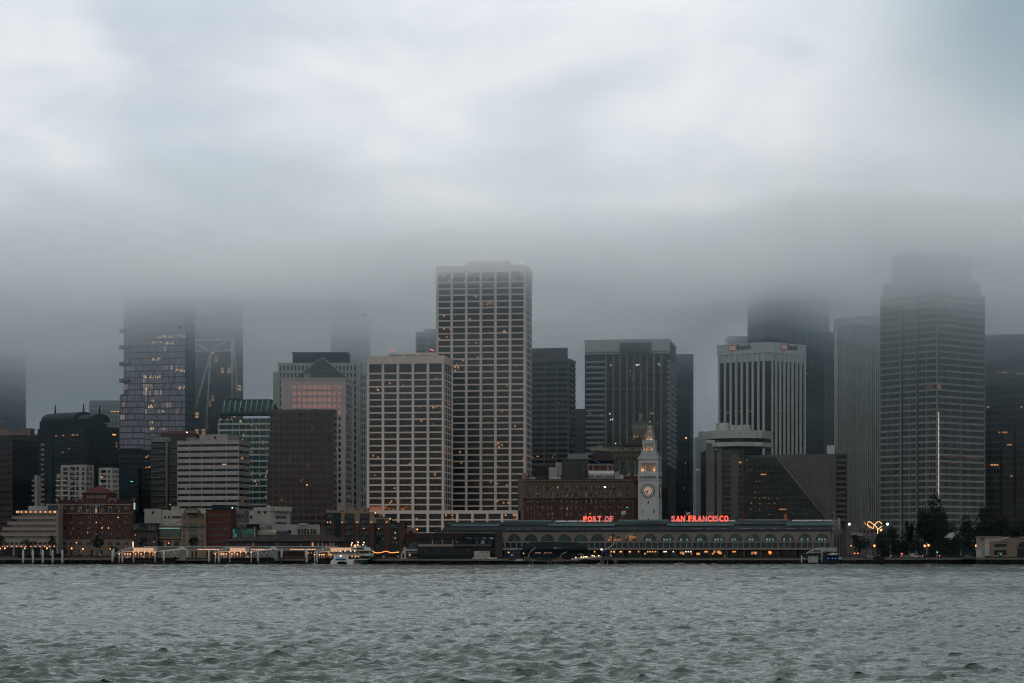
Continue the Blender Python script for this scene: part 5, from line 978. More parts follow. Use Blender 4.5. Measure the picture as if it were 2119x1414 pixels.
# ================================================================ long arcaded ferry hall
def ferry_hall():
    P = two(900, 1722, 1750, 1122, 12.2, 62); B = Bld('ferry_hall', 'long low ferry hall with a row of arched windows, slate roof and red rooftop lettering', 'ferry terminal', P); f, g = B.face(0), B.face(1); c = M['ferry_wall']; U = f.u
    fs = Face(B, f.p0 - f.n * 9.2, f.p1 - f.n * 9.2); V = fs.u; fm = Face(B, f.p0 - f.n * 15, f.p1 - f.n * 15); VM = fm.u
    zl = lambda y: Z(y, f.Y(f.u(1400)))       # heights measured half way along the front
    eave, ledge1, gal0, gal1, led2 = zl(1099), zl(1120.8), zl(1123), zl(1134), zl(1138.2)
    um = f.L
    B.prism('wall', gal1 - .3, eave, c); B.prism('core', G, gal1 - .3, M['darker'], off=-4.5)
    f.box('upper_ledge', 0, um, zl(1122.3), ledge1, -.2, 1.3, c); f.box('lower_ledge', 0, um, led2, gal1, -.2, 3.0, c); f.box('gallery_floor', 0, um, led2 + .2, led2 + .6, -6, 2.6, c)
    f.box('eave_board', -.4, um + .4, eave - .1, eave + .5, -.3, .7, M['slate'])
    # roof: steep slate slope, clerestory gutter, raised monitor
    prof = [(.8, 0), (-5.5, zl(1089.5) - eave), (-5.5, zl(1086.5) - eave), (-13, zl(1080.5) - eave), (-30, zl(1080.5) - eave), (-45, 0)]
    f.put('roof', sweep_mesh([(-w, zz) for w, zz in prof], U(915), um, M['slate']), 0, 0, eave + .45)
    for a, b in ((930, 1030), (1132, 1270), (1378, 1516), (1625, 1732)):
        f.put('gutter_band', sweep_mesh([(4.4, 2.2), (5.0, 3.5), (6.2, 3.5), (6.2, 2.2)], U(a), U(b), M['teal_metal']), 0, .3, eave + .45)
    hm = zl(1076.5) - zl(1080.5)
    for a, b, up in ((1044, 1144, 1), (1280, 1384, 1), (1530, 1632, 1)):
        f.put('roof_monitor', sweep_mesh([(12.6, 0), (12.6, hm * .75), (13.6, hm * 1.05), (22, hm * 1.2), (30, hm * .6), (30, 0)], VM(a), VM(b), M['teal_metal']), 0, 0, zl(1080.6) + .4)
    for a, b in ((1150, 1270), (1394, 1524), (1640, 1728)):
        n = 5 if b - a > 100 else 4
        for i in range(n): f.put('skylight', sweep_mesh([(12.8, 0), (13.2, .55), (17, .9), (17, 0)], VM(a + (b - a) * i / n), VM(a + (b - a) * (i + .9) / n), M['light_steel']), 0, 0, zl(1081.4) + .5)
    f.many('roof_vents', [(U(x), U(x) + w, zl(1095.5), zl(1094.2), -2.2, .2) for x, w in ((1049, .8), (1059, 1.2), (1070, 2), (1088, 2.6), (1190, 1), (1245, 5), (1265, 2.5), (1381, .7), (1437, 3.5), (1461, 2), (1495, 2), (1534, 5), (1573, 1.3), (1600, 1.5), (1628, 1.2), (1637, 1.5), (1672, 1.6))], M['steel'])
    # arches
    ctrs = [1029.5, 1064.5, 1099, 1133.5, 1168, 1202.5, 1237, 1271.8, 1307.3, 1345, 1381, 1416, 1451.5, 1487, 1522.3, 1558, 1593.8, 1629.6, 1665.7, 1701.5]
    for i, x in enumerate(ctrs):
        u0, u1 = U(x - 14.3), U(x + 14.3); w = u1 - u0; h = zl(1104.3) - zl(1119.8); r = w / 2; n = 14; yw = zl(1119.8)
        gm = M['g_ferry_lit'] if i in (7, 8) else M['g_ferry']
        aw = f.put('arched_window', arch_mesh(w * .97, h * .98, .12, gm), (u0 + u1) / 2, 0, yw)
        k = h / r
        mo = ring_mesh(r * .97, r * 1.07, 0, .35, c, 16); f.put('arch_moulding', mo, (u0 + u1) / 2, 0, yw).scale = (1, 1, k)
        for d in (-.62, -.31, 0, .31, .62): hh = h * math.sqrt(1 - d * d) * .97; obj('glazing_bar', cube(M['pole']), aw, (d * r, -.16, hh / 2), 0, (.14, .12, hh))
        obj('glazing_bar', cube(M['pole']), aw, (0, -.16, h * .36), 0, (w * .88, .12, .13))
        if i > 8:
            for d in random.sample([-.47, -.05, .4], 2 + (i % 3 == 1)): obj('lit_pane', cube(M['pane_glow']), aw, (d * r, -.14, h * .19), 0, (.85, .1, .9))
    # gallery bays under the arches
    bays = [1011.5] + [c_ + 17.6 for c_ in ctrs if c_ < 1700] + [1719.5]
    for i in range(len(bays) - 1):
        a, b = U(bays[i]), U(bays[i + 1])
        for q in range(3): f.box('gallery_window', a + (b - a) * q / 3 + .18, a + (b - a) * (q + 1) / 3 - .18, gal1 + .05, gal0 - .05, -.1, 2.2, M['g_gallery'])
        for q in (1, 2): f.box('mullion', a + (b - a) * q / 3 - .12, a + (b - a) * q / 3 + .12, gal1, gal0, 0, 2.45, M['steel'])
        f.box('pier', b - .3, b + .3, gal1, gal0 + .3, 0, 2.75, c)
        f.box('ground_pier', b - .35, b + .35, G, led2 + .3, -4, 1.4, M['taupe'])
        f.box('shop_window', a + .5, b - .5, G + .3, led2 - .4, -4.4, -3.9, M['shop'] if 1180 < bays[i] < 1640 else M['g_dark'])
    f.box('gallery_head', 0, um, gal0 - .05, ledge1 - .4, -.1, 2.5, c)
    for x, wd, m in ((1553, 16, 'warm'), (1484, 8, 'warm_dim'), (1405, 9, 'pane_glow'), (1590, 6, 'warm')): f.px('lit_shop', x, x + wd * .9, 1142, 1147.5, -3.9, -3.7, M['shop_glow'])
    f.px('red_lamp', 1590, 1594, 1141, 1145, -2, -1.4, emit('orange_sign', (1, .22, .03), 2.2))
    for x in (1206.5, 1230, 1252, 1264.5, 1270, 1283, 1286, 1302, 1304, 1321, 1324.5, 1340, 1345, 1350, 1356, 1361, 1459, 1463, 1517, 1521): f.put('lamp', ball_mesh(.34, M['warm']), f.u(x), -.6, zl(1142))
    for x in (1374, 1378, 1393, 1419, 1424, 1429): f.put('lamp', ball_mesh(.3, M['white_lamp']), f.u(x), -.6, zl(1142))
    # gabled end with three pointed bays
    for i in range(3):
        a, b = g.L * (i / 3), g.L * ((i + 1) / 3); hh = eave + (3.2 if i < 2 else 4.6)
        g.put('end_gable', mesh([(a, -.5, 0), (b, -.5, 0), (b, -.5, eave - G), ((a + b) / 2, -.5, hh - G + 2.5), (a, -.5, eave - G), (a, 1, 0), (b, 1, 0), (b, 1, eave - G), ((a + b) / 2, 1, hh - G + 2.5), (a, 1, eave - G)], [(0, 1, 2, 3, 4), (9, 8, 7, 6, 5)] + [(k, 5 + k, 5 + (k + 1) % 5, (k + 1) % 5) for k in range(5)], c), 0, .2, G)
        g.put('end_arch', arch_mesh((b - a) * .5, eave - G - 2.5, .15, M['g_gallery']), (a + b) / 2, .7, G + 1)
    # rooftop lettering
    sgn_w = -9.2
    for word, x0, x1, dim in (('PORT OF', 1206.5, 1270, 'RO F'.replace(' ', '')), ('SAN FRANCISCO', 1388.5, 1508.5, '')):
        u0, u1 = V(x0), V(x1); zb = zl(1079.4); hgt = (zl(1066.6) - zb) * .97
        q = f.at(u0, sgn_w) + B.o
        t = thing('roof_sign', 'red neon letters reading %s on the roof of the ferry hall' % word, 'sign', (q.x, q.y, zb - 1.2), f.a)
        me = text_mesh(word, 1, .05, M['neon'], .0); W = max(v.co.x for v in me.vertices); k = (u1 - u0) / W
        # place letter by letter from equal cells so that each is a piece of its own
        adv = {'I': .48, ' ': .55, 'F': .92, 'S': .98, 'P': .98, 'R': 1.02, 'T': .96, 'A': 1.06, 'N': 1.05, 'C': 1.0, 'O': 1.06}
        tot = sum(adv[ch] for ch in word); cell = (u1 - u0) / tot; p = 0
        dimset = {'PORT OF': (2, 5, 6), 'SAN FRANCISCO': (0, 7, 9, 10)}[word]
        for i, ch in enumerate(word):
            if ch != ' ':
                lm = text_mesh(ch, 1, .12, M['neon_dim'] if i in dimset else M['neon'], .035); xs = [v.co.x for v in lm.vertices]; ys = [v.co.y for v in lm.vertices]
                sx = adv[ch] * cell * .84 / (max(xs) - min(xs)); sy = hgt / (max(ys) - min(ys))
                o = obj('letter', lm, t, (p * cell - min(xs) * sx + cell * .05, 0, 1.2 - min(ys) * sy), (R(90), 0, 0)); o.scale = (sx, sy, 1.5)
            p += adv[ch]
        for i in range(6): u = (u1 - u0) * i / 5; obj('support', tube_mesh([[(u, .3, -1.5), (u, .3, hgt + 1)], [(u, .3, hgt * .6), (u, 2.4, -1.2)]], .09, M['pole'], 5), t)
        obj('rail', tube_mesh([[(0, .3, 1), (u1 - u0, .3, 1)], [(0, .3, hgt + 1), (u1 - u0, .3, hgt + 1)]], .07, M['pole'], 5), t)
        obj('backing', cube(M['darker']), t, ((u1 - u0) / 2, 2.6, .4), 0, (u1 - u0, .3, 1.0))
    # flags and banners on the roof
    for x, y0, y1, lab, ms, w in ((1142, 1064, 1080, 'dark limp flag on the ferry hall roof left of the red lettering', ['navy', 'flag_red'], 1.5), (1286, 1062, 1076, 'white flag on the ferry hall roof left of the clock tower', ['flag_white'], 1.9), (1419, 1061, 1080, 'white and red flag between the rooftop letters', ['flag_white', 'flag_red'], 2.0), (1726, 1066, 1080, 'blue and white flag at the right end of the ferry hall roof', ['flag_blue'], 1.6)):
        q = f.at(V(x), -9.9) + B.o; flag('flag', lab, q.x, q.y, zl(y0 + 5), [M[m] for m in ms], -w if x in (1286 + 2, 1726) else w, 2.2, zl(y0) - zl(y1), .7)
    for x, lab, m, hh in ((1061, 'narrow orange banner on the left part of the ferry hall roof', 'flag_orange', 3.0), (1537, 'narrow red banner on the ferry hall roof', 'flag_red', 3), (1623, 'broad orange banner on the ferry hall roof', 'flag_orange', 3.4)):
        q = f.at(V(x), -9.9) + B.o; t = thing('banner', lab, 'banner', (q.x, q.y, zl(1079.5))); obj('cloth', cube(M[m]), t, (.4, 0, hh / 2 + .4), (0, R(4), 0), (.6 if x < 1600 else 1.3, .08, hh)); obj('pole', tube_mesh([[(0, 0, -1.5), (0, 0, hh + .6)]], .07, M['pole'], 5), t)
M['pane_glow'] = emit('pane_glow', (.32, .48, .44), .28); M['shop_glow'] = glass('shop_glow', base=(.2, .1, .05), nx=4, nz=2, bp=.3, blind=(.1, .05, .03), lit=.8, gate=0, litc=(1, .40, .15), ls=.9)
ferry_hall()
# ================================================================ low buildings along the shore
def terraces():
    P = one(-40, 120, 1150, 40); B = Bld('terraced_office', 'pale terraced office with teal window strips and a row of round lamps along its top', 'building', P); f = B.face(0); c = M['pink'] if False else M['cream_conc']
    left = [34, 25, 15.5, 5.3, -5, -16]; B.prism('core', G, f.z(1057), M['dark'], pts=one(36, 119, 1156, 30))
    for k in range(6):
        y = 1057 + 11.6 * k; xl = left[k]
        f.px('terrace_wall', xl, 118.2, y, y + 5.8, -18 , .4 - .0 * k, M['terrace']); f.px('terrace_coping', xl - .2, 118.2, y - .8, y, -18, .7, M['terrace'])
        if k < 5: f.px('window_strip', left[k] + 9, 117.5, y + 5.9, y + 11, -17, -1.0, M['g_teal_plain'])
    f.px('end_pier', 117.8, 120.4, 1057, 1146, -18, 1.0, M['terrace'])
    f.px('base_wall', 8, 118, 1116.5, 1133, -18, .5, M['terrace']); f.px('ground_floor', 5, 118, 1133, 1150, -18, -.6, M['dark'])
    for i in range(11): f.px('window', 12.5 + 9.7 * i, 19 + 9.7 * i, 1122.5, 1127.5, .3, .56, M['g_dark'])
    for i in range(5): f.px('ground_pier', 27 + 19 * i, 30 + 19 * i, 1133, 1150, -.6, .5, M['terrace'])
    for i, x in enumerate((35, 38.5, 45, 54.3, 64, 74, 84, 94.2, 104.3, 114)): f.put('round_lamp', ball_mesh(.36 if i < 9 else .5, M['warm']), f.u(x), .75, f.z(1059.8))
    for i in range(12): f.put('lamp', ball_mesh(.26, M['warm']), f.u(6 + 9.7 * i), .9, f.z(1131))
    f.px('penthouse', 55, 94, 1047, 1057, -14, -4, M['steel']); f.px('penthouse', 94, 121, 1043, 1057, -15, -2, M['terrace'])
    for i in range(4): f.px('penthouse_window', 97.5 + 5.6 * i, 102.6 + 5.6 * i, 1045.5, 1056.5, -2.2, -1.9, M['g_brown'])
M['terrace'] = wall('terrace_stone', (.33, .275, .245))
terraces()
def brick_hotel():
    P = two(121, 274, 279.5, 1160, 4, 30); B = Bld('brick_building', 'dark brick building with red hip roofed centre, arched top windows and stone base', 'building', P); f, g = B.face(0), B.face(1); c = M['brick']; st = M['stone']
    B.prism('wall', G, f.z(1043), c); f.px('centre_block', 172, 231, 1021, 1043, -12, .5, c); f.px('stone_base', 121, 274.3, 1117, 1150, -.2, .35, M['stone_base'])
    f.px('parapet_roof', 124, 156, 1034.5, 1043, -9, .3, M['tile']); f.px('parapet_roof', 239, 272, 1034.5, 1043, -9, .3, M['tile']); f.px('corner_pier', 120.8, 124.5, 1031, 1150, -1, .6, c); f.px('corner_pier', 271, 274.5, 1031, 1117, -1, .6, c); B.prism('end_parapet', f.z(1043), f.z(1031), M['pink'], pts=[B.pts[1] + (B.pts[0] - B.pts[1]).normalized() * .5, B.pts[1], B.pts[2], B.pts[2] + (B.pts[0] - B.pts[1]).normalized() * .5])
    for a, b in ((155, 174), (227, 240)): f.px('gable_block', a, b, 1032, 1043, -8, .55, c); f.put('gable_arch', ring_mesh(1.5, 2.1, 0, .35, st, 10), f.u((a + b) / 2), .55, f.z(1039))
    # hip roof
    u0, u1 = f.u(171), f.u(232); zr = f.z(1021.5); zp = f.z(1003.5); um = (u0 + u1) / 2
    f.put('roof', mesh([(u0, -1.3, 0), (u1, -1.3, 0), (u1, 13, 0), (u0, 13, 0), (um, 5.8, zp - zr)], [(3, 2, 1, 0), (0, 1, 4), (1, 2, 4), (2, 3, 4), (3, 0, 4)], M['red_tile']), 0, 0, zr); f.px('eaves', 171, 232, 1020.3, 1021.8, -12.5, 1.3, M['tile'])
    f.put('finial', lathe_mesh([(.5, 0), (.75, .5), (.5, 1.1), (.15, 1.8), (.1, 8.5)], M['light_steel'], 8), um, -5.8, zp - .3)
    for i in range(9): f.px('frieze_panel', 181 + i * 4.4, 183.4 + i * 4.4, 1025.5, 1031.5, .4, .62, st)
    for x in (183.5, 197.5, 211):
        w = f.u(x + 4.3) - f.u(x - 4.3); zb = f.z(1061.5); h = f.z(1045) - zb
        f.put('arched_window', arch_mesh(w, h, .1, M['g_small']), f.u(x), .5, zb); f.put('arch_moulding', ring_mesh(w * .5, w * .68, h - w / 2, .35, st, 12), f.u(x), .5, zb)
        for d in (-.55, 0, .55): f.box('window_bar', f.u(x) + d * w * .9 - .14, f.u(x) + d * w * .9 + .14, zb, zb + h * .62, .4, .75, st)
    for x in (132, 149.5, 245, 262):
        w = f.u(x + 3.6) - f.u(x - 3.6); zb = f.z(1060.5); h = f.z(1050) - zb
        f.put('arched_window', arch_mesh(w * .85, h, .1, M['g_small']), f.u(x), 0, zb); f.put('arch_moulding', ring_mesh(w * .43, w * .6, h - w * .43, .25, st, 10), f.u(x), 0, zb)
    for x in (165.5, 228.5): f.px('square_window', x - 4.2, x + 4.2, 1048.5, 1060, -.1, .3, st); f.px('window', x - 2.6, x + 2.6, 1051, 1059, .2, .4, M['g_small'])
    f.px('string_course', 121, 274, 1061.6, 1063.2, -.1, .7, st); f.px('eaves_course', 124, 272, 1043.2, 1044.8, -.1, .6, st)
    for i in range(16): f.px('corbel', 125 + i * 2, 126 + i * 2, 1044.8, 1046.2, 0, .45, st); f.px('corbel', 240 + i * 2, 241 + i * 2, 1044.8, 1046.2, 0, .45, st)
    cols = [(130.5, 134.7), (147, 152), (163.5, 168.3), (182, 186.5), (194.8, 199.5), (208.5, 213), (226, 231), (242.5, 247), (259.5, 264)]
    for k in range(5):
        y = 1067 + 11.2 * k
        for a, b in cols:
            for x in (a, b): f.px('window', x - 1.35, x + 1.35, y, y + (6 if k < 4 else 4.5), -.1, .07, M['g_small'])
    for a, b in cols:
        for x in (a, b): f.px('window', x - 1.6, x + 1.6, 1122.5, 1128.5, .2, .42, M['g_dark'])
    for x in (148, 166, 190, 210): f.px('ground_door', x - 2.6, x + 2.6, 1138, 1150, .2, .42, M['g_office'])
    for k in range(3): g.px('lit_window', 276.5, 279.3, 1041.5 + 4.6 * k, 1045 + 4.6 * k, 0, .15, emit('cool_window', (.6, .75, .62), .75) if k == 0 else bpy.data.materials['cool_window'])
    for x, y in ((245.2, 1071), (159, 1123.5), (200, 1081.5), (211.5, 1093), (225, 1093)): f.put('lamp', ball_mesh(.3, M['warm']), f.u(x), .7, f.z(y))
M['stone_base'] = wall('rusticated_stone', (.19, .155, .13), sc=.9)
brick_hotel()
def row_houses():
    # shadowed low house behind the palms
    B = Bld('old_house', 'low dark house with two pale dormer windows behind a round palm', 'building', one(274, 326, 1158, 25)); f = B.face(0); B.prism('wall', G, f.z(1085), M['brown']); f.px('dormer', 276, 290, 1084, 1097, -4, .8, M['taupe']); f.px('dormer', 306, 324, 1084, 1098, -4, .8, M['taupe']); f.px('cornice', 274, 326, 1098, 1100, 0, .9, M['dark']); f.px('roof', 274, 326, 1083, 1085.5, -8, 1.1, M['slate'])
    for x in (279, 284.5): f.px('window', x - 1.6, x + 1.6, 1090.5, 1096.5, .7, .9, M['g_small'])
    for x in (311, 315, 319): f.px('window', x - 1.3, x + 1.3, 1090.5, 1096.5, .7, .9, M['g_small'])
    for x in (280, 318.5): f.px('wall_lamp', x - 1, x + 1, 1106 if x < 300 else 1120, 1109 if x < 300 else 1123, 0, .3, M['warm_dim'])
    for i in range(5): f.px('window', 280 + 9 * i, 284 + 9 * i, 1112, 1122, -.1, .08, M['g_dark'])
    B = Bld('white_block', 'long low white rendered block with few small windows behind the shore buildings', 'building', one(299, 480, 1235, 25)); f = B.face(0); B.prism('wall', G, f.z(1056), M['white']); f.px('end_block', 299.5, 334, 1053.5, 1092, -14, .6, M['white']); f.px('roof_house', 354, 370, 1048, 1056.5, -9, -1, M['white'])
    f.px('window', 314.5, 318.5, 1058.5, 1063.5, .5, .72, M['g_dark'])
    for a, b in ((339.5, 344), (348, 352), (356.5, 376)): f.px('window', a, b, 1068.5, 1073, -.1, .08, M['g_dark'])
    f.put('satellite_dish', lathe_mesh([(.2, 0), (1.1, .35), (1.15, .45)], M['bright'], 10), f.u(386), -1, f.z(1055)); f.px('roof_plant', 437, 484, 1045, 1056, -12, -3, M['dark']); f.put('roof_lamp', ball_mesh(.35, M['white_lamp']), f.u(479.5), -2.6, f.z(1051)); f.px('hoarding', 484.5, 492, 1049, 1057, -6, -5, M['steel'])
    B = Bld('low_building', 'low glass fronted building with green lit strip above beige stone base', 'building', one(315, 374.5, 1162, 22)); f = B.face(0); B.prism('wall', G, f.z(1088), M['beige2'])
    f.px('glazing', 327.5, 373, 1094.5, 1110.5, -.1, .12, M['g_teal_plain']); 
    for i in range(9): f.px('glazing_bar', 327.3 + 5.7 * i, 327.9 + 5.7 * i, 1094.5, 1110.5, 0, .28, M['dark'])
    f.px('light_strip', 328, 373, 1092.8, 1094, 0, .3, emit('green_strip', (.25, .6, .5), .5)); f.px('cornice', 325, 374.5, 1115.5, 1117, 0, .7, M['dark']); f.px('roof_edge', 326, 374.5, 1087, 1089, -.2, .8, M['steel']); f.px('string_course', 325, 374.5, 1111, 1113, 0, .5, M['beige2'])
    for a, b in ((328, 339), (345, 354), (360, 370)): f.px('window', a, b, 1120.5, 1134, -.1, .1, M['g_dark'])
    f.put('side_roof', mesh([(0, 0, 0), (9, 0, 2.6), (9, 4, 2.6), (0, 4, 0)], [(0, 1, 2, 3)], M['light_steel']), f.u(340), -6, f.z(1088))
    B = Bld('beige_building', 'five storey beige building with arched gable and dark glass bays', 'building', one(375, 426, 1158, 22)); f = B.face(0); B.prism('wall', G, f.z(1062), M['beige'])
    f.put('gable', arch_mesh(f.u(416) - f.u(386), 2.4, 8, M['beige'], 12), f.u(400.5), .3, f.z(1062.3)); f.put('gable_roof', ring_mesh(f.u(401) - f.u(386.5), f.u(402) - f.u(386.5), 0, 8.5, M['green'], 14), f.u(400.5), .2, f.z(1062.3)).scale = (1, 1, .66)
    for k, y in enumerate((1064, 1082.5, 1094, 1105, 1117, 1128)):
        h = 9 if k == 0 else 7.5
        for a, b in ((378, 385), (390, 411), (415.5, 422)): f.px('window', a, b, y, y + h, -.1, .1, M['g_teal_plain'] if k else M['g_ferry'])
        for m in (395.2, 400.5, 405.7): f.px('glazing_bar', m - .25, m + .25, y, y + h, 0, .22, M['dark'])
        f.px('string_course', 375, 426, y + h + .6, y + h + 1.8, 0, .35, M['beige'])
    f.px('cornice', 374.5, 426.5, 1090, 1091.3, 0, .8, M['slate'])
    for x in (376.4, 387.5, 413.2, 424.3): f.px('pilaster', x - 1.2, x + 1.2, 1074, 1135, 0, .3, M['beige'])
    B = Bld('red_brick_block', 'plain red brick block with five rows of small dark windows', 'building', one(426, 477.5, 1160, 22)); f = B.face(0); B.prism('wall', G, f.z(1055), M['red_brick']); f.px('parapet', 426, 477.5, 1054.3, 1056, -.3, .3, M['tile'])
    for k in range(5):
        for i in range(7): f.px('window', 430 + 6.6 * i, 434 + 6.6 * i, 1064.5 + 13.6 * k, 1069.5 + 13.6 * k, -.15, .05, M['g_brick'])
        f.px('brick_course', 426, 477.5, 1070.3 + 13.6 * k, 1071 + 13.6 * k, 0, .1, M['brick'])
    B = Bld('billboard_house', 'narrow building with tall white banner next to the red brick block', 'building', one(478.5, 506, 1185, 20)); f = B.face(0); B.prism('wall', G, f.z(1057), M['stone2']); f.px('banner', 477.5, 483.7, 1056, 1083, 0, .4, M['flag_white']); f.px('banner_print', 478, 483.2, 1064, 1068, .4, .45, M['pink']); f.px('banner_print', 479, 482.5, 1060, 1062, .4, .45, M['grey_conc'])
    for i in range(4): f.px('window', 485 + 5 * i, 487.5 + 5 * i, 1064, 1072, -.1, .1, M['g_dark'])
    f.put('roof_plants', ball_mesh(1.2, M['leaf'], 8, 6), f.u(482), 3.4, f.z(1089))
    B = Bld('white_corner_house', 'white cubic building with a curved side wing above the teal glass front', 'building', two(507, 560, 601, 1225, 40, 40)); f, g = B.face(0), B.face(1); B.prism('wall', G, f.z(1057), M['white']); f.px('upper_block', 526, 560.5, 1050, 1058, -12, .4, M['white']); f.px('centre_block', 548, 566, 1048.5, 1058, -14, -3, M['white']); g.px('side_block', 566, 600, 1052, 1058, -12, .2, M['white'])
    for a in (509.5, 517.5): f.px('window', a, a + 4.5, 1067.5, 1073.5, -.1, .1, M['g_dark'])
    for a in (535, 547.5): f.px('window', a, a + 3.2, 1058, 1062.5, .1, .5, M['g_brown'])
    for i in range(4): g.px('window', 571 + 5.7 * i, 575 + 5.7 * i, 1068.5, 1073.5, -.1, .1, M['g_dark']); g.px('window', 571 + 5.7 * i, 575 + 5.7 * i, 1081, 1084.5, -.1, .1, M['g_dark'])
    f.px('roof_vent', 545, 548.5, 1046, 1050, -4, -3, M['bright'])
    B = Bld('low_block', 'low block with teal glass curtain wall between white posts', 'building', one(478, 530, 1168, 20)); f = B.face(0); B.prism('wall', G, f.z(1092), M['mauve']); 
    for i in range(5): f.px('glazing', 481.5 + 8.9 * i, 489.6 + 8.9 * i, 1095, 1114, -.1, .2, M['g_teal_lit']); f.px('glazing_bar', 480.9 + 8.9 * i, 481.6 + 8.9 * i, 1094, 1115, 0, .4, M['teal_metal'])
    f.px('floor_edge', 480, 526, 1103, 1104, 0, .35, M['teal_metal'])
    for x in (479, 527): f.px('post', x - 1.3, x + 1.3, 1091, 1116, -.2, .6, M['white'])
    f.px('pergola', 494, 545, 1083.5, 1085, -6, 0, M['steel']); f.px('roof_house', 508, 533, 1085, 1092.5, -9, -2, M['dark'])
    for x in (495, 505, 540): f.px('pergola_post', x - .4, x + .4, 1085, 1093, -.8, -.3, M['steel'])
    B = Bld('white_low_hall', 'long low white hall with vertical slot windows on its right', 'building', two(558, 612, 662, 1195, 52, 45)); f, g = B.face(0), B.face(1); B.prism('wall', G, f.z(1085.5, f.L), M['white']); f.px('window', 597, 602.5, 1097.5, 1104.5, -.1, .1, M['g_dark'])
    for i in range(13): g.px('slot_window', 616.5 + 3.0 * i, 618.2 + 3.0 * i, 1095, 1106, -.1, .1, M['g_dark'])
    f.px('skylight', 610, 620, 1083, 1086, -5, -3, M['light_steel'])
    B = Bld('barrel_roof_shed', 'grey shed with rounded metal roof in front of the white low hall', 'building', one(530, 600, 1172, 18)); f = B.face(0); B.prism('wall', G, f.z(1107), M['taupe'])
    f.put('barrel_roof', sweep_mesh([(-.5, 0), (-.4, 1.4), (.6, 2.3), (2.2, 2.8), (6, 2.8), (6, 0)], f.u(530.5), f.u(572), M['sand']), 0, 0, f.z(1107.5)); f.put('barrel_roof', sweep_mesh([(-.3, 0), (-.2, 1), (.8, 1.9), (2.6, 2.3), (6, 2.3), (6, 0)], f.u(572.2), f.u(597), M['slate']), 0, 0, f.z(1107.5))
    f.many('roof_plant', [(f.u(x), f.u(x) + w, f.z(1098), f.z(y), -5, -3.5) for x, y, w in ((537, 1090, 2), (545, 1086, 2.4), (552, 1084, 2), (557, 1088, 1.5), (577, 1095, 2))], M['steel'])
M['beige2'] = wall('dull_beige', (.25, .20, .15)); M['stone2'] = wall('grey_pink_stone', (.20, .175, .16)); M['g_brick'] = glass('brick_block_glass', base=(.016, .026, .03), blind=(.03, .08, .07), bp=.15, nx=1, nz=2, lit=0); M['g_teal_lit'] = glass('teal_lit_glass', base=(.01, .05, .045), blind=(.02, .13, .10), bp=.4, nx=2, nz=2, lit=.35, gate=.2, litc=(.12, .5, .38), ls=.22)
row_houses()
def shore_hall():
    P = one(466, 716, 1132, 22); B = Bld('market_hall', 'long low hall with brown tiled hip roof behind the ferry gates', 'building', P); f = B.face(0); U = f.u; B.prism('wall', G, f.z(1121), M['brick'])
    f.px('fascia', 466, 716, 1119.6, 1121.5, -22, 1.8, M['dark']); z0 = f.z(1119.6); z1 = f.z(1107.3)
    f.put('roof', mesh([(U(535), -1.6, 0), (U(716), -1.6, 0), (U(716), 23, 0), (U(535), 23, 0), (U(533), 9, z1 - z0), (U(676), 9, z1 - z0)], [(0, 1, 5, 4), (1, 2, 5), (2, 3, 4, 5), (3, 0, 4)], M['tile']), 0, 0, z0); f.put('low_roof', mesh([(U(466), -1.6, 0), (U(545), -1.6, 0), (U(545), 20, 0), (U(466), 20, 0), (U(484), 7, 2.1), (U(545), 7, 2.1)], [(0, 1, 5, 4), (2, 3, 4, 5), (3, 0, 4), (1, 2, 5)], M['tile']), 0, 0, z0 + .01)
    f.put('ridge', tube_mesh([[(U(533), 9, z1 - z0), (U(676), 9, z1 - z0), (U(716), -1.6, .1)]], .22, M['taupe'], 5), 0, 0, z0 + .1)
    for i in range(24):
        a = 470 + 10.1 * i; f.px('window', a, a + 6.6, 1123, 1131, -.1, .1, M['g_dark'] if (i * 7) % 5 else M['g_small'])
    for a, b in ((645, 649), (676, 692)): f.px('lit_panel', a, b, 1122.5, 1131, 0, .16, emit('amber_panel', (.9, .32, .12), .35) if a < 650 else M['red_brick'])
    for a in (663, 672, 688, 694): f.px('white_door', a - 6, a - 3, 1123, 1130, 0, .2, M['white'])
    for i in range(7): f.px('base_window', 575 + 20 * i, 588 + 20 * i, 1140, 1149, 0, .3, M['g_dark'])
    f.px('canopy_wall', 300, 700, 1131.5, 1141, 2.2, 2.6, M['white_wall']); f.px('canopy_edge', 300, 700, 1131, 1132.2, 1.8, 3.2, M['light_steel'])
    for x0, n in ((411, 10), (521, 8), (602, 11)):
        for i in range(n): f.px('strip_lamp', x0 + 4.9 * i, x0 + 4.9 * i + 3.2, 1136.4, 1138, 2.6, 2.8, M['strip_glow'])
    f.px('skylight', 570, 573, 1113, 1115, -2, 2, M['steel'])
M['white_wall'] = wall('white_screen_wall', (.26, .25, .235)); M['strip_glow'] = emit('strip_glow', (1, .52, .28), 1.0)
shore_hall()
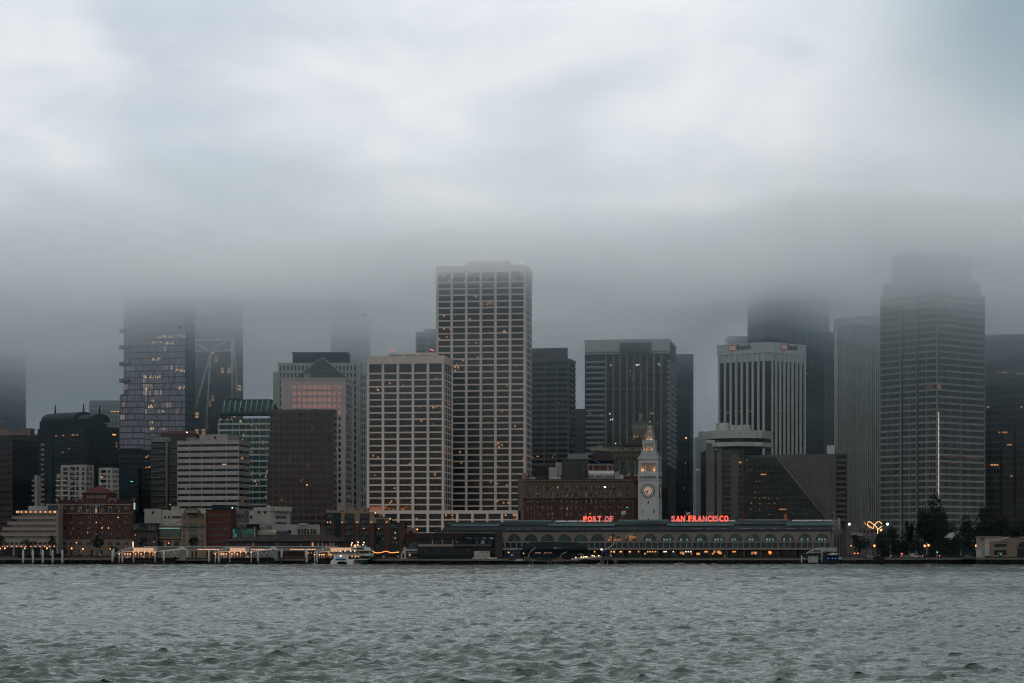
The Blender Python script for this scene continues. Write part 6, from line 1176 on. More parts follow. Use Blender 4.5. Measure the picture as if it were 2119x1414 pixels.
def bay_block():
    P = one(674.5, 838, 1165, 30); B = Bld('bay_block', 'brick and beige block with deep dark glass bays stepping down to the right', 'building', P); f = B.face(0)
    f.px('wall', 674.6, 706, 1061, 1150, -25, 0, M['dark']); f.px('roof_cap', 674.6, 706, 1056.5, 1061.5, -25, .4, M['beige2'])
    f.px('wall', 706, 774, 1060, 1150, -25, -.5, M['dark']); f.px('wall', 774, 806, 1072, 1150, -25, -.5, M['dark']); f.px('wall', 806, 838, 1082, 1150, -25, -.3, M['dark'])
    f.px('roof_beam', 706, 774.5, 1059.5, 1063, -24, .6, M['beige2']); f.px('roof_beam', 774.5, 806.5, 1071.5, 1075, -24, .6, M['beige2']); f.px('roof_beam', 806.5, 838, 1081.5, 1083, -24, .5, M['brick'])
    for a, b, y in ((706, 713.5, 1060), (734, 744.5, 1060), (764.5, 774.5, 1060)): f.px('upper_pier', a, b, y, 1083, -.5, .6, M['beige2'])
    for a, b, y in ((797.5, 806.5, 1072), (774.5, 779, 1072)): f.px('upper_pier', a, b, y, 1083, -.5, .6, M['beige2'])
    for a, b in ((706, 713.5), (734, 744.5), (764.5, 774.5), (796, 806.5), (826.5, 838), (690, 694)): f.px('brick_pier', a, b, 1083, 1150, -.5, .7, M['brick'])
    for a, b, yt in ((714.5, 733, 1063), (745.5, 763.5, 1063), (779.5, 796, 1075), (807, 826, 1084), (676, 689.5, 1063)):
        k = 0; y = yt
        while y < 1134:
            f.px('window', a, (a + b) / 2 - .4, y + .6, y + 9.5, -.5, .1, M['g_bay']); f.px('window', (a + b) / 2 + .4, b, y + .6, y + 9.5, -.5, .1, M['g_bay']); f.px('spandrel', a, b, y + 9.6, y + 11.6, -.5, .2, M['dark']); y += 11.7
    for x, y in ((708, 1081), (739, 1081), (769, 1081), (799.5, 1081), (678, 1081), (684, 1081), (753, 1094), (784, 1094.5), (818, 1103), (818, 1114)): f.put('wall_lamp', ball_mesh(.26, M['warm']), f.u(x), .95, f.z(y))
    f.put('roof_lamp', ball_mesh(.4, M['warm']), f.u(777), .8, f.z(1062)); f.put('roof_lamp', ball_mesh(.35, M['warm']), f.u(807.5), .8, f.z(1074))
    f.px('penthouse', 721, 761, 1051, 1060, -12, -3, M['beige2']); f.px('penthouse_window', 731, 743, 1053, 1055, -3.1, -2.9, M['g_dark']); f.put('flue', lathe_mesh([(.35, 0), (.35, 3.4)], M['stone'], 8), f.u(755), -3, f.z(1060)); f.px('roof_fence', 786, 806, 1069, 1072, -3, -2.8, M['slate'])
    B = Bld('corner_lodge', 'small beige roofed block at the foot of the cream podium', 'building', one(836, 875, 1180, 14)); f = B.face(0); B.prism('wall', G, f.z(1104), M['brick']); f.px('upper_block', 838, 862, 1093, 1104, -8, .1, M['beige2']); f.px('window', 846, 854, 1098, 1104, 0, .2, M['g_dark']); f.put('lamp', ball_mesh(.45, M['warm']), f.u(863.5), .6, f.z(1096)); f.put('awning', mesh([(0, -.2, 0), (4, -.2, -1.6), (4, 3, -1.6), (0, 3, 0)], [(0, 1, 2, 3)], M['steel']), f.u(866), 0, f.z(1096)); f.px('window', 849, 853, 1107, 1112, 0, .1, M['g_dark'])
M['g_bay'] = glass('bay_glass', base=(.012, .016, .02), blind=(.04, .07, .07), bp=.08, nx=2, nz=4, lit=0)
bay_block()
# ================================================================ quays, piers and the dark restaurant
def quay(name, label, xl, xr, Y, depth, ztop, edge=True, npile=None):
    x0, x1 = X(xl, Y), X(xr, Y); t = thing(name, label, 'pier', ((x0 + x1) / 2, Y, 0)); w = x1 - x0
    obj('deck', cube(M['pave']), t, (0, depth / 2, ztop - .35), 0, (w, depth, .7)); obj('edge_beam', cube(M['kerb']), t, (0, -.12, ztop - .45), 0, (w, .26, .75))
    obj('back_wall', cube(M['timber']), t, (0, 2.2, ztop / 2 - .9), 0, (w - .4, .3, ztop)); pm = lathe_mesh([(.28, -1.2), (.24, ztop - .7)], M['timber'], 7)
    n = npile or int(w / 2.6)
    for i in range(n): obj('piling', pm, t, (-w / 2 + .4 + (w - .8) * i / max(1, n - 1), .25, 0))
    return t
quay('quay', 'dark quay on black pilings in front of the terraced office and brick building', -60, 236, 1102, 20, 2.9)
quay('quay', 'dark landing quay on pilings between the first and second ferry gates', 236.5, 640, 1112, 12, 2.6)
quay('pier', 'old concrete edged pier deck carrying the dark restaurant', 770, 1052, 1074, 48, 2.75)
quay('quay', 'quay on dark pilings in front of the arcaded ferry hall', 1200, 1768, 1094, 26, 2.9)
quay('quay', 'low dark quay on pilings under the tented pavilion', 1052.5, 1199.5, 1098, 24, 2.4)
quay('quay', 'dark sea wall along the tree lined road at the right', 1768.5, 2030, 1108, 16, 3.0)
quay('pier', 'timber pier below the beige arched building at the right edge', 2020, 2180, 1072, 44, 3.3, npile=22)
sh = box('seawall', -3000, 3000, 1118, 1122.5, -1.5, G - .2, M['timber'], kind='structure'); tag(sh, 'dark seawall along the city shore')
def restaurant():
    P = one(864, 1025, 1086, 24); B = Bld('pier_restaurant', 'black two storey restaurant on the pier with brown slanted roof and pale balcony band', 'restaurant', P); f = B.face(0); c = M['darker']
    B.prism('wall', 2.7, f.z(1104), M['darker']); f.px('roof', 864, 958, 1103.5, 1116, -18, .8, M['roof_brown']); f.px('balcony_band', 865, 937.5, 1126.5, 1131.3, -.2, 1.2, M['stone']); f.px('balcony_band', 938, 1017.5, 1126.8, 1130.8, -.2, 1.0, M['taupe'])
    for i in range(4): f.px('band_joint', 883 + 17 * i, 883.5 + 17 * i, 1126.4, 1131.4, 1.15, 1.24, M['dark'])
    for x in (895, 916, 937): f.px('column', x - .9, x + .9, 1117, 1126.5, -.2, .9, M['stone'])
    for x in (981, 1010): f.px('column', x - .5, x + .5, 1117, 1126.5, -.2, .9, M['taupe'])
    f.px('blind', 985, 989, 1118, 1126, .0, .3, M['taupe']); f.px('blind', 995, 1003.5, 1118, 1126, 0, .3, M['grey_conc']); f.px('blind', 1013, 1017.5, 1118, 1126, 0, .3, M['taupe'])
    for i in range(9): f.px('window', 866 + 10.2 * i, 875 + 10.2 * i, 1117.5, 1126, -.1, .1, M['g_dark'])
    for i in range(14): f.px('window', 866 + 11 * i, 875.5 + 11 * i, 1133, 1150, -.1, .12, M['g_black'])
    # slanted conservatory roof at right with pale panels
    for i in range(8):
        a = 958 + 7.6 * i; pan = mesh([(0, 0, 0), (1.75, 0, 0), (-.6, 3.2, 3.0), (-2.3, 3.2, 3.0)], [(0, 1, 2, 3)], M[('roof_brown', 'taupe', 'darker', 'mauve', 'darker', 'teal_metal', 'darker', 'steel')[i]])
        f.put('roof_panel', pan, f.u(a + 4), 1.0, f.z(1116.2))
    W = Bld('brick_tower', 'dark brick fin wall at the right end of the pier restaurant', 'building', one(1024.5, 1040, 1083, 16)); g = W.face(0); W.prism('wall', 2.7, g.z(1103), M['brick2']); g.put('wall_top', mesh([(0, 0, 0), (3.6, 0, 0), (0, 0, 1.7), (0, 14, 1.7), (3.6, 14, 0), (0, 14, 0)], [(0, 1, 2), (3, 4, 5), (0, 2, 3, 5), (1, 4, 3, 2)], M['brick2']), 0, 0, g.z(1103.2))
    t = Bld('shipping_container', 'white shipping container on the pier before the dark restaurant', 'container', one(981, 1013.5, 1079, 2.6), z=2.75); h = t.face(0); t.prism('body', 2.95, h.z(1140.5), M['white'])
    h.many('ribs', [(u, u + .08, 3.1, h.z(1141), 0, .06) for u in lin(.3, h.L - .4, 22)], M['stone']); 
    for u in (h.L * .45, h.L * .83): h.box('vent', u, u + .7, h.z(1144), h.z(1142), 0, .09, M['dark'])
    for u in (.4, h.L - 1.2): h.box('foot', u, u + .8, 2.75, 2.97, -2.4, 0, M['dark'])
    for x, w_, y in ((977, 1.1, 1154), (984, 3, 1153.2), (995, 1.6, 1154.2), (1008, 2.6, 1153.4), (1018, 2.4, 1153.7)):
        b = box('pallet', X(x, 1077), X(x, 1077) + w_, 1076.4, 1077.4, 2.76, 2.76 + (1156.9 - y) * .235, M['pale_conc']); tag(b, {977: 'narrow pale crate left of the white container', 984: 'widest pale crate below the white container', 995: 'small pale crate below the middle of the white container', 1008: 'pale crate below the right end of the white container', 1018: 'pale crate just right of the white container'}[x], 'crate', 'pale crates along the pier edge')
    # gabled shed left of it
    B = Bld('pier_shed', 'small gabled shed with pale stone arch and teal sloped roof at the pier', 'building', one(829, 864, 1096, 14)); f = B.face(0)
    f.put('gable_wall', mesh([(0, 0, 0), (2.6, 0, 0), (2.6, 0, 5.6), (1.9, 0, 6.2), (0, 0, 2.4), (0, .6, 0), (2.6, .6, 0), (2.6, .6, 5.6), (1.9, .6, 6.2), (0, .6, 2.4)], [(0, 1, 2, 3, 4), (9, 8, 7, 6, 5)] + [(i, 5 + i, 5 + (i + 1) % 5, (i + 1) % 5) for i in range(5)], M['pale_conc']), f.u(829.5), .3, G - .6)
    f.put('arch_opening', arch_mesh(.9, 2.2, .1, M['darker']), f.u(834.5), .36, G); f.px('wall', 841, 864, 1138, 1153, -8, 0, M['dark']); f.px('fascia', 840, 864, 1135.8, 1140.5, -8, .4, M['pale_conc']); f.px('lower_fascia', 843, 864, 1143, 1145.5, 0, .4, M['stone']); f.put('roof', mesh([(0, 0, 0), (5.4, 0, 0), (5.4, 6, 3.6), (2.4, 6, 3.4)], [(0, 1, 2, 3)], M['teal_dark']), f.u(841), .6, f.z(1135.8)); f.px('lit_door', 846, 850, 1146, 1151, 0, .15, M['warm_dim'])
M['roof_brown'] = wall('brown_felt_roof', (.030, .024, .024)); M['brick2'] = wall('black_brick', (.05, .042, .038), sc=1); M['g_black'] = glass('black_glass', base=(.006, .008, .010), bp=.05, lit=.02, gate=.8, spec=.12); M['teal_dark'] = wall('dark_teal_roof', (.03, .055, .06))
restaurant()
def pavilion():
    P = one(1060, 1218, 1108, 16); B = Bld('tented_pavilion', 'dark tented pavilion with sloping black roof in front of the arcades', 'pavilion', P); f = B.face(0); U = f.u
    z0, z1 = f.z(1136.5), f.z(1121.5); f.put('roof', mesh([(U(1064), -1.5, -.3), (U(1216), -1.5, 0), (U(1216), 15, 0), (U(1064), 15, -.3), (U(1100), 3, z1 - z0), (U(1190), 3, z1 - z0), (U(1214), 3, z1 - z0 - 1.2)], [(0, 1, 6, 5, 4), (1, 2, 6), (2, 3, 4, 5, 6), (3, 0, 4)], M['darker']), 0, 0, z0)
    f.px('fascia', 1066, 1216, 1135.5, 1139.3, -.3, .9, M['dark']); f.px('glass_wall', 1194, 1216, 1124, 1131, .9, 1.2, M['g_gallery'])
    for i in range(11): f.px('post', 1078 + 13.5 * i, 1079.2 + 13.5 * i, 1139, 1153, 0, .5, M['slate'])
    f.px('back_wall', 1066, 1216, 1139, 1153, -6, -3, M['dark'])
    for x in (1108.5, 1111, 1113.5, 1115.5, 1118, 1127, 1130, 1133.5, 1137, 1141): f.px('lamp', x - .8, x + .8, 1144, 1144.9, -2.9, -2.6, M['strip_glow'])
    f.px('awning', 1110, 1134, 1147, 1150.5, 1, 3, M['navy']); f.px('sign_board', 1146, 1151, 1133, 1136, .9, 1.05, M['steel']); f.px('sign_strip', 1151.5, 1163, 1133.8, 1135.2, .9, 1.05, M['teal_metal'])
    B = Bld('ticket_kiosk', 'grey kiosk with white roof edge and a blue lamp beside the dark pavilion', 'kiosk', one(1043, 1076, 1104, 9)); k = B.face(0); B.prism('wall', 2.6, k.z(1138), M['taupe']); k.px('roof_edge', 1043, 1081, 1135.7, 1137.2, -9, .8, M['light_steel'])
    k.px('glass_door', 1062, 1074, 1144, 1155, 0, .15, M['g_office']); k.px('window', 1047, 1053, 1145, 1152, 0, .15, M['g_dark'])
    for x in (1063, 1067, 1071): k.px('door_bar', x - .25, x + .25, 1143.5, 1155, .1, .25, M['grey_conc'])
    k.put('lamp', ball_mesh(.35, M['warm']), k.u(1052.5), .6, k.z(1143.5)); k.put('blue_lamp', ball_mesh(.3, M['blue_lamp']), k.u(1059.3), .4, k.z(1149)); k.put('lamp', ball_mesh(.3, M['warm']), k.u(1083.5), .8, k.z(1145.5))
pavilion()
# ================================================================ ferry gates with lit canopies
def gate(name_label, x0, x1, xroof, Y, post_group, plabel):
    """Arched white truss at the left, lit translucent canopy, glass screens, on a dark pontoon."""
    u0, u1 = X(x0, Y), X(x1, Y); t = thing('ferry_gate', name_label, 'ferry gate', (u0, Y, 0)); w = u1 - u0; ar = (X(x0 + 36, Y) - u0)
    zt = Z(1133.3, Y); za = Z(1145.5, Y); zb = Z(1142.2, Y)
    obj('pontoon', cube(M['timber']), t, (w / 2 + 2, 1.5, .35), 0, (w + 8, 7, 1.3)); obj('hull_wall', cube(M['black']), t, (w / 2 + 2, 3.5, 2.0), 0, (w + 6, .4, 2.6))
    top = [(ar * k / 10, za + (zt - za) * math.sin(math.pi / 2 * k / 10) ** .75) for k in range(11)]; low = [(ar * k / 10, za + (zb - za) * math.sin(math.pi / 2 * k / 10) ** .7) for k in range(11)]
    for yy in (-.1, 4.2):
        obj('truss', tube_mesh([[(a, yy, b) for a, b in top], [(a, yy, b) for a, b in low]] + [[(top[k][0], yy, top[k][1]), (low[k + (1 if k % 2 else 0)][0], yy, low[k + (1 if k % 2 else 0)][1])] for k in range(2, 10)], .17, M['light_steel'], 5), t)
    obj('curved_roof', mesh([(a, y, b + .12) for a, b in top for y in (-.2, 4.4)] , [(2 * k, 2 * k + 2, 2 * k + 3, 2 * k + 1) for k in range(10)], M['white_roof'], True), t).modifiers.new('thickness', 'SOLIDIFY').thickness = .12
    wr = X(xroof, Y) - u0
    n = max(3, int((wr - ar) / 1.6))
    for k in range(n):
        a, b = ar + (wr - ar) * k / n, ar + (wr - ar) * (k + 1) / n; obj('canopy_panel', cube(M['lit_canopy'] if k < n * .8 else M['white_roof']), t, ((a + b) / 2, 0, (zt + zb) / 2), 0, (b - a - .07, .12, zt - zb - .25)); obj('canopy_post', tube_mesh([[(a, -.15, zb), (a, -.15, zt)], [(a, -.15, zb), (b, -.15, zt - .3)]], .055, M['light_steel'], 4), t)
    obj('canopy_roof', cube(M['white_roof']), t, ((ar + wr) / 2, 2.2, zt + .08), 0, (wr - ar, 5, .16)); obj('canopy_beam', cube(M['light_steel']), t, ((ar + wr) / 2, -.1, zb), 0, (wr - ar, .25, .25))
    obj('ceiling_light', cube(M['ceil_glow']), t, (wr * .55, 2.2, zb + .25), 0, (wr * .75, 2.2, .12))
    obj('rail', tube_mesh([[(1, -.3, 2.0), (wr, -.3, 2.0)], [(1, -.3, 1.5), (wr, -.3, 1.5)]] + [[(k * wr / 14, -.3, 1), (k * wr / 14, -.3, 2.0)] for k in range(1, 15)], .05, M['pole'], 4), t)
    obj('screen_wall', cube(M['warm_screen']), t, (wr * .5, 4.4, (zb + 1.2) / 2 + .6), 0, (wr * .92, .15, zb - 1.6))
    ld = bpy.data.lights.new('canopy_lamp', 'AREA'); ld.shape = 'RECTANGLE'; ld.size = wr * .7; ld.size_y = 2; ld.energy = 100; ld.color = (1, .62, .36); lo = bpy.data.objects.new('canopy_lamp', ld); link(lo); lo.parent = t; lo.location = (wr * .5, 2.0, zb + .15)
    return t
M['lit_canopy'] = emit('lit_canopy', (1, .56, .34), .40); M['ceil_glow'] = emit('ceiling_glow', (1, .6, .32), .8); M['white_roof'] = wall('white_canopy_roof', (.5, .49, .46)); M['warm_screen'] = glass('screen_glass', base=(.08, .045, .03), blind=(.16, .09, .06), bp=.4, nx=16, nz=2, lit=.12, gate=0, litc=(1, .5, .2), ls=.3)
gate('lit white ferry gate canopy with arched truss, leftmost of the three', 240, 340, 325, 1085, '', '')
gate('lit white ferry gate canopy with arched truss, middle one of the three', 440, 545, 516, 1085, '', '')
gate('lit white ferry gate canopy with arched truss partly behind the white ferry', 648, 760, 735, 1088, '', '')
def canopy_small():
    Y = 1088; u0 = X(1668, Y); t = thing('ferry_gate', 'unlit white arched ferry gate with blue lamps at the right end of the arcaded hall', 'ferry gate', (u0, Y, 0)); w = X(1738, Y) - u0; zt = Z(1134.5, Y); za = Z(1146, Y); ar = w * .47
    top = [(ar * k / 8, za + (zt - za) * math.sin(math.pi / 2 * k / 8) ** .8) for k in range(9)]; low = [(ar * k / 8, za + (zt - 2 - za) * math.sin(math.pi / 2 * k / 8) ** .6) for k in range(9)]
    obj('truss', tube_mesh([[(a, 0, b) for a, b in top], [(a, 0, b) for a, b in low]] + [[(top[k][0], 0, top[k][1]), (low[k][0], 0, low[k][1])] for k in range(2, 9)], .16, M['light_steel'], 5), t); obj('mast', tube_mesh([[(ar, 0, 0), (ar, 0, zt)]], .22, M['light_steel'], 6), t)
    obj('roof', cube(M['steel']), t, (ar + (w - ar) * .42, 2, zt - .8), 0, ((w - ar) * .85, 4, 1.7)); obj('roof_edge', cube(M['light_steel']), t, (ar + (w - ar) * .42, 2, zt + .15), 0, ((w - ar) * .86, 4.2, .14)); obj('pontoon', cube(M['timber']), t, (w / 2, 1.5, .3), 0, (w + 9, 6, 1.4)); obj('screen', cube(M['steel']), t, (w * .22, 1.5, 2.2), 0, (w * .3, .2, 3.6)); obj('screen', cube(M['dark']), t, (w * .72, 1.5, 2.6), 0, (w * .5, .2, 3.0)); obj('pod_roof', lathe_mesh([(.1, 0), (3, .25), (2.6, .6), (.2, .9)], M['light_steel'], 12), t, (w * .8, -.5, zt - 3.4))
    for x in (1663, 1712, 1721, 1727.5, 1735, 1738.5): obj('blue_lamp', ball_mesh(.22, M['blue_lamp']), t, (X(x, Y) - u0, -2.2, Z(1155.5, Y)))
    obj('pile', pile_me(4.6), t, (X(1659, Y) - u0, 0, -.5))
def pile_me(h, r=.42): return lathe_mesh([(r, 0), (r, h * .94), (r * .75, h), (r * .2, h * 1.05)], M['pile'], 10)
canopy_small()
def posts():
    """Short white posts topped by warm lamps in front of the gates; each stands on its pontoon."""
    ORD = 'first second third fourth fifth sixth seventh eighth ninth tenth eleventh'.split()
    spots = []
    for off, gl in ((0, 'leftmost'), (199, 'middle')):
        for x, y, yb in ((246.7, 1147.5, 1165), (258.3, 1147.5, 1157), (264.2, 1147.5, 1157), (269.4, 1147.5, 1156), (276.4, 1143.8, 1163), (280.7, 1147.5, 1154), (286.6, 1144, 1155), (291.9, 1147.5, 1154), (298.9, 1143.8, 1155), (310, 1143.8, 1155), (320.9, 1143.8, 1165)): spots.append((x + off, y, yb, gl))
    for x, y, yb in ((651, 1149, 1165), (661, 1149, 1156), (665.8, 1149, 1156), (670.5, 1149, 1156), (684.6, 1149, 1157)): spots.append((x, y, yb, 'rightmost lit'))
    cnt = {}
    for x, y, yb, gl in sorted(spots):
        Y = 1083.5; z0 = max(.9, Z(yb, Y)) if yb < 1162 else .2; z1 = Z(y, Y); cnt[gl] = cnt.get(gl, 0) + 1
        t = thing('lamp_post', 'white lamp post, %s from the left before the %s ferry gate' % (ORD[cnt[gl] - 1], gl), 'lamp post', (X(x, Y), Y, z0), 0, 'lamp posts of the %s ferry gate' % gl)
        obj('post', cube_post(z1 - z0), t); obj('lamp', LAMP, t, (0, 0, z1 - z0 + .2))
_cp = {}
def cube_post(h):
    h = round(h, 1)
    if h not in _cp: _cp[h] = lathe_mesh([(.26, 0), (.24, h)], M['pile'], 8)
    return _cp[h]
LAMP = ball_mesh(.34, M['warm'])
posts()
def piles():
    # big white mooring piles
    k = 0
    where = [(48, 1139.5, 1164.5, 'first white mooring pile from the left edge, before the terraced office'), (68.2, 1139.5, 1164.5, 'second white mooring pile from the left edge'), (88.6, 1139.5, 1164.5, 'third white mooring pile from the left edge'), (109, 1139.5, 1164.5, 'fourth white mooring pile from the left edge, under the round palm'), (129, 1139.5, 1164.5, 'fifth white mooring pile from the left edge, at the brick building corner'),
             (226, 1136.5, 1152, 'shorter white pile before the right end of the brick building'), (232.8, 1140, 1162, 'white pile just left of the first arched ferry gate'), (253.3, 1141, 1162.5, 'white pile under the arch of the first ferry gate'), (272.6, 1136, 1152, 'white pile at the top of the first gate arch'), (339, 1141, 1160, 'white pile at the left end of the first gangway'), (354.2, 1138.5, 1152, 'white pile in the middle of the first gangway'), (380, 1139, 1154, 'white pile at the shore end of the first gangway'),
             (425.5, 1138.5, 1151.5, 'white pile left of the middle ferry gate, behind its neighbour'), (432.5, 1140, 1162, 'white pile just left of the middle ferry gate'), (453, 1141, 1162.5, 'white pile under the arch of the middle ferry gate'), (473, 1137, 1153, 'white pile at the top of the middle gate arch'), (534, 1140, 1161, 'white pile at the left end of the second gangway'), (556.5, 1137, 1151, 'white pile near the shore end of the second gangway'), (577.5, 1138, 1154, 'lone white pile between the second gangway and the third gate'), (628, 1138, 1153, 'white pile left of the third ferry gate, behind its neighbour'), (634.8, 1140, 1163, 'white pile just left of the third ferry gate'), (656, 1141, 1163, 'white pile under the arch of the third ferry gate'), (676.5, 1137, 1156, 'white pile beside the stern of the white ferry')]
    for x, yt, yb, lab in where:
        Y = 1081; h = Z(yt, Y) + 1.2; o = obj('mooring_pile', pile_me(h, .50), None, (X(x, Y), Y if yb > 1158 else Y + 12, -1.2)); tag(o, lab, 'mooring pile', 'white mooring piles')
        c = obj('foot', lathe_mesh([(.52, 0), (.51, Z(yb, Y) + 1.2)], M['pile_foot'], 10), o, (0, 0, 0))
M['pile_foot'] = wall('weedy_pile_foot', (.05, .045, .035))
piles()
def gangway(x0, x1, y0, y1, Y, lab):
    u0, u1 = X(x0, Y), X(x1, Y); z0, z1 = Z(y0, Y), Z(y1, Y); t = thing('gangway', lab, 'gangway', (u0, Y, 0)); w = u1 - u0; n = 8; h = 2.9
    P = lambda s: (w * s, z0 + (z1 - z0) * s)
    for yy in (0, 2.6):
        paths = [[(P(0)[0], yy, P(0)[1] - h), (P(1)[0], yy, P(1)[1] - h)]]
        for k in range(n + 1): a, b = P(k / n); paths.append([(a, yy, b), (a, yy, b - h)])
        for k in range(n): a, b = P(k / n); c, d = P((k + 1) / n); paths.append([(a, yy, b - h), (c, yy, d)] if k % 2 else [(a, yy, b), (c, yy, d - h)])
        obj('truss', tube_mesh(paths, .13, M['light_steel'], 5), t)
    r = mesh([(0, -.4, z0), (w, -.4, z1), (w, 3, z1), (0, 3, z0), (0, -.4, z0 + .7), (w, -.4, z1 + .7), (w, 3, z1 + .7), (0, 3, z0 + .7)], CUBE_F, M['bright']); obj('roof', r, t)
    obj('walkway', mesh([(0, 0, z0 - h), (w, 0, z1 - h), (w, 2.6, z1 - h), (0, 2.6, z0 - h), (0, 0, z0 - h + .15), (w, 0, z1 - h + .15), (w, 2.6, z1 - h + .15), (0, 2.6, z0 - h + .15)], CUBE_F, M['pole']), t)
    g = obj('portal', cube(M['grey_conc']), t, (w + 1, 2, (z1 + .5) / 2 + 1), 0, (3.2, 3.2, z1 - 1.4)); obj('portal_roof', mesh([(w - 1.6, 0, z1 + .6), (w + 3.4, 0, z1 - .2), (w + 3.4, 4, z1 - .2), (w - 1.6, 4, z1 + .6), (w + .5, 0, z1 + 1.9), (w + .5, 4, z1 + 1.9)], [(0, 1, 4), (3, 5, 2), (0, 4, 5, 3), (4, 1, 2, 5)], M['light_steel']), t, (0, 0, 0))
gangway(322, 373, 1143.5, 1138.5, 1092, 'white roofed truss gangway sloping up from the first ferry gate')
gangway(518, 563, 1143.5, 1138.5, 1092, 'white roofed truss gangway sloping up from the middle ferry gate')
def float_dock():
    Y = 1086; u0 = X(1182, Y); t = thing('gangway', 'long pale sloping gangway of the dock before the arcades', 'gangway', (u0, Y, 0)); w = X(1245, Y) - u0; z0, z1 = Z(1158, Y), Z(1152.5, Y)
    for yy in (0, 2.4): obj('side_wall', mesh([(0, yy, z0 - .6), (w, yy, z1 - .6), (w, yy + .2, z1 - .6), (0, yy + .2, z0 - .6), (0, yy, z0 + .5), (w, yy, z1 + .6), (w, yy + .2, z1 + .6), (0, yy + .2, z0 + .5)], CUBE_F, M['pale_conc']), t)
    obj('walkway', mesh([(0, 0, z0 - .6), (w, 0, z1 - .6), (w, 2.6, z1 - .6), (0, 2.6, z0 - .6), (0, 0, z0 - .4), (w, 0, z1 - .4), (w, 2.6, z1 - .4), (0, 2.6, z0 - .4)], CUBE_F, M['pole']), t); obj('pontoon', cube(M['timber']), t, (w * .1, 1, .3), 0, (16, 6, 1.2))
    for x, y in ((1191.5, 1154), (1202.5, 1153), (1207, 1153.5), (1211, 1152.5), (1214.5, 1152.5), (1225.5, 1150), (1229.5, 1151), (1239, 1150.2)): obj('lamp', ball_mesh(.3, M['cream_lamp']), t, (X(x, Y) - u0, -.2, Z(y, Y)))
    t = thing('dock_ramp', 'lifting ramp with white curved gantries and timber legs at the end of the pale gangway', 'dock ramp', (X(1257, Y), Y, 0)); zc = Z(1150, Y)
    obj('gantry', tube_mesh([[(-3, 0, zc - 1), (-2.4, 0, zc + 2), (0, 0, zc + 3.6), (2.6, 0, zc + 5), (3.6, 0, zc + 6.6)], [(1.2, 0, zc - 1), (1.4, 0, zc + 2.2), (3, 0, zc + 3.4), (4, 0, zc + 2.9)], [(-3, 0, zc - 1), (1.2, 0, zc - 1)]], .17, M['light_steel'], 6), t); obj('cab', cube(M['navy']), t, (-.2, .6, zc + 1.4), 0, (3, 2, 2.2)); obj('machine_box', cube(M['taupe']), t, (0, .6, zc - 1.4), 0, (5.4, 2.6, 1.8))
    obj('legs', tube_mesh([[(-5, 0, -.5), (-2, 0, 2.6)], [(-2, 0, 2.6), (-2, 0, -.6)], [(-5, 0, .2), (-1, 0, .2)], [(2.8, 0, 2.6), (4.6, 0, -.6)], [(0, 0, 2.6), (0, 0, -.6)], [(3.6, 0, 2.6), (4.8, 0, 1)]], .2, M['stone'], 5), t); obj('lamp', ball_mesh(.42, M['white_lamp']), t, (-2.9, -.4, Z(1137.3, Y))); obj('lamp_pole', tube_mesh([[(-2.9, 0, 2), (-2.9, 0, Z(1138, Y))]], .09, M['pole'], 5), t)
    for x, lab, h, fl in ((1094, 'tall white curved davit on a grey block left of the dark pavilion posts', 5.6, 1), (1160, 'white curved davit on a small block below the pavilion', 4.0, .45), (1209, 'white angled davit near the right end of the pavilion', 3.4, -.1)):
        t = thing('davit', lab, 'davit', (X(x, 1090), 1090, 2.4)); s = 1 if x < 1200 else -1
        obj('arm', tube_mesh([[(0, 0, 0), (0, 0, h * .45), (.5 * s, 0, h * .62), (1.6 * s, 0, h * .8), (2.6 * s, 0, h * .8 + fl * .7), (3.1 * s, 0, h * .8 + fl * 1.6)]], .15, M['light_steel'], 6), t); obj('base', cube(M['taupe']), t, (0, 0, .3), 0, (2.2, 1.6, 1.6))
    t = thing('dock_float', 'dark timber dock with leaning legs and stacked gear before the pavilion', 'dock', (X(1110, 1090), 1090, 0)); obj('deck', cube(M['timber']), t, (0, 0, 1.4), 0, (24, 4, .5)); obj('legs', tube_mesh([[(-4 + d, -2, -1), (-2.4 + d, -2, 3)] for d in (0, 1.4, 9, 10.6, 12.2, 13.8, 15.4)] + [[(-1, -2, -1), (-2.4, -2, 3)]], .16, M['stone2'], 5), t); obj('machine', cube(M['taupe']), t, (-4.6, 0, 2.6), 0, (3, 2, 2.4)); obj('ramp', cube(M['pale_conc']), t, (-8.5, -.6, 2.2), (0, R(-5), 0), (3.8, 1.6, .9)); obj('gear', cube(M['slate']), t, (4, 0, 2.4), 0, (8, 1.6, 1.2))
M['cream_lamp'] = emit('cream_lamp', (1, .66, .38), 2.2)
float_dock()
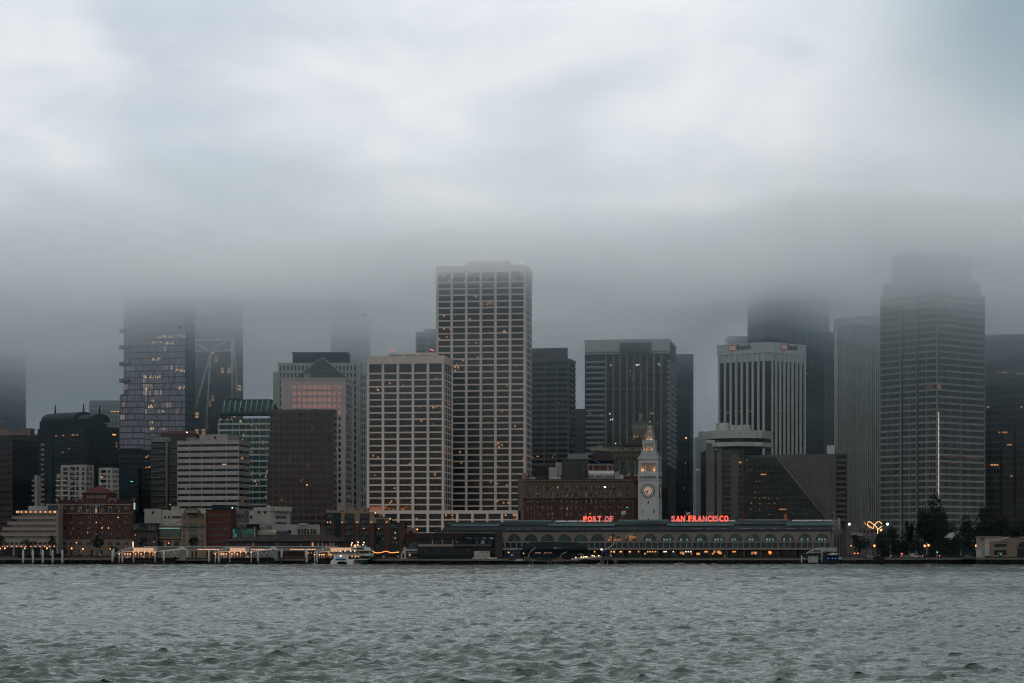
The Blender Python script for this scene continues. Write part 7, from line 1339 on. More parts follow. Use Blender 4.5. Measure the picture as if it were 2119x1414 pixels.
# ================================================================ the white ferry
def person_me():
    bm = bmesh.new(); V = {}
    P = dict(pelvis=(0, 0, .92), chest=(0, 0, 1.32), neck=(0, 0, 1.5), head=(0, -.02, 1.62), top=(0, -.01, 1.72), ls=(-.19, 0, 1.4), le=(-.25, .02, 1.12), lh=(-.24, -.1, .9), rs=(.19, 0, 1.4), re=(.25, .02, 1.12), rh=(.22, -.14, .94), lk=(-.1, -.02, .5), lf=(-.11, 0, .06), lt=(-.11, -.16, .04), rk=(.1, -.02, .5), rf=(.12, .02, .06), rt=(.13, -.14, .04))
    Rr = dict(pelvis=.16, chest=.17, neck=.065, head=.1, top=.085, ls=.075, le=.05, lh=.045, rs=.075, re=.05, rh=.045, lk=.075, lf=.055, lt=.045, rk=.075, rf=.055, rt=.045)
    E_ = [('pelvis', 'chest'), ('chest', 'neck'), ('neck', 'head'), ('head', 'top'), ('chest', 'ls'), ('ls', 'le'), ('le', 'lh'), ('chest', 'rs'), ('rs', 're'), ('re', 'rh'), ('pelvis', 'lk'), ('lk', 'lf'), ('lf', 'lt'), ('pelvis', 'rk'), ('rk', 'rf'), ('rf', 'rt')]
    ks = list(P); me = bpy.data.meshes.new('mesh'); me.from_pydata([P[k] for k in ks], [(ks.index(a), ks.index(b)) for a, b in E_], []); o = bpy.data.objects.new('person', me); link(o)
    m = o.modifiers.new('skin', 'SKIN'); 
    for i, k in enumerate(ks): me.skin_vertices[0].data[i].radius = (Rr[k], Rr[k] * .8); me.skin_vertices[0].data[i].use_root = k == 'pelvis'
    o.modifiers.new('smooth', 'SUBSURF').levels = 1; bpy.context.view_layer.update()
    r = bpy.data.meshes.new_from_object(o.evaluated_get(bpy.context.evaluated_depsgraph_get())); bpy.data.objects.remove(o); r.materials.clear(); r.materials.append(M['cloth']); r.polygons.foreach_set('use_smooth', [True] * len(r.polygons)); return r
def ferry():
    Y = 1066; k = Y / F; x0 = X(683, Y)
    t = thing('passenger_ferry', 'white catamaran ferry with blue and green trim, stern towards the water', 'ferry', (X(722, Y), Y, 0)); ox = X(722, Y)
    xx = lambda px: X(px, Y) - ox; zz = lambda py: Z(py, Y)
    def b(name, a, c, yt, yb, y0, y1, m, par=None): return box(name, xx(a), xx(c), y0, y1, zz(yb), zz(yt), m, par or t)
    # stern, seen square on: two hulls, tunnel, transom
    st = [(685, 1160), (690.5, 1158), (690.5, 1150), (721, 1150), (721, 1158), (731.5, 1158), (732, 1168.8), (720, 1168.8), (717, 1163.5), (711, 1162), (703, 1162), (697.5, 1164), (696, 1168.8), (683.5, 1168.8)]
    pts = [(xx(a), zz(c)) for a, c in st]; n = len(pts); L = 30
    bm = bmesh.new(); A = [bm.verts.new((a, 0, c)) for a, c in pts]; Bk = [bm.verts.new((a, 6, c)) for a, c in pts]
    bm.faces.new(A); bm.faces.new(Bk[::-1])
    for i in range(n): bm.faces.new((A[i], Bk[i], Bk[(i + 1) % n], A[(i + 1) % n]))
    bmesh.ops.recalc_face_normals(bm, faces=bm.faces); bmesh.ops.triangulate(bm, faces=bm.faces); obj('stern', bm_mesh(bm, M['hull_white']), t); b('tunnel', 694, 722, 1161.5, 1168.5, 1.2, 5.8, M['black'])
    o = obj('stern_panel', mesh([(xx(692.5), -.06, zz(1160)), (xx(717.5), -.06, zz(1160)), (xx(713.5), -.06, zz(1155.8)), (xx(697), -.06, zz(1155.8)), (xx(692.5), 0, zz(1160)), (xx(717.5), 0, zz(1160)), (xx(713.5), 0, zz(1155.8)), (xx(697), 0, zz(1155.8))], [(0, 1, 2, 3), (7, 6, 5, 4), (0, 4, 5, 1), (1, 5, 6, 2), (2, 6, 7, 3), (3, 7, 4, 0)], M['hull_blue']), t)
    obj('stern_trim', mesh([(xx(691.6), -.05, zz(1160.3)), (xx(693), -.05, zz(1160.3)), (xx(697.4), -.05, zz(1155.6)), (xx(696.4), -.05, zz(1155.6)), (xx(717.2), -.05, zz(1160.3)), (xx(718.6), -.05, zz(1160.3)), (xx(714), -.05, zz(1155.6)), (xx(713), -.05, zz(1155.6))], [(0, 1, 2, 3), (4, 5, 6, 7)], M['hull_green']), t).modifiers.new('thickness', 'SOLIDIFY').thickness = .06
    me = text_mesh('SAN FRANCISCO BAY', .8, .02, M['navy'], .01); kk = (xx(716) - xx(698)) / max(v.co.x for v in me.vertices); o = obj('lettering', me, t, (xx(698), -.04, zz(1153.8)), (R(90), 0, 0)); o.scale = (kk, .55, 1); bpy.data.objects.remove(o)   # the stern lettering cannot be read: only a line of marks shows
    b('stern_marks', 699.5, 716, 1152.2, 1153.2, -.05, 0, M['steel']); b('stern_emblem', 695.6, 698, 1151.8, 1153.6, -.05, 0, M['navy'])
    # starboard side, running away to the right
    sy = lambda px: (px - 731) * .42
    side = [(731.5, 1157.5), (757.5, 1158.5), (758, 1168.8), (732, 1168.8)]
    vs = [(xx(a), max(0, sy(a)), zz(c)) for a, c in side] + [(xx(a) - 1, max(0, sy(a)) + 6, zz(c)) for a, c in side]
    obj('hull', mesh(vs, [(3, 2, 1, 0), (4, 5, 6, 7), (0, 1, 5, 4), (1, 2, 6, 5), (2, 3, 7, 6), (3, 0, 4, 7)], M['hull_white']), t)
    cv = [(732, 1168.6), (737, 1168), (745, 1166), (752, 1163), (757.9, 1160.5), (757.9, 1168.6)]; obj('hull_swoosh', mesh([(xx(a), max(0, sy(a)) - .12, zz(c)) for a, c in cv], [(5, 4, 3, 2, 1, 0)], M['hull_green']), t).modifiers.new('thickness', 'SOLIDIFY').thickness = .05
    cv = [(736, 1168.6), (745, 1167.2), (752, 1164.6), (757.9, 1162.2), (757.9, 1168.6)]; obj('hull_blue_panel', mesh([(xx(a), max(0, sy(a)) - .2, zz(c)) for a, c in cv], [(4, 3, 2, 1, 0)], M['hull_blue']), t).modifiers.new('thickness', 'SOLIDIFY').thickness = .05
    b('hull_rail', 731.5, 757.5, 1160.2, 1161.2, 0, 12, M['slate'])
    # main deck cabin, open aft
    b('main_deck', 688, 760, 1157.3, 1158.3, 1, 24, M['hull_white']); b('main_cabin', 746, 761, 1150, 1157.5, 8, 24, M['hull_white']); b('cabin_window', 747.5, 761.2, 1152.5, 1156.4, 7.8, 8.2, M['g_dark']); b('aft_bulkhead', 722, 746, 1150, 1157.5, 12, 13, M['warm_wood'])
    for x in (733, 744.5): b('pillar', x - .5, x + .5, 1150, 1157.4, 1, 1.3, M['hull_white'])
    for x, m in ((727.5, 'warm'), (735, 'warm'), (740.5, 'strip_glow')): obj('deck_lamp', ball_mesh(.33, M[m]), t, (xx(x), 3, zz(1152)))
    # upper deck
    b('upper_deck', 688.5, 768, 1148.3, 1150, .2, 24, M['hull_white']); b('aft_rail', 688, 741, 1145, 1145.4, .2, .3, M['steel'])
    obj('rail_bars', tube_mesh([[(xx(688 + 2.4 * i), .25, zz(1149)), (xx(688 + 2.4 * i), .25, zz(1145))] for i in range(23)], .05, M['steel'], 4), t)
    for k_, h in ((0, 1146.5), (1, 1147.7)): obj('rail_line', tube_mesh([[(xx(688), .25, zz(h)), (xx(741), .25, zz(h))]], .04, M['steel'], 4), t)
    b('upper_cabin', 741.5, 764, 1139.5, 1149, 4, 22, M['hull_white']); b('cabin_window', 743, 762, 1141, 1145.6, 3.8, 4.2, M['g_dark']); b('side_emblem', 747, 749, 1147, 1148.4, 3.85, 4.05, M['navy']); b('side_marks', 749.5, 756, 1147.4, 1148.2, 3.88, 4.03, M['steel'])
    bow = [(764, 1139.5), (769, 1141), (772.5, 1146), (769, 1152), (764, 1152)]; obj('bow_screen', mesh([(xx(a), 5 + (a - 764) * .5, zz(c)) for a, c in bow] + [(xx(a) - 1.5, 20, zz(c)) for a, c in bow], [(4, 3, 2, 1, 0), (5, 6, 7, 8, 9)] + [(i, (i + 1) % 5, 5 + (i + 1) % 5, 5 + i) for i in range(5)], M['hull_white']), t); obj('bow_windows', mesh([(xx(a), 4.85 + (a - 764) * .5, zz(c)) for a, c in ((765, 1140.6), (768.5, 1142), (770.5, 1145), (765.5, 1144.5))], [(3, 2, 1, 0)], M['g_dark']), t).modifiers.new('thickness', 'SOLIDIFY').thickness = .06
    obj('bow_green', mesh([(xx(a), 4.8 + (a - 764) * .5, zz(c)) for a, c in ((769, 1151.6), (772.3, 1146.6), (773.2, 1150), (771, 1151.8))], [(3, 2, 1, 0)], M['hull_green']), t).modifiers.new('thickness', 'SOLIDIFY').thickness = .06
    b('sun_roof', 700, 768, 1138.2, 1139.6, 1, 22, M['hull_white']); b('wood_door', 736, 740.5, 1141, 1148.5, 4, 4.2, M['warm_wood']); b('inner_wall', 700, 741, 1140, 1148.4, 10, 10.3, M['hull_white'])
    for x in (704, 713.5, 725, 733.5): obj('deck_lamp', ball_mesh(.30, M['cream_lamp']), t, (xx(x), 2, zz(1140.4)))
    for x in (700.5, 718, 735): b('pillar', x - .3, x + .3, 1139.5, 1149, 1.5, 1.7, M['hull_white'])
    # wheelhouse
    b('wheelhouse', 724, 752, 1132.5, 1138.4, 6, 16, M['hull_white']); b('wheelhouse_window', 735, 751, 1133.2, 1137.6, 5.8, 6.1, M['g_dark']); b('wheelhouse_window', 726.5, 733.5, 1134.6, 1136.4, 5.8, 6.1, M['g_dark']); obj('forward_house', mesh([(xx(752), 6, zz(1138)), (xx(765), 7, zz(1138)), (xx(763.5), 7, zz(1134)), (xx(754), 6, zz(1131.8)), (xx(752), 14, zz(1138)), (xx(765), 14, zz(1138)), (xx(763.5), 14, zz(1134)), (xx(754), 14, zz(1131.8))], [(0, 1, 2, 3), (7, 6, 5, 4), (3, 2, 6, 7), (1, 5, 6, 2), (0, 3, 7, 4)], M['hull_white']), t); b('equipment', 752, 755, 1129.5, 1133, 8, 9, M['hull_white']); b('equipment', 724.5, 727, 1131.5, 1134, 7, 8, M['hull_white'])
    for x, yt, ang in ((722.5, 1123, 3.2), (735.5, 1121.5, 3), (746.5, 1122, 4)):
        obj('mast', tube_mesh([[(xx(x), 8, zz(1134)), (xx(x + ang), 8, zz(yt))]], .14, M['hull_white'], 6), t)
        for s, dz in ((.95, 0), (.55, 0)): obj('mast_lamp', ball_mesh(.30, M['cream_lamp']), t, (xx(x + ang * s + .6), 7.7, zz(1134 + (yt - 1134) * s)))
    b('radar', 734.5, 738.5, 1119.3, 1120.4, 7.8, 8.2, M['hull_white']); obj('search_light', ball_mesh(.62, M['warm'], 10, 8), t, (xx(732.8), 6, zz(1130))); obj('life_raft', lathe_mesh([(.45, -.8), (.5, 0), (.45, .8)], M['hull_white'], 10), t, (xx(741), 7, zz(1130.5)), (0, R(90), 0)); obj('stern_lamp', ball_mesh(.32, M['white_lamp']), t, (xx(705), -.15, zz(1150.6)))
    for x in (731, 733): b('fender', x - .4, x + .4, 1164, 1166.5, -.3, .1, M['black'])
    ld = bpy.data.lights.new('deck_lamp', 'AREA'); ld.energy = 120; ld.size = 10; ld.size_y = 3; ld.shape = 'RECTANGLE'; ld.color = (1, .8, .6); lo = bpy.data.objects.new('deck_lamp', ld); link(lo); lo.parent = t; lo.location = (xx(716), 4, zz(1140.8))
    pm = person_me()
    lab = ['leftmost standing passenger at the stern rail of the ferry', 'second passenger from the left on the upper deck of the ferry', 'third passenger from the left at the ferry rail', 'passenger under the second deck lamp of the ferry', 'passenger right of the middle of the ferry rail', 'rightmost passenger on the upper deck of the ferry']
    for i, x in enumerate((693, 699, 703.5, 711, 716, 721.5)):
        o = obj('person', pm, None, (X(x, Y), Y + 1 + (i % 3) * .8, zz(1148.2)), random.uniform(-2, 2)); tag(o, lab[i] + ', in dark clothes', 'person', 'passengers on the ferry')
    # foam at the stern
    o = obj('foam', boxes_mesh([(X(686 + 1.9 * i, Y), X(688 + 1.9 * i, Y) + .4, Y - 2.4 - .6 * (i % 3), Y - .3, -.2, .22 + .1 * ((i * 7) % 4)) for i in range(9)] + [(X(722 + 2 * i, Y), X(724 + 2 * i, Y) + .3, Y - 2 - .5 * (i % 2), Y - .2, -.2, .2 + .08 * (i % 3)) for i in range(5)], M['bright']), kind='stuff'); tag(o, 'white foam at the stern of the ferry'); o.modifiers.new('round', 'SUBSURF').levels = 2; o.modifiers['round'].render_levels = 2
M['warm_wood'] = wall('warm_bulkhead', (.30, .20, .13))
ferry()
# ================================================================ lamps, string lights, signals
def street_lamps():
    post = lathe_mesh([(.16, 0), (.09, .5), (.07, 1)], M['pole'], 6); globe = ball_mesh(.42, M['warm'], 8, 6)
    def lamp(px, py, Y, lab, n=1, m=None, r=1.0, grp='street lamps'):
        z = Z(py, Y); t = thing('street_lamp', lab, 'street lamp', (X(px, Y), Y, G), 0, grp); obj('post', post, t, (0, 0, 0), 0, (1, 1, z - G - .3)); obj('globe', m or globe, t, (0, 0, z - G), 0, (r, r, r * 1.15))
    for px, py, lab in ((2, 1135.5, 'warm globe street lamp at the very left edge'), (10, 1135, 'second warm street lamp from the left edge'), (51.5, 1135.3, 'warm street lamp left of the pair under the bare tree'), (58.6, 1136, 'warm street lamp right of the pair under the bare tree'), (97, 1135, 'warm street lamp left of the round palm'), (148.3, 1135.3, 'warm street lamp before the left part of the brick building'), (171.5, 1136.5, 'warm street lamp before the door of the brick building'), (201.5, 1135, 'warm street lamp under the round tree at the brick building'), (228.6, 1136.2, 'warm street lamp behind the first white pile of the gate'), (341.3, 1136.5, 'warm street lamp above the first gangway'), (398.3, 1136.7, 'warm street lamp between the twin palms')): lamp(px, py, 1142, lab)
    lamp(349, 1124.5, 1142, 'dim red street lamp before the glass fronted building', m=ball_mesh(.3, M['red_lamp']))
    for px, py, lab in ((1809.5, 1129.8, 'large warm street lamp below the gold light sculpture'), (1913.5, 1130, 'left warm street lamp of the pair before the dark trees'), (1921.5, 1128.7, 'right warm street lamp of the pair before the dark trees'), (2020, 1129.8, 'left warm street lamp of the pair at the beige arched building'), (2025.2, 1128.5, 'right warm street lamp of the pair at the beige arched building')): lamp(px, py, 1125, lab, r=1.35)
    wh = ball_mesh(.6, M['white_lamp'])
    lamp(1757.5, 1085, 1180, 'white flood lamp on a tall pole right of the ferry hall gable', m=wh, grp='flood lamps'); lamp(1836.5, 1085, 1180, 'white flood lamp on a tall pole right of the gold light sculpture', m=wh, grp='flood lamps'); lamp(1761, 1129.5, 1130, 'small amber lamp near the ferry hall gable', m=ball_mesh(.3, M['warm']), grp='flood lamps')
    for px, py, h, lab, c in ((1768.4, 1145.3, 1, 'left red traffic light of the pair beside the ferry hall', 'red_lamp'), (1775.3, 1145.3, 1, 'right red traffic light of the pair beside the ferry hall', 'red_lamp'), (1866.5, 1146.2, 1, 'red traffic light before the dark trees', 'red_lamp'), (1939.5, 1143, 1, 'green traffic light among the parked cars', 'green_lamp')):
        Y = 1124; t = thing('traffic_light', lab, 'traffic light', (X(px, Y), Y, G), 0, 'traffic lights'); z = Z(py, Y) - G; obj('post', post, t, (0, 0, 0), 0, (1, 1, z)); obj('housing', cube(M['black']), t, (0, .2, z), 0, (.5, .4, 1.2)); obj('signal', ball_mesh(.30, M[c]), t, (0, -.1, z))
    for px, yt, lab in ((1792.5, 1119, 'slim grey lamp pole left of the large warm lamp'), (1805.5, 1119.5, 'slim grey lamp pole beside the large warm lamp'), (1904.5, 1118, 'slim blue grey pole left of the dark tree lamps'), (1910, 1118, 'second slim blue grey pole left of the dark tree lamps'), (2013.5, 1119, 'thick blue grey pole left of the beige building lamps'), (814, 1123, 'left pole of the two before the brick bay block'), (821, 1123, 'right pole of the two before the brick bay block')):
        t = thing('lamp_pole', lab, 'pole', (X(px, 1128), 1128, G), 0, 'slim poles'); z = Z(yt, 1128) - G; obj('pole', lathe_mesh([(.22, 0), (.16, z)], M['teal_dark'], 6), t); obj('lamp_head', cube(M['steel']), t, (0, 0, z), 0, (.6, .5, .5))
    # neon blade sign
    t = thing('blade_sign', 'tall narrow glowing white sign at the brick building corner', 'sign', (X(275.3, 1150), 1150, G)); z0, z1 = Z(1134, 1150) - G, Z(1121, 1150) - G; obj('panel', cube(M['blade']), t, (0, 0, (z0 + z1) / 2), 0, (.5, .3, z1 - z0)); obj('frame', cube(M['dark']), t, (0, .3, (z1) / 2), 0, (.7, .2, z1 + .3))
    # festoon
    pts = [(770, 1140.5), (774, 1142), (779, 1143.5), (785, 1143.4), (791, 1142.3), (797, 1140.2), (803, 1141), (807, 1143), (812, 1143.2), (817, 1142.8), (822, 1142.3), (826, 1142)]; Y = 1120; a0 = Vector((X(798, Y), Y, G)); t = thing('festoon', 'string of small orange bulbs hanging along the waterfront right of the ferry', 'string lights', a0)
    P3 = [Vector((X(a, Y), Y, Z(c, Y))) - a0 for a, c in pts]; obj('cable', tube_mesh([P3], .05, M['pole'], 4), t); bl = ball_mesh(.24, M['festoon'], 6, 4)
    for i in range(len(P3) - 1):
        for s in (0, .33, .66): obj('bulb', bl, t, P3[i].lerp(P3[i + 1], s) - Vector((0, 0, .2)))
    for i in (0, 5, 11): obj('post', post, t, (P3[i].x, .2, 0), 0, (1, 1, P3[i].z))
M['blade'] = emit('blade_glow', (1, .72, .58), 1.1); M['festoon'] = emit('festoon_glow', (1, .30, .07), 1.9)
street_lamps()
# ================================================================ trees
def crown_mesh(seed, rx, ry, rz, n, leaf, mat, clumps=9, squash=1.0):
    rng = random.Random(seed); cl = []
    for _ in range(clumps):
        while True:
            p = Vector((rng.uniform(-1, 1), rng.uniform(-1, 1), rng.uniform(-.9, 1)))
            if p.length < .8: break
        cl.append((p, rng.uniform(.28, .55)))
    vs, fs = [], []
    for i in range(n):
        c, r = rng.choice(cl); d = Vector((rng.gauss(0, 1), rng.gauss(0, 1), rng.gauss(0, 1))).normalized() * r * rng.uniform(.5, 1.05); p = c + d
        p = Vector((p.x * rx, p.y * ry, p.z * rz)); s = leaf * rng.uniform(.6, 1.3)
        a = Vector((rng.gauss(0, 1), rng.gauss(0, 1), rng.gauss(0, .7))).normalized(); b = a.orthogonal().normalized(); b.rotate(Matrix.Rotation(rng.uniform(0, 6.28), 3, a)); c2 = a.cross(b); k = len(vs)
        vs += [p + b * s, p + c2 * s * .6, p - b * s, p - c2 * s * .6]; fs.append((k, k + 1, k + 2, k + 3))
    return mesh(vs, fs, mat)
def tree(px, yt, yb, wpx, Y, lab, seed, n=1100, kind='tree', grp=None, cat='tree', zg=G, leaf=.42):
    zt, zb = Z(yt, Y), Z(yb, Y); w = wpx * Y / F / 2; t = thing('broadleaf_tree' if kind == 'tree' else kind, lab, cat, (X(px, Y), Y, zg), 0, grp)
    zc = (zt + zb) / 2 - zg; rz = (zt - zb) / 2
    obj('crown', crown_mesh(seed, w, w * .8, rz, n, leaf, M['leaf'], 11), t, (0, 0, zc), kind='stuff')
    rng = random.Random(seed); top = zc - rz * .1
    obj('trunk', tube_mesh([[(0, 0, 0), (.1, 0, max(.6, (zc - rz) * .8)), (.05, .1, top)]] + [[(.08, 0, max(.5, zc - rz * .8)), (rng.uniform(-w, w) * .6, rng.uniform(-w, w) * .4, zc + rz * rng.uniform(0, .5))] for _ in range(4)], [.30, .22, .1], M['bark'], 6) if False else tube_mesh([[(0, 0, 0), (.1, 0, max(.6, (zc - rz) * .8)), (.05, .1, top)]] + [[(.08, 0, max(.5, zc - rz * .8)), (rng.uniform(-w, w) * .3, rng.uniform(-w, w) * .2, zc - rz * .2), (rng.uniform(-w, w) * .6, rng.uniform(-w, w) * .4, zc + rz * rng.uniform(0, .5))] for _ in range(4)], [.32, .2, .08], M['bark'], 6), t)
def palm(px, ytop, Y, lab, seed, r=3.2, full=True):
    rng = random.Random(seed); h = Z(ytop, Y) - G; t = thing('palm_tree', lab, 'palm tree', (X(px, Y), Y, G), 0, 'palms along the shore road'); hc = h - r * .55
    obj('trunk', tube_mesh([[(0, 0, 0), (.08, 0, hc * .5), (.05, 0, hc)]], [.42, .32, .36], M['bark'], 8), t)
    vs, fs = [], []
    for i in range(90 if full else 60):
        az = rng.uniform(0, 6.283); el = rng.uniform(-.55, 1.35); L_ = r * rng.uniform(.8, 1.1); base = len(vs)
        for k in range(5):
            s = k / 4; rr = L_ * s * math.cos(el) * (1 - .08 * s); zz_ = L_ * (s * math.sin(el) - .55 * s * s * math.cos(el) * .9); wd = .26 * (1 - .75 * s) + .05
            q = Vector((math.cos(az), math.sin(az), 0)); n_ = Vector((-math.sin(az), math.cos(az), 0)); p = q * rr + Vector((0, 0, zz_ + hc))
            vs += [p + n_ * wd, p - n_ * wd + Vector((0, 0, -.12))]
        for k in range(4): fs.append((base + 2 * k, base + 2 * k + 1, base + 2 * k + 3, base + 2 * k + 2))
    obj('fronds', mesh(vs, fs, M['palm']), t, kind='stuff')
def greenery():
    palm(108.5, 1111, 1138, 'full round palm before the right end of the terraced office', 1, 3.6); palm(3, 1110, 1138, 'round palm cut by the left edge of the photo', 2, 3.4); palm(397.5, 1114, 1138, 'left palm of the twin palms before the beige building', 3, 2.7); palm(405.5, 1112.5, 1139, 'right palm of the twin palms before the beige building', 4, 2.7); palm(299, 1112, 1140, 'broad palm before the low dark house', 5, 3.7); palm(786, 1112, 1136, 'tall dark palm behind the string of orange bulbs', 6, 3.0); palm(838, 1113, 1140, 'faint palm at the right end of the brick bay block', 7, 2.8, False)
    tree(201, 1110, 1137, 26, 1140, 'round dark street tree before the brick building', 11, 900, grp='street trees', leaf=.36); tree(58, 1113, 1140, 36, 1141, 'sparse street tree before the terraced office', 12, 420, grp='street trees', leaf=.34); tree(135, 1131, 1148, 14, 1142, 'small low tree at the left corner of the brick building', 13, 260, grp='street trees', leaf=.3); tree(237, 1127, 1146, 20, 1142, 'dark shrubby tree at the right end of the brick building', 14, 420, grp='street trees', leaf=.34)
    tree(1929, 1028, 1130, 62, 1180, 'tallest dark tree in front of the stepped tower', 21, 3200, grp='dark trees by the right hand road', leaf=.6); tree(1943, 1062, 1135, 66, 1172, 'broad dark tree right of the tallest one', 22, 2600, grp='dark trees by the right hand road', leaf=.6); tree(1912, 1060, 1140, 44, 1170, 'dark tree on the left shoulder of the tallest one', 23, 1900, grp='dark trees by the right hand road', leaf=.6); tree(1879, 1078, 1140, 26, 1175, 'slender dark tree second from the gold sculpture', 24, 1100, grp='dark trees by the right hand road', leaf=.5); tree(1848, 1082, 1142, 30, 1172, 'slender dark tree nearest the gold sculpture', 25, 1200, grp='dark trees by the right hand road', leaf=.5); tree(1822, 1102, 1146, 44, 1150, 'rounded dark tree right under the gold sculpture', 26, 1500, grp='dark trees by the right hand road', leaf=.45); tree(1778, 1106, 1146, 46, 1150, 'rounded dark tree between ferry hall and gold sculpture', 27, 1500, grp='dark trees by the right hand road', leaf=.45); tree(1866, 1112, 1148, 40, 1148, 'low dark tree below the two slender trees', 28, 1200, grp='dark trees by the right hand road', leaf=.45); tree(1898, 1108, 1150, 40, 1146, 'low bushy dark tree left of the street lamp pair', 29, 1200, grp='dark trees by the right hand road', leaf=.45); tree(1950, 1112, 1150, 56, 1146, 'low broad dark tree right of the street lamp pair', 30, 1500, grp='dark trees by the right hand road', leaf=.45)
    tree(2006, 1072, 1140, 50, 1180, 'large dark tree left of the one behind the beige arched building', 31, 2000, grp='dark trees by the right hand road', leaf=.6); tree(2034, 1050, 1140, 44, 1190, 'tall dark tree at the left end of the beige arched building', 32, 2000, grp='dark trees by the right hand road', leaf=.6); tree(2075, 1072, 1140, 66, 1195, 'broad dark tree behind the beige arched building', 33, 2400, grp='dark trees by the right hand road', leaf=.6); tree(2118, 1080, 1140, 60, 1200, 'dark tree cut by the right edge behind the beige building', 34, 1600, grp='dark trees by the right hand road', leaf=.6); tree(1985, 1100, 1150, 36, 1150, 'low dark tree left of the thick blue grey pole', 35, 1100, grp='dark trees by the right hand road', leaf=.45)
    hd = obj('hedge', crown_mesh(40, 78, 1.2, 1.0, 2600, .3, M['leaf'], 40), None, (X(1480, 1097), 1097, 4.2), kind='stuff'); tag(hd, 'dark planting and diners along the quay edge before the arcades')
greenery()
# ================================================================ right hand end: gold sculpture, low buildings, cars
def right_end():
    Y = 1240; t = thing('light_sculpture', 'gold glowing tube sculpture of looping petals above the dark trees', 'light sculpture', (X(1808, Y), Y, G)); ox = X(1808, Y); k = lambda a, c: (X(a, Y) - ox, 0, Z(c, Y) - G)
    def tb(name, pts, r=.20, m='gold'): obj(name, tube_mesh([[k(*p) for p in pts]], r, M[m], 6), t)
    tb('tube', [(1810.3, 1105.5), (1809.8, 1100), (1808, 1096), (1803, 1092), (1797, 1088), (1795.3, 1085), (1796, 1081.5), (1798.5, 1079.5), (1803, 1082), (1808, 1085.5), (1812.5, 1089.5), (1815, 1092.5), (1816.2, 1096.5), (1816.3, 1105)])
    tb('tube', [(1816.3, 1097), (1818.5, 1094.5), (1822, 1091.5), (1825, 1088.8)]); tb('tube', [(1807.8, 1096), (1807.6, 1091), (1809, 1087), (1812.5, 1083), (1817, 1080), (1819.5, 1079.3), (1822, 1081.5), (1825.2, 1084.8)]); tb('tube', [(1787, 1079.8), (1791, 1084.5), (1796, 1089.5), (1801, 1094.5), (1805, 1098.5), (1807, 1103.5)], .14, 'gold_dim'); tb('tube', [(1788.5, 1082.5), (1793, 1087), (1800, 1092.5)], .1, 'gold_dim'); tb('petal', [(1821.5, 1099.3), (1823, 1096.3), (1825, 1094.6), (1824.6, 1098), (1822, 1100)], .3)
    obj('mast', tube_mesh([[(X(1810, Y) - ox, 0, 0), k(1810.3, 1105)], [(X(1816.5, Y) - ox, 0, 0), k(1816.3, 1105)]], .25, M['pole'], 6), t)
    B = Bld('low_office', 'low grey building with small square windows behind the gold sculpture', 'building', one(1752, 1812, 1230, 20)); f = B.face(0); B.prism('wall', G, f.z(1094), M['hyatt']); f.px('gable', 1753, 1774, 1083, 1095, -10, .2, M['hyatt']); f.px('canopy', 1762, 1783, 1103, 1109, .1, 2, M['steel'])
    for i in range(5): f.px('window', 1779 + 7.8 * i, 1782.5 + 7.8 * i, 1097, 1102.5, -.1, .1, M['g_dark'])
    f.px('window', 1765, 1767, 1091, 1093, .2, .32, M['g_dark'])
    B = Bld('park_kiosk', 'small grey hip roofed kiosk among the dark trees', 'kiosk', one(1960, 1982, 1160, 8)); f = B.face(0); B.prism('wall', G, f.z(1113), M['slate']); f.put('roof', mesh([(-.6, -.6, 0), (6.2, -.6, 0), (6.2, 8, 0), (-.6, 8, 0), (2, 3, 2.7), (4, 3, 2.7)], [(3, 2, 1, 0), (0, 1, 5, 4), (1, 2, 5), (2, 3, 4, 5), (3, 0, 4)], M['steel']), 0, 0, f.z(1113)); f.px('wall_panel', 1965, 1971, 1114, 1121, 0, .2, M['steel'])
    P = one(2039, 2190, 1086, 26); B = Bld('pier_building', 'beige pier building with arched opening and dark windows at the right edge', 'building', P); f = B.face(0); c = M['pier_stone']
    B.prism('back_wall', 3.0, f.z(1111), M['pale_conc'], pts=one(2038, 2120, 1098, 20)); f.px('wing', 2038.5, 2047, 1117, 1151, -10, -.3, M['pale_conc']); f.px('coping', 2037, 2083, 1110, 1112.5, -22, -11, M['stone'])
    f.px('front_wall', 2047, 2085, 1119.5, 1153, -12, 0, c); f.px('centre_wall', 2085, 2190, 1117, 1153, -12, .3, c)
    n = 12; xs = [2064 + 70 * i / n for i in range(n + 1)]; top = [1121.5 - 9.5 * math.sin(math.pi * i / n) ** .9 for i in range(n + 1)]; me = mesh([(f.u(x), -.5, f.z(y)) for x, y in zip(xs, top)] + [(f.u(x), 10, f.z(y)) for x, y in zip(xs, top)] + [(f.u(xs[0]), -.5, f.z(1122)), (f.u(xs[-1]), -.5, f.z(1122))], [tuple(range(n + 1)) + (2 * n + 3, 2 * n + 2)] + [(i, i + 1, n + 2 + i, n + 1 + i) for i in range(n)], c); f.put('gable', me, 0, .1, 0)
    obj('gable_coping', tube_mesh([[(f.u(x), -.6, f.z(y)) for x, y in zip(xs[4:], top[4:])]], .25, M['slate'], 5), B.t, (f.at(0, .1).x, f.at(0, .1).y, -B.z))
    f.px('window', 2057.5, 2082.5, 1126, 1132.5, -.1, .12, M['g_dark']); f.px('window', 2057.5, 2082.5, 1138.5, 1149, -.1, .12, M['g_dark']); f.px('door_frame', 2064.5, 2074.5, 1143, 1153, .05, .3, c); f.px('door', 2066.5, 2072.5, 1145, 1153, .25, .4, M['g_gallery']); f.px('sign_glow', 2069, 2071, 1146.5, 1148, .4, .45, M['green_lamp'])
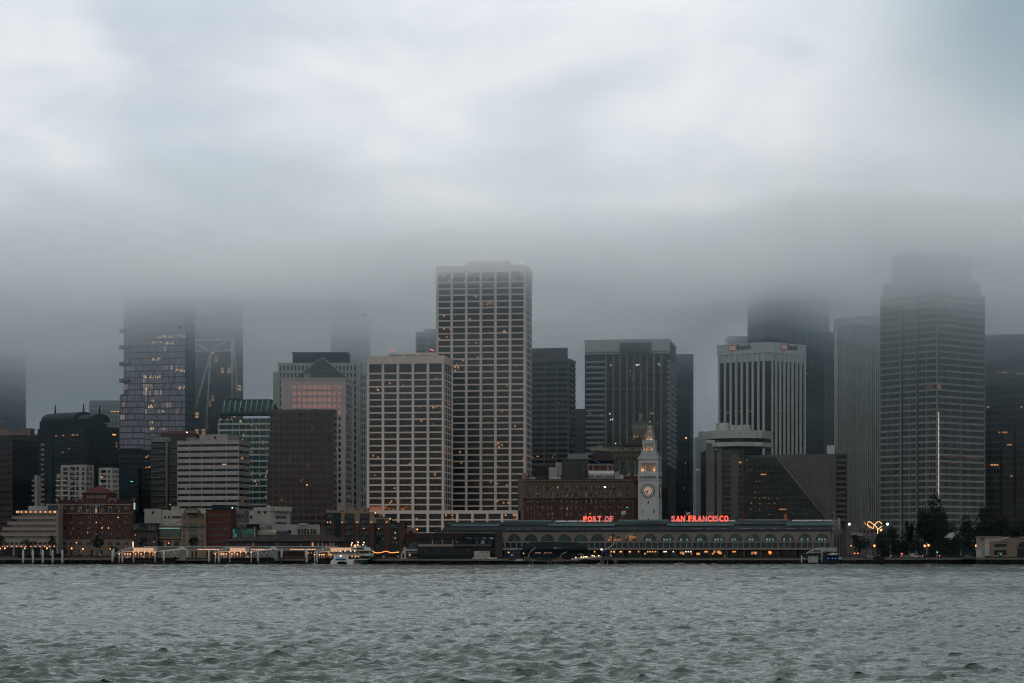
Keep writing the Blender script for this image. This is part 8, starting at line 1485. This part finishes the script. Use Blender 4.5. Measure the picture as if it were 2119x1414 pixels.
    w = f.u(2126) - f.u(2099.5); f.put('arch_opening', arch_mesh(w, 7.2, .1, M['g_black']), f.u(2118), .33, f.z(1153)); f.px('arch_beam', 2101, 2136, 1132.5, 1135.5, .4, .6, M['taupe']); f.px('red_lamp', 2045, 2046, 1130, 1131, -.2, 0, M['red_lamp'])
    for i in range(6): f.px('white_pole', 2022.3 + 2.3 * i, 2023 + 2.3 * i, 1138, 1152, -3, -2.8, M['light_steel'])
    f.px('fence_cap', 2019.5, 2024, 1136, 1137.2, -3.2, -2.6, M['light_steel']); f.px('fence_cap', 2036.5, 2041, 1136, 1137.2, -3.2, -2.6, M['light_steel'])
    # cars along the road
    def car(px, Y, lab, m, van=False, tail=False, rz=0):
        t = thing('parked_car' if not van else 'parked_van', lab, 'van' if van else 'car', (X(px, Y), Y, G + .05), rz, 'vehicles on the waterfront road'); L_ = 5.2 if van else 4.4; Wd = 1.85
        prof = [(-L_ / 2, .35), (L_ / 2, .35), (L_ / 2, .85), (L_ / 2 - .2, 1.0), (L_ / 2 - 1.1, 1.1), (L_ / 2 - 1.7, 2.1), (-L_ / 2 + .2, 2.15), (-L_ / 2, 1.9)] if van else [(-L_ / 2, .32), (L_ / 2, .32), (L_ / 2, .72), (L_ / 2 - .9, .92), (L_ / 2 - 1.5, 1.42), (-L_ / 2 + 1.0, 1.45), (-L_ / 2 + .3, .95), (-L_ / 2, .85)]
        n = len(prof); vs = [(a, -Wd / 2, b) for a, b in prof] + [(a, Wd / 2, b) for a, b in prof]; obj('body', mesh(vs, [tuple(range(n - 1, -1, -1)), tuple(range(n, 2 * n))] + [(i, (i + 1) % n, n + (i + 1) % n, n + i) for i in range(n)], m), t)
        wz = (1.2, 1.85) if van else (.95, 1.36); obj('window', cube(M['g_black']), t, (.25, -Wd / 2, (wz[0] + wz[1]) / 2), 0, (L_ * .5, .06, wz[1] - wz[0]))
        for sx in (-1, 1):
            for sy in (-1, 1): obj('wheel', WHEEL, t, (sx * L_ * .31, sy * (Wd / 2 - .1), .34), (R(90), 0, 0))
        if tail: obj('tail_light', ball_mesh(.22, M['red_lamp']), t, (-L_ / 2 - .02, -.6, .85))
    WHEEL = lathe_mesh([(.34, -.11), (.34, .11)], M['black'], 12, False)
    car(1895, 1127, 'white van parked on the waterfront road below the dark trees', M['white'], True); car(1875, 1127, 'pale car left of the white van', M['grey_conc'], tail=True); car(1852, 1128, 'dark car with lit tail lamp left of the pale car', M['slate'], tail=True); car(1801, 1127, 'pale car below the large warm street lamp', M['pale_conc']); car(1918, 1128, 'dark car under the street lamp pair', M['dark'], tail=True); car(1953, 1127, 'dark car with red tail lamp right of the green signal', M['slate'], tail=True); car(2005, 1127, 'pale car nearest the thick blue grey pole', M['grey_conc']); car(1980, 1129, 'dark car between the kiosk and the pale car', M['dark'])
    t = thing('dolphin_piles', 'cluster of dark timber piles in the water below the large warm lamp', 'pile cluster', (X(1819, 1078), 1078, 0)); pm = lathe_mesh([(.34, -1.2), (.3, 3.9)], M['timber'], 7)
    for i in range(14): obj('piling', pm, t, (-2.4 + (i % 7) * .8, (i // 7) * 1.1, random.uniform(-.4, .3)))
M['gold_dim'] = emit('gold_tube_dim', (.9, .32, .18), .7); M['pier_stone'] = wall('pier_building_stone', (.21, .175, .135))
right_end()
# ================================================================ gulls
def bird(px, py, Y, lab, rz, span=1.4):
    t = thing('gull', lab, 'bird', (X(px, Y), Y, Z(py, Y)), rz); s = span
    bm = bmesh.new()
    prof = [(-.30, 0, .02), (-.2, 0, .075), (0, 0, .1), (.2, 0, .085), (.3, .02, .06), (.36, .035, .06), (.42, .02, .02)]; n = 8; rings = [[bm.verts.new((x * s, math.cos(2 * math.pi * k / n) * r * s, (z + math.sin(2 * math.pi * k / n) * r) * s)) for k in range(n)] for x, z, r in prof]
    for j in range(len(rings) - 1):
        for k in range(n): bm.faces.new((rings[j][k], rings[j][(k + 1) % n], rings[j + 1][(k + 1) % n], rings[j + 1][k]))
    bm.faces.new(rings[0][::-1]); bm.faces.new(rings[-1])
    for sg, dz in ((1, .30), (-1, -.12)):
        L_ = [(.12, .05, .05), (.16, .4, .05 + dz * .9), (.05, .85, .02 + dz), (-.12, 1.05, -.06 + dz)]; T_ = [(-.14, .05, .05), (-.06, .4, .04 + dz * .9), (-.1, .82, .0 + dz)]
        A = [bm.verts.new((x * s, y * sg * s, z * s)) for x, y, z in L_]; Bv = [bm.verts.new((x * s, y * sg * s, z * s)) for x, y, z in T_]
        bm.faces.new((A[0], A[1], Bv[1], Bv[0])); bm.faces.new((A[1], A[2], Bv[2], Bv[1])); bm.faces.new((A[2], A[3], Bv[2]))
    a, b_, c_ = bm.verts.new((-.28 * s, .06 * s, 0)), bm.verts.new((-.5 * s, .1 * s, 0)), bm.verts.new((-.5 * s, -.1 * s, 0)); d_ = bm.verts.new((-.28 * s, -.06 * s, 0)); bm.faces.new((a, b_, c_, d_))
    o = obj('body', bm_mesh(bm, M['cloth']), t); o.modifiers.new('thickness', 'SOLIDIFY').thickness = .025
bird(753, 652, 520, 'dark gull gliding in the fog left of the tallest cream tower', .35, .62); bird(373, 678.5, 520, 'dark gull flying in front of the lilac glass tower', .2, .62); bird(595, 613, 900, 'tiny far gull in the fog above the square crowned tower', .5, .5)
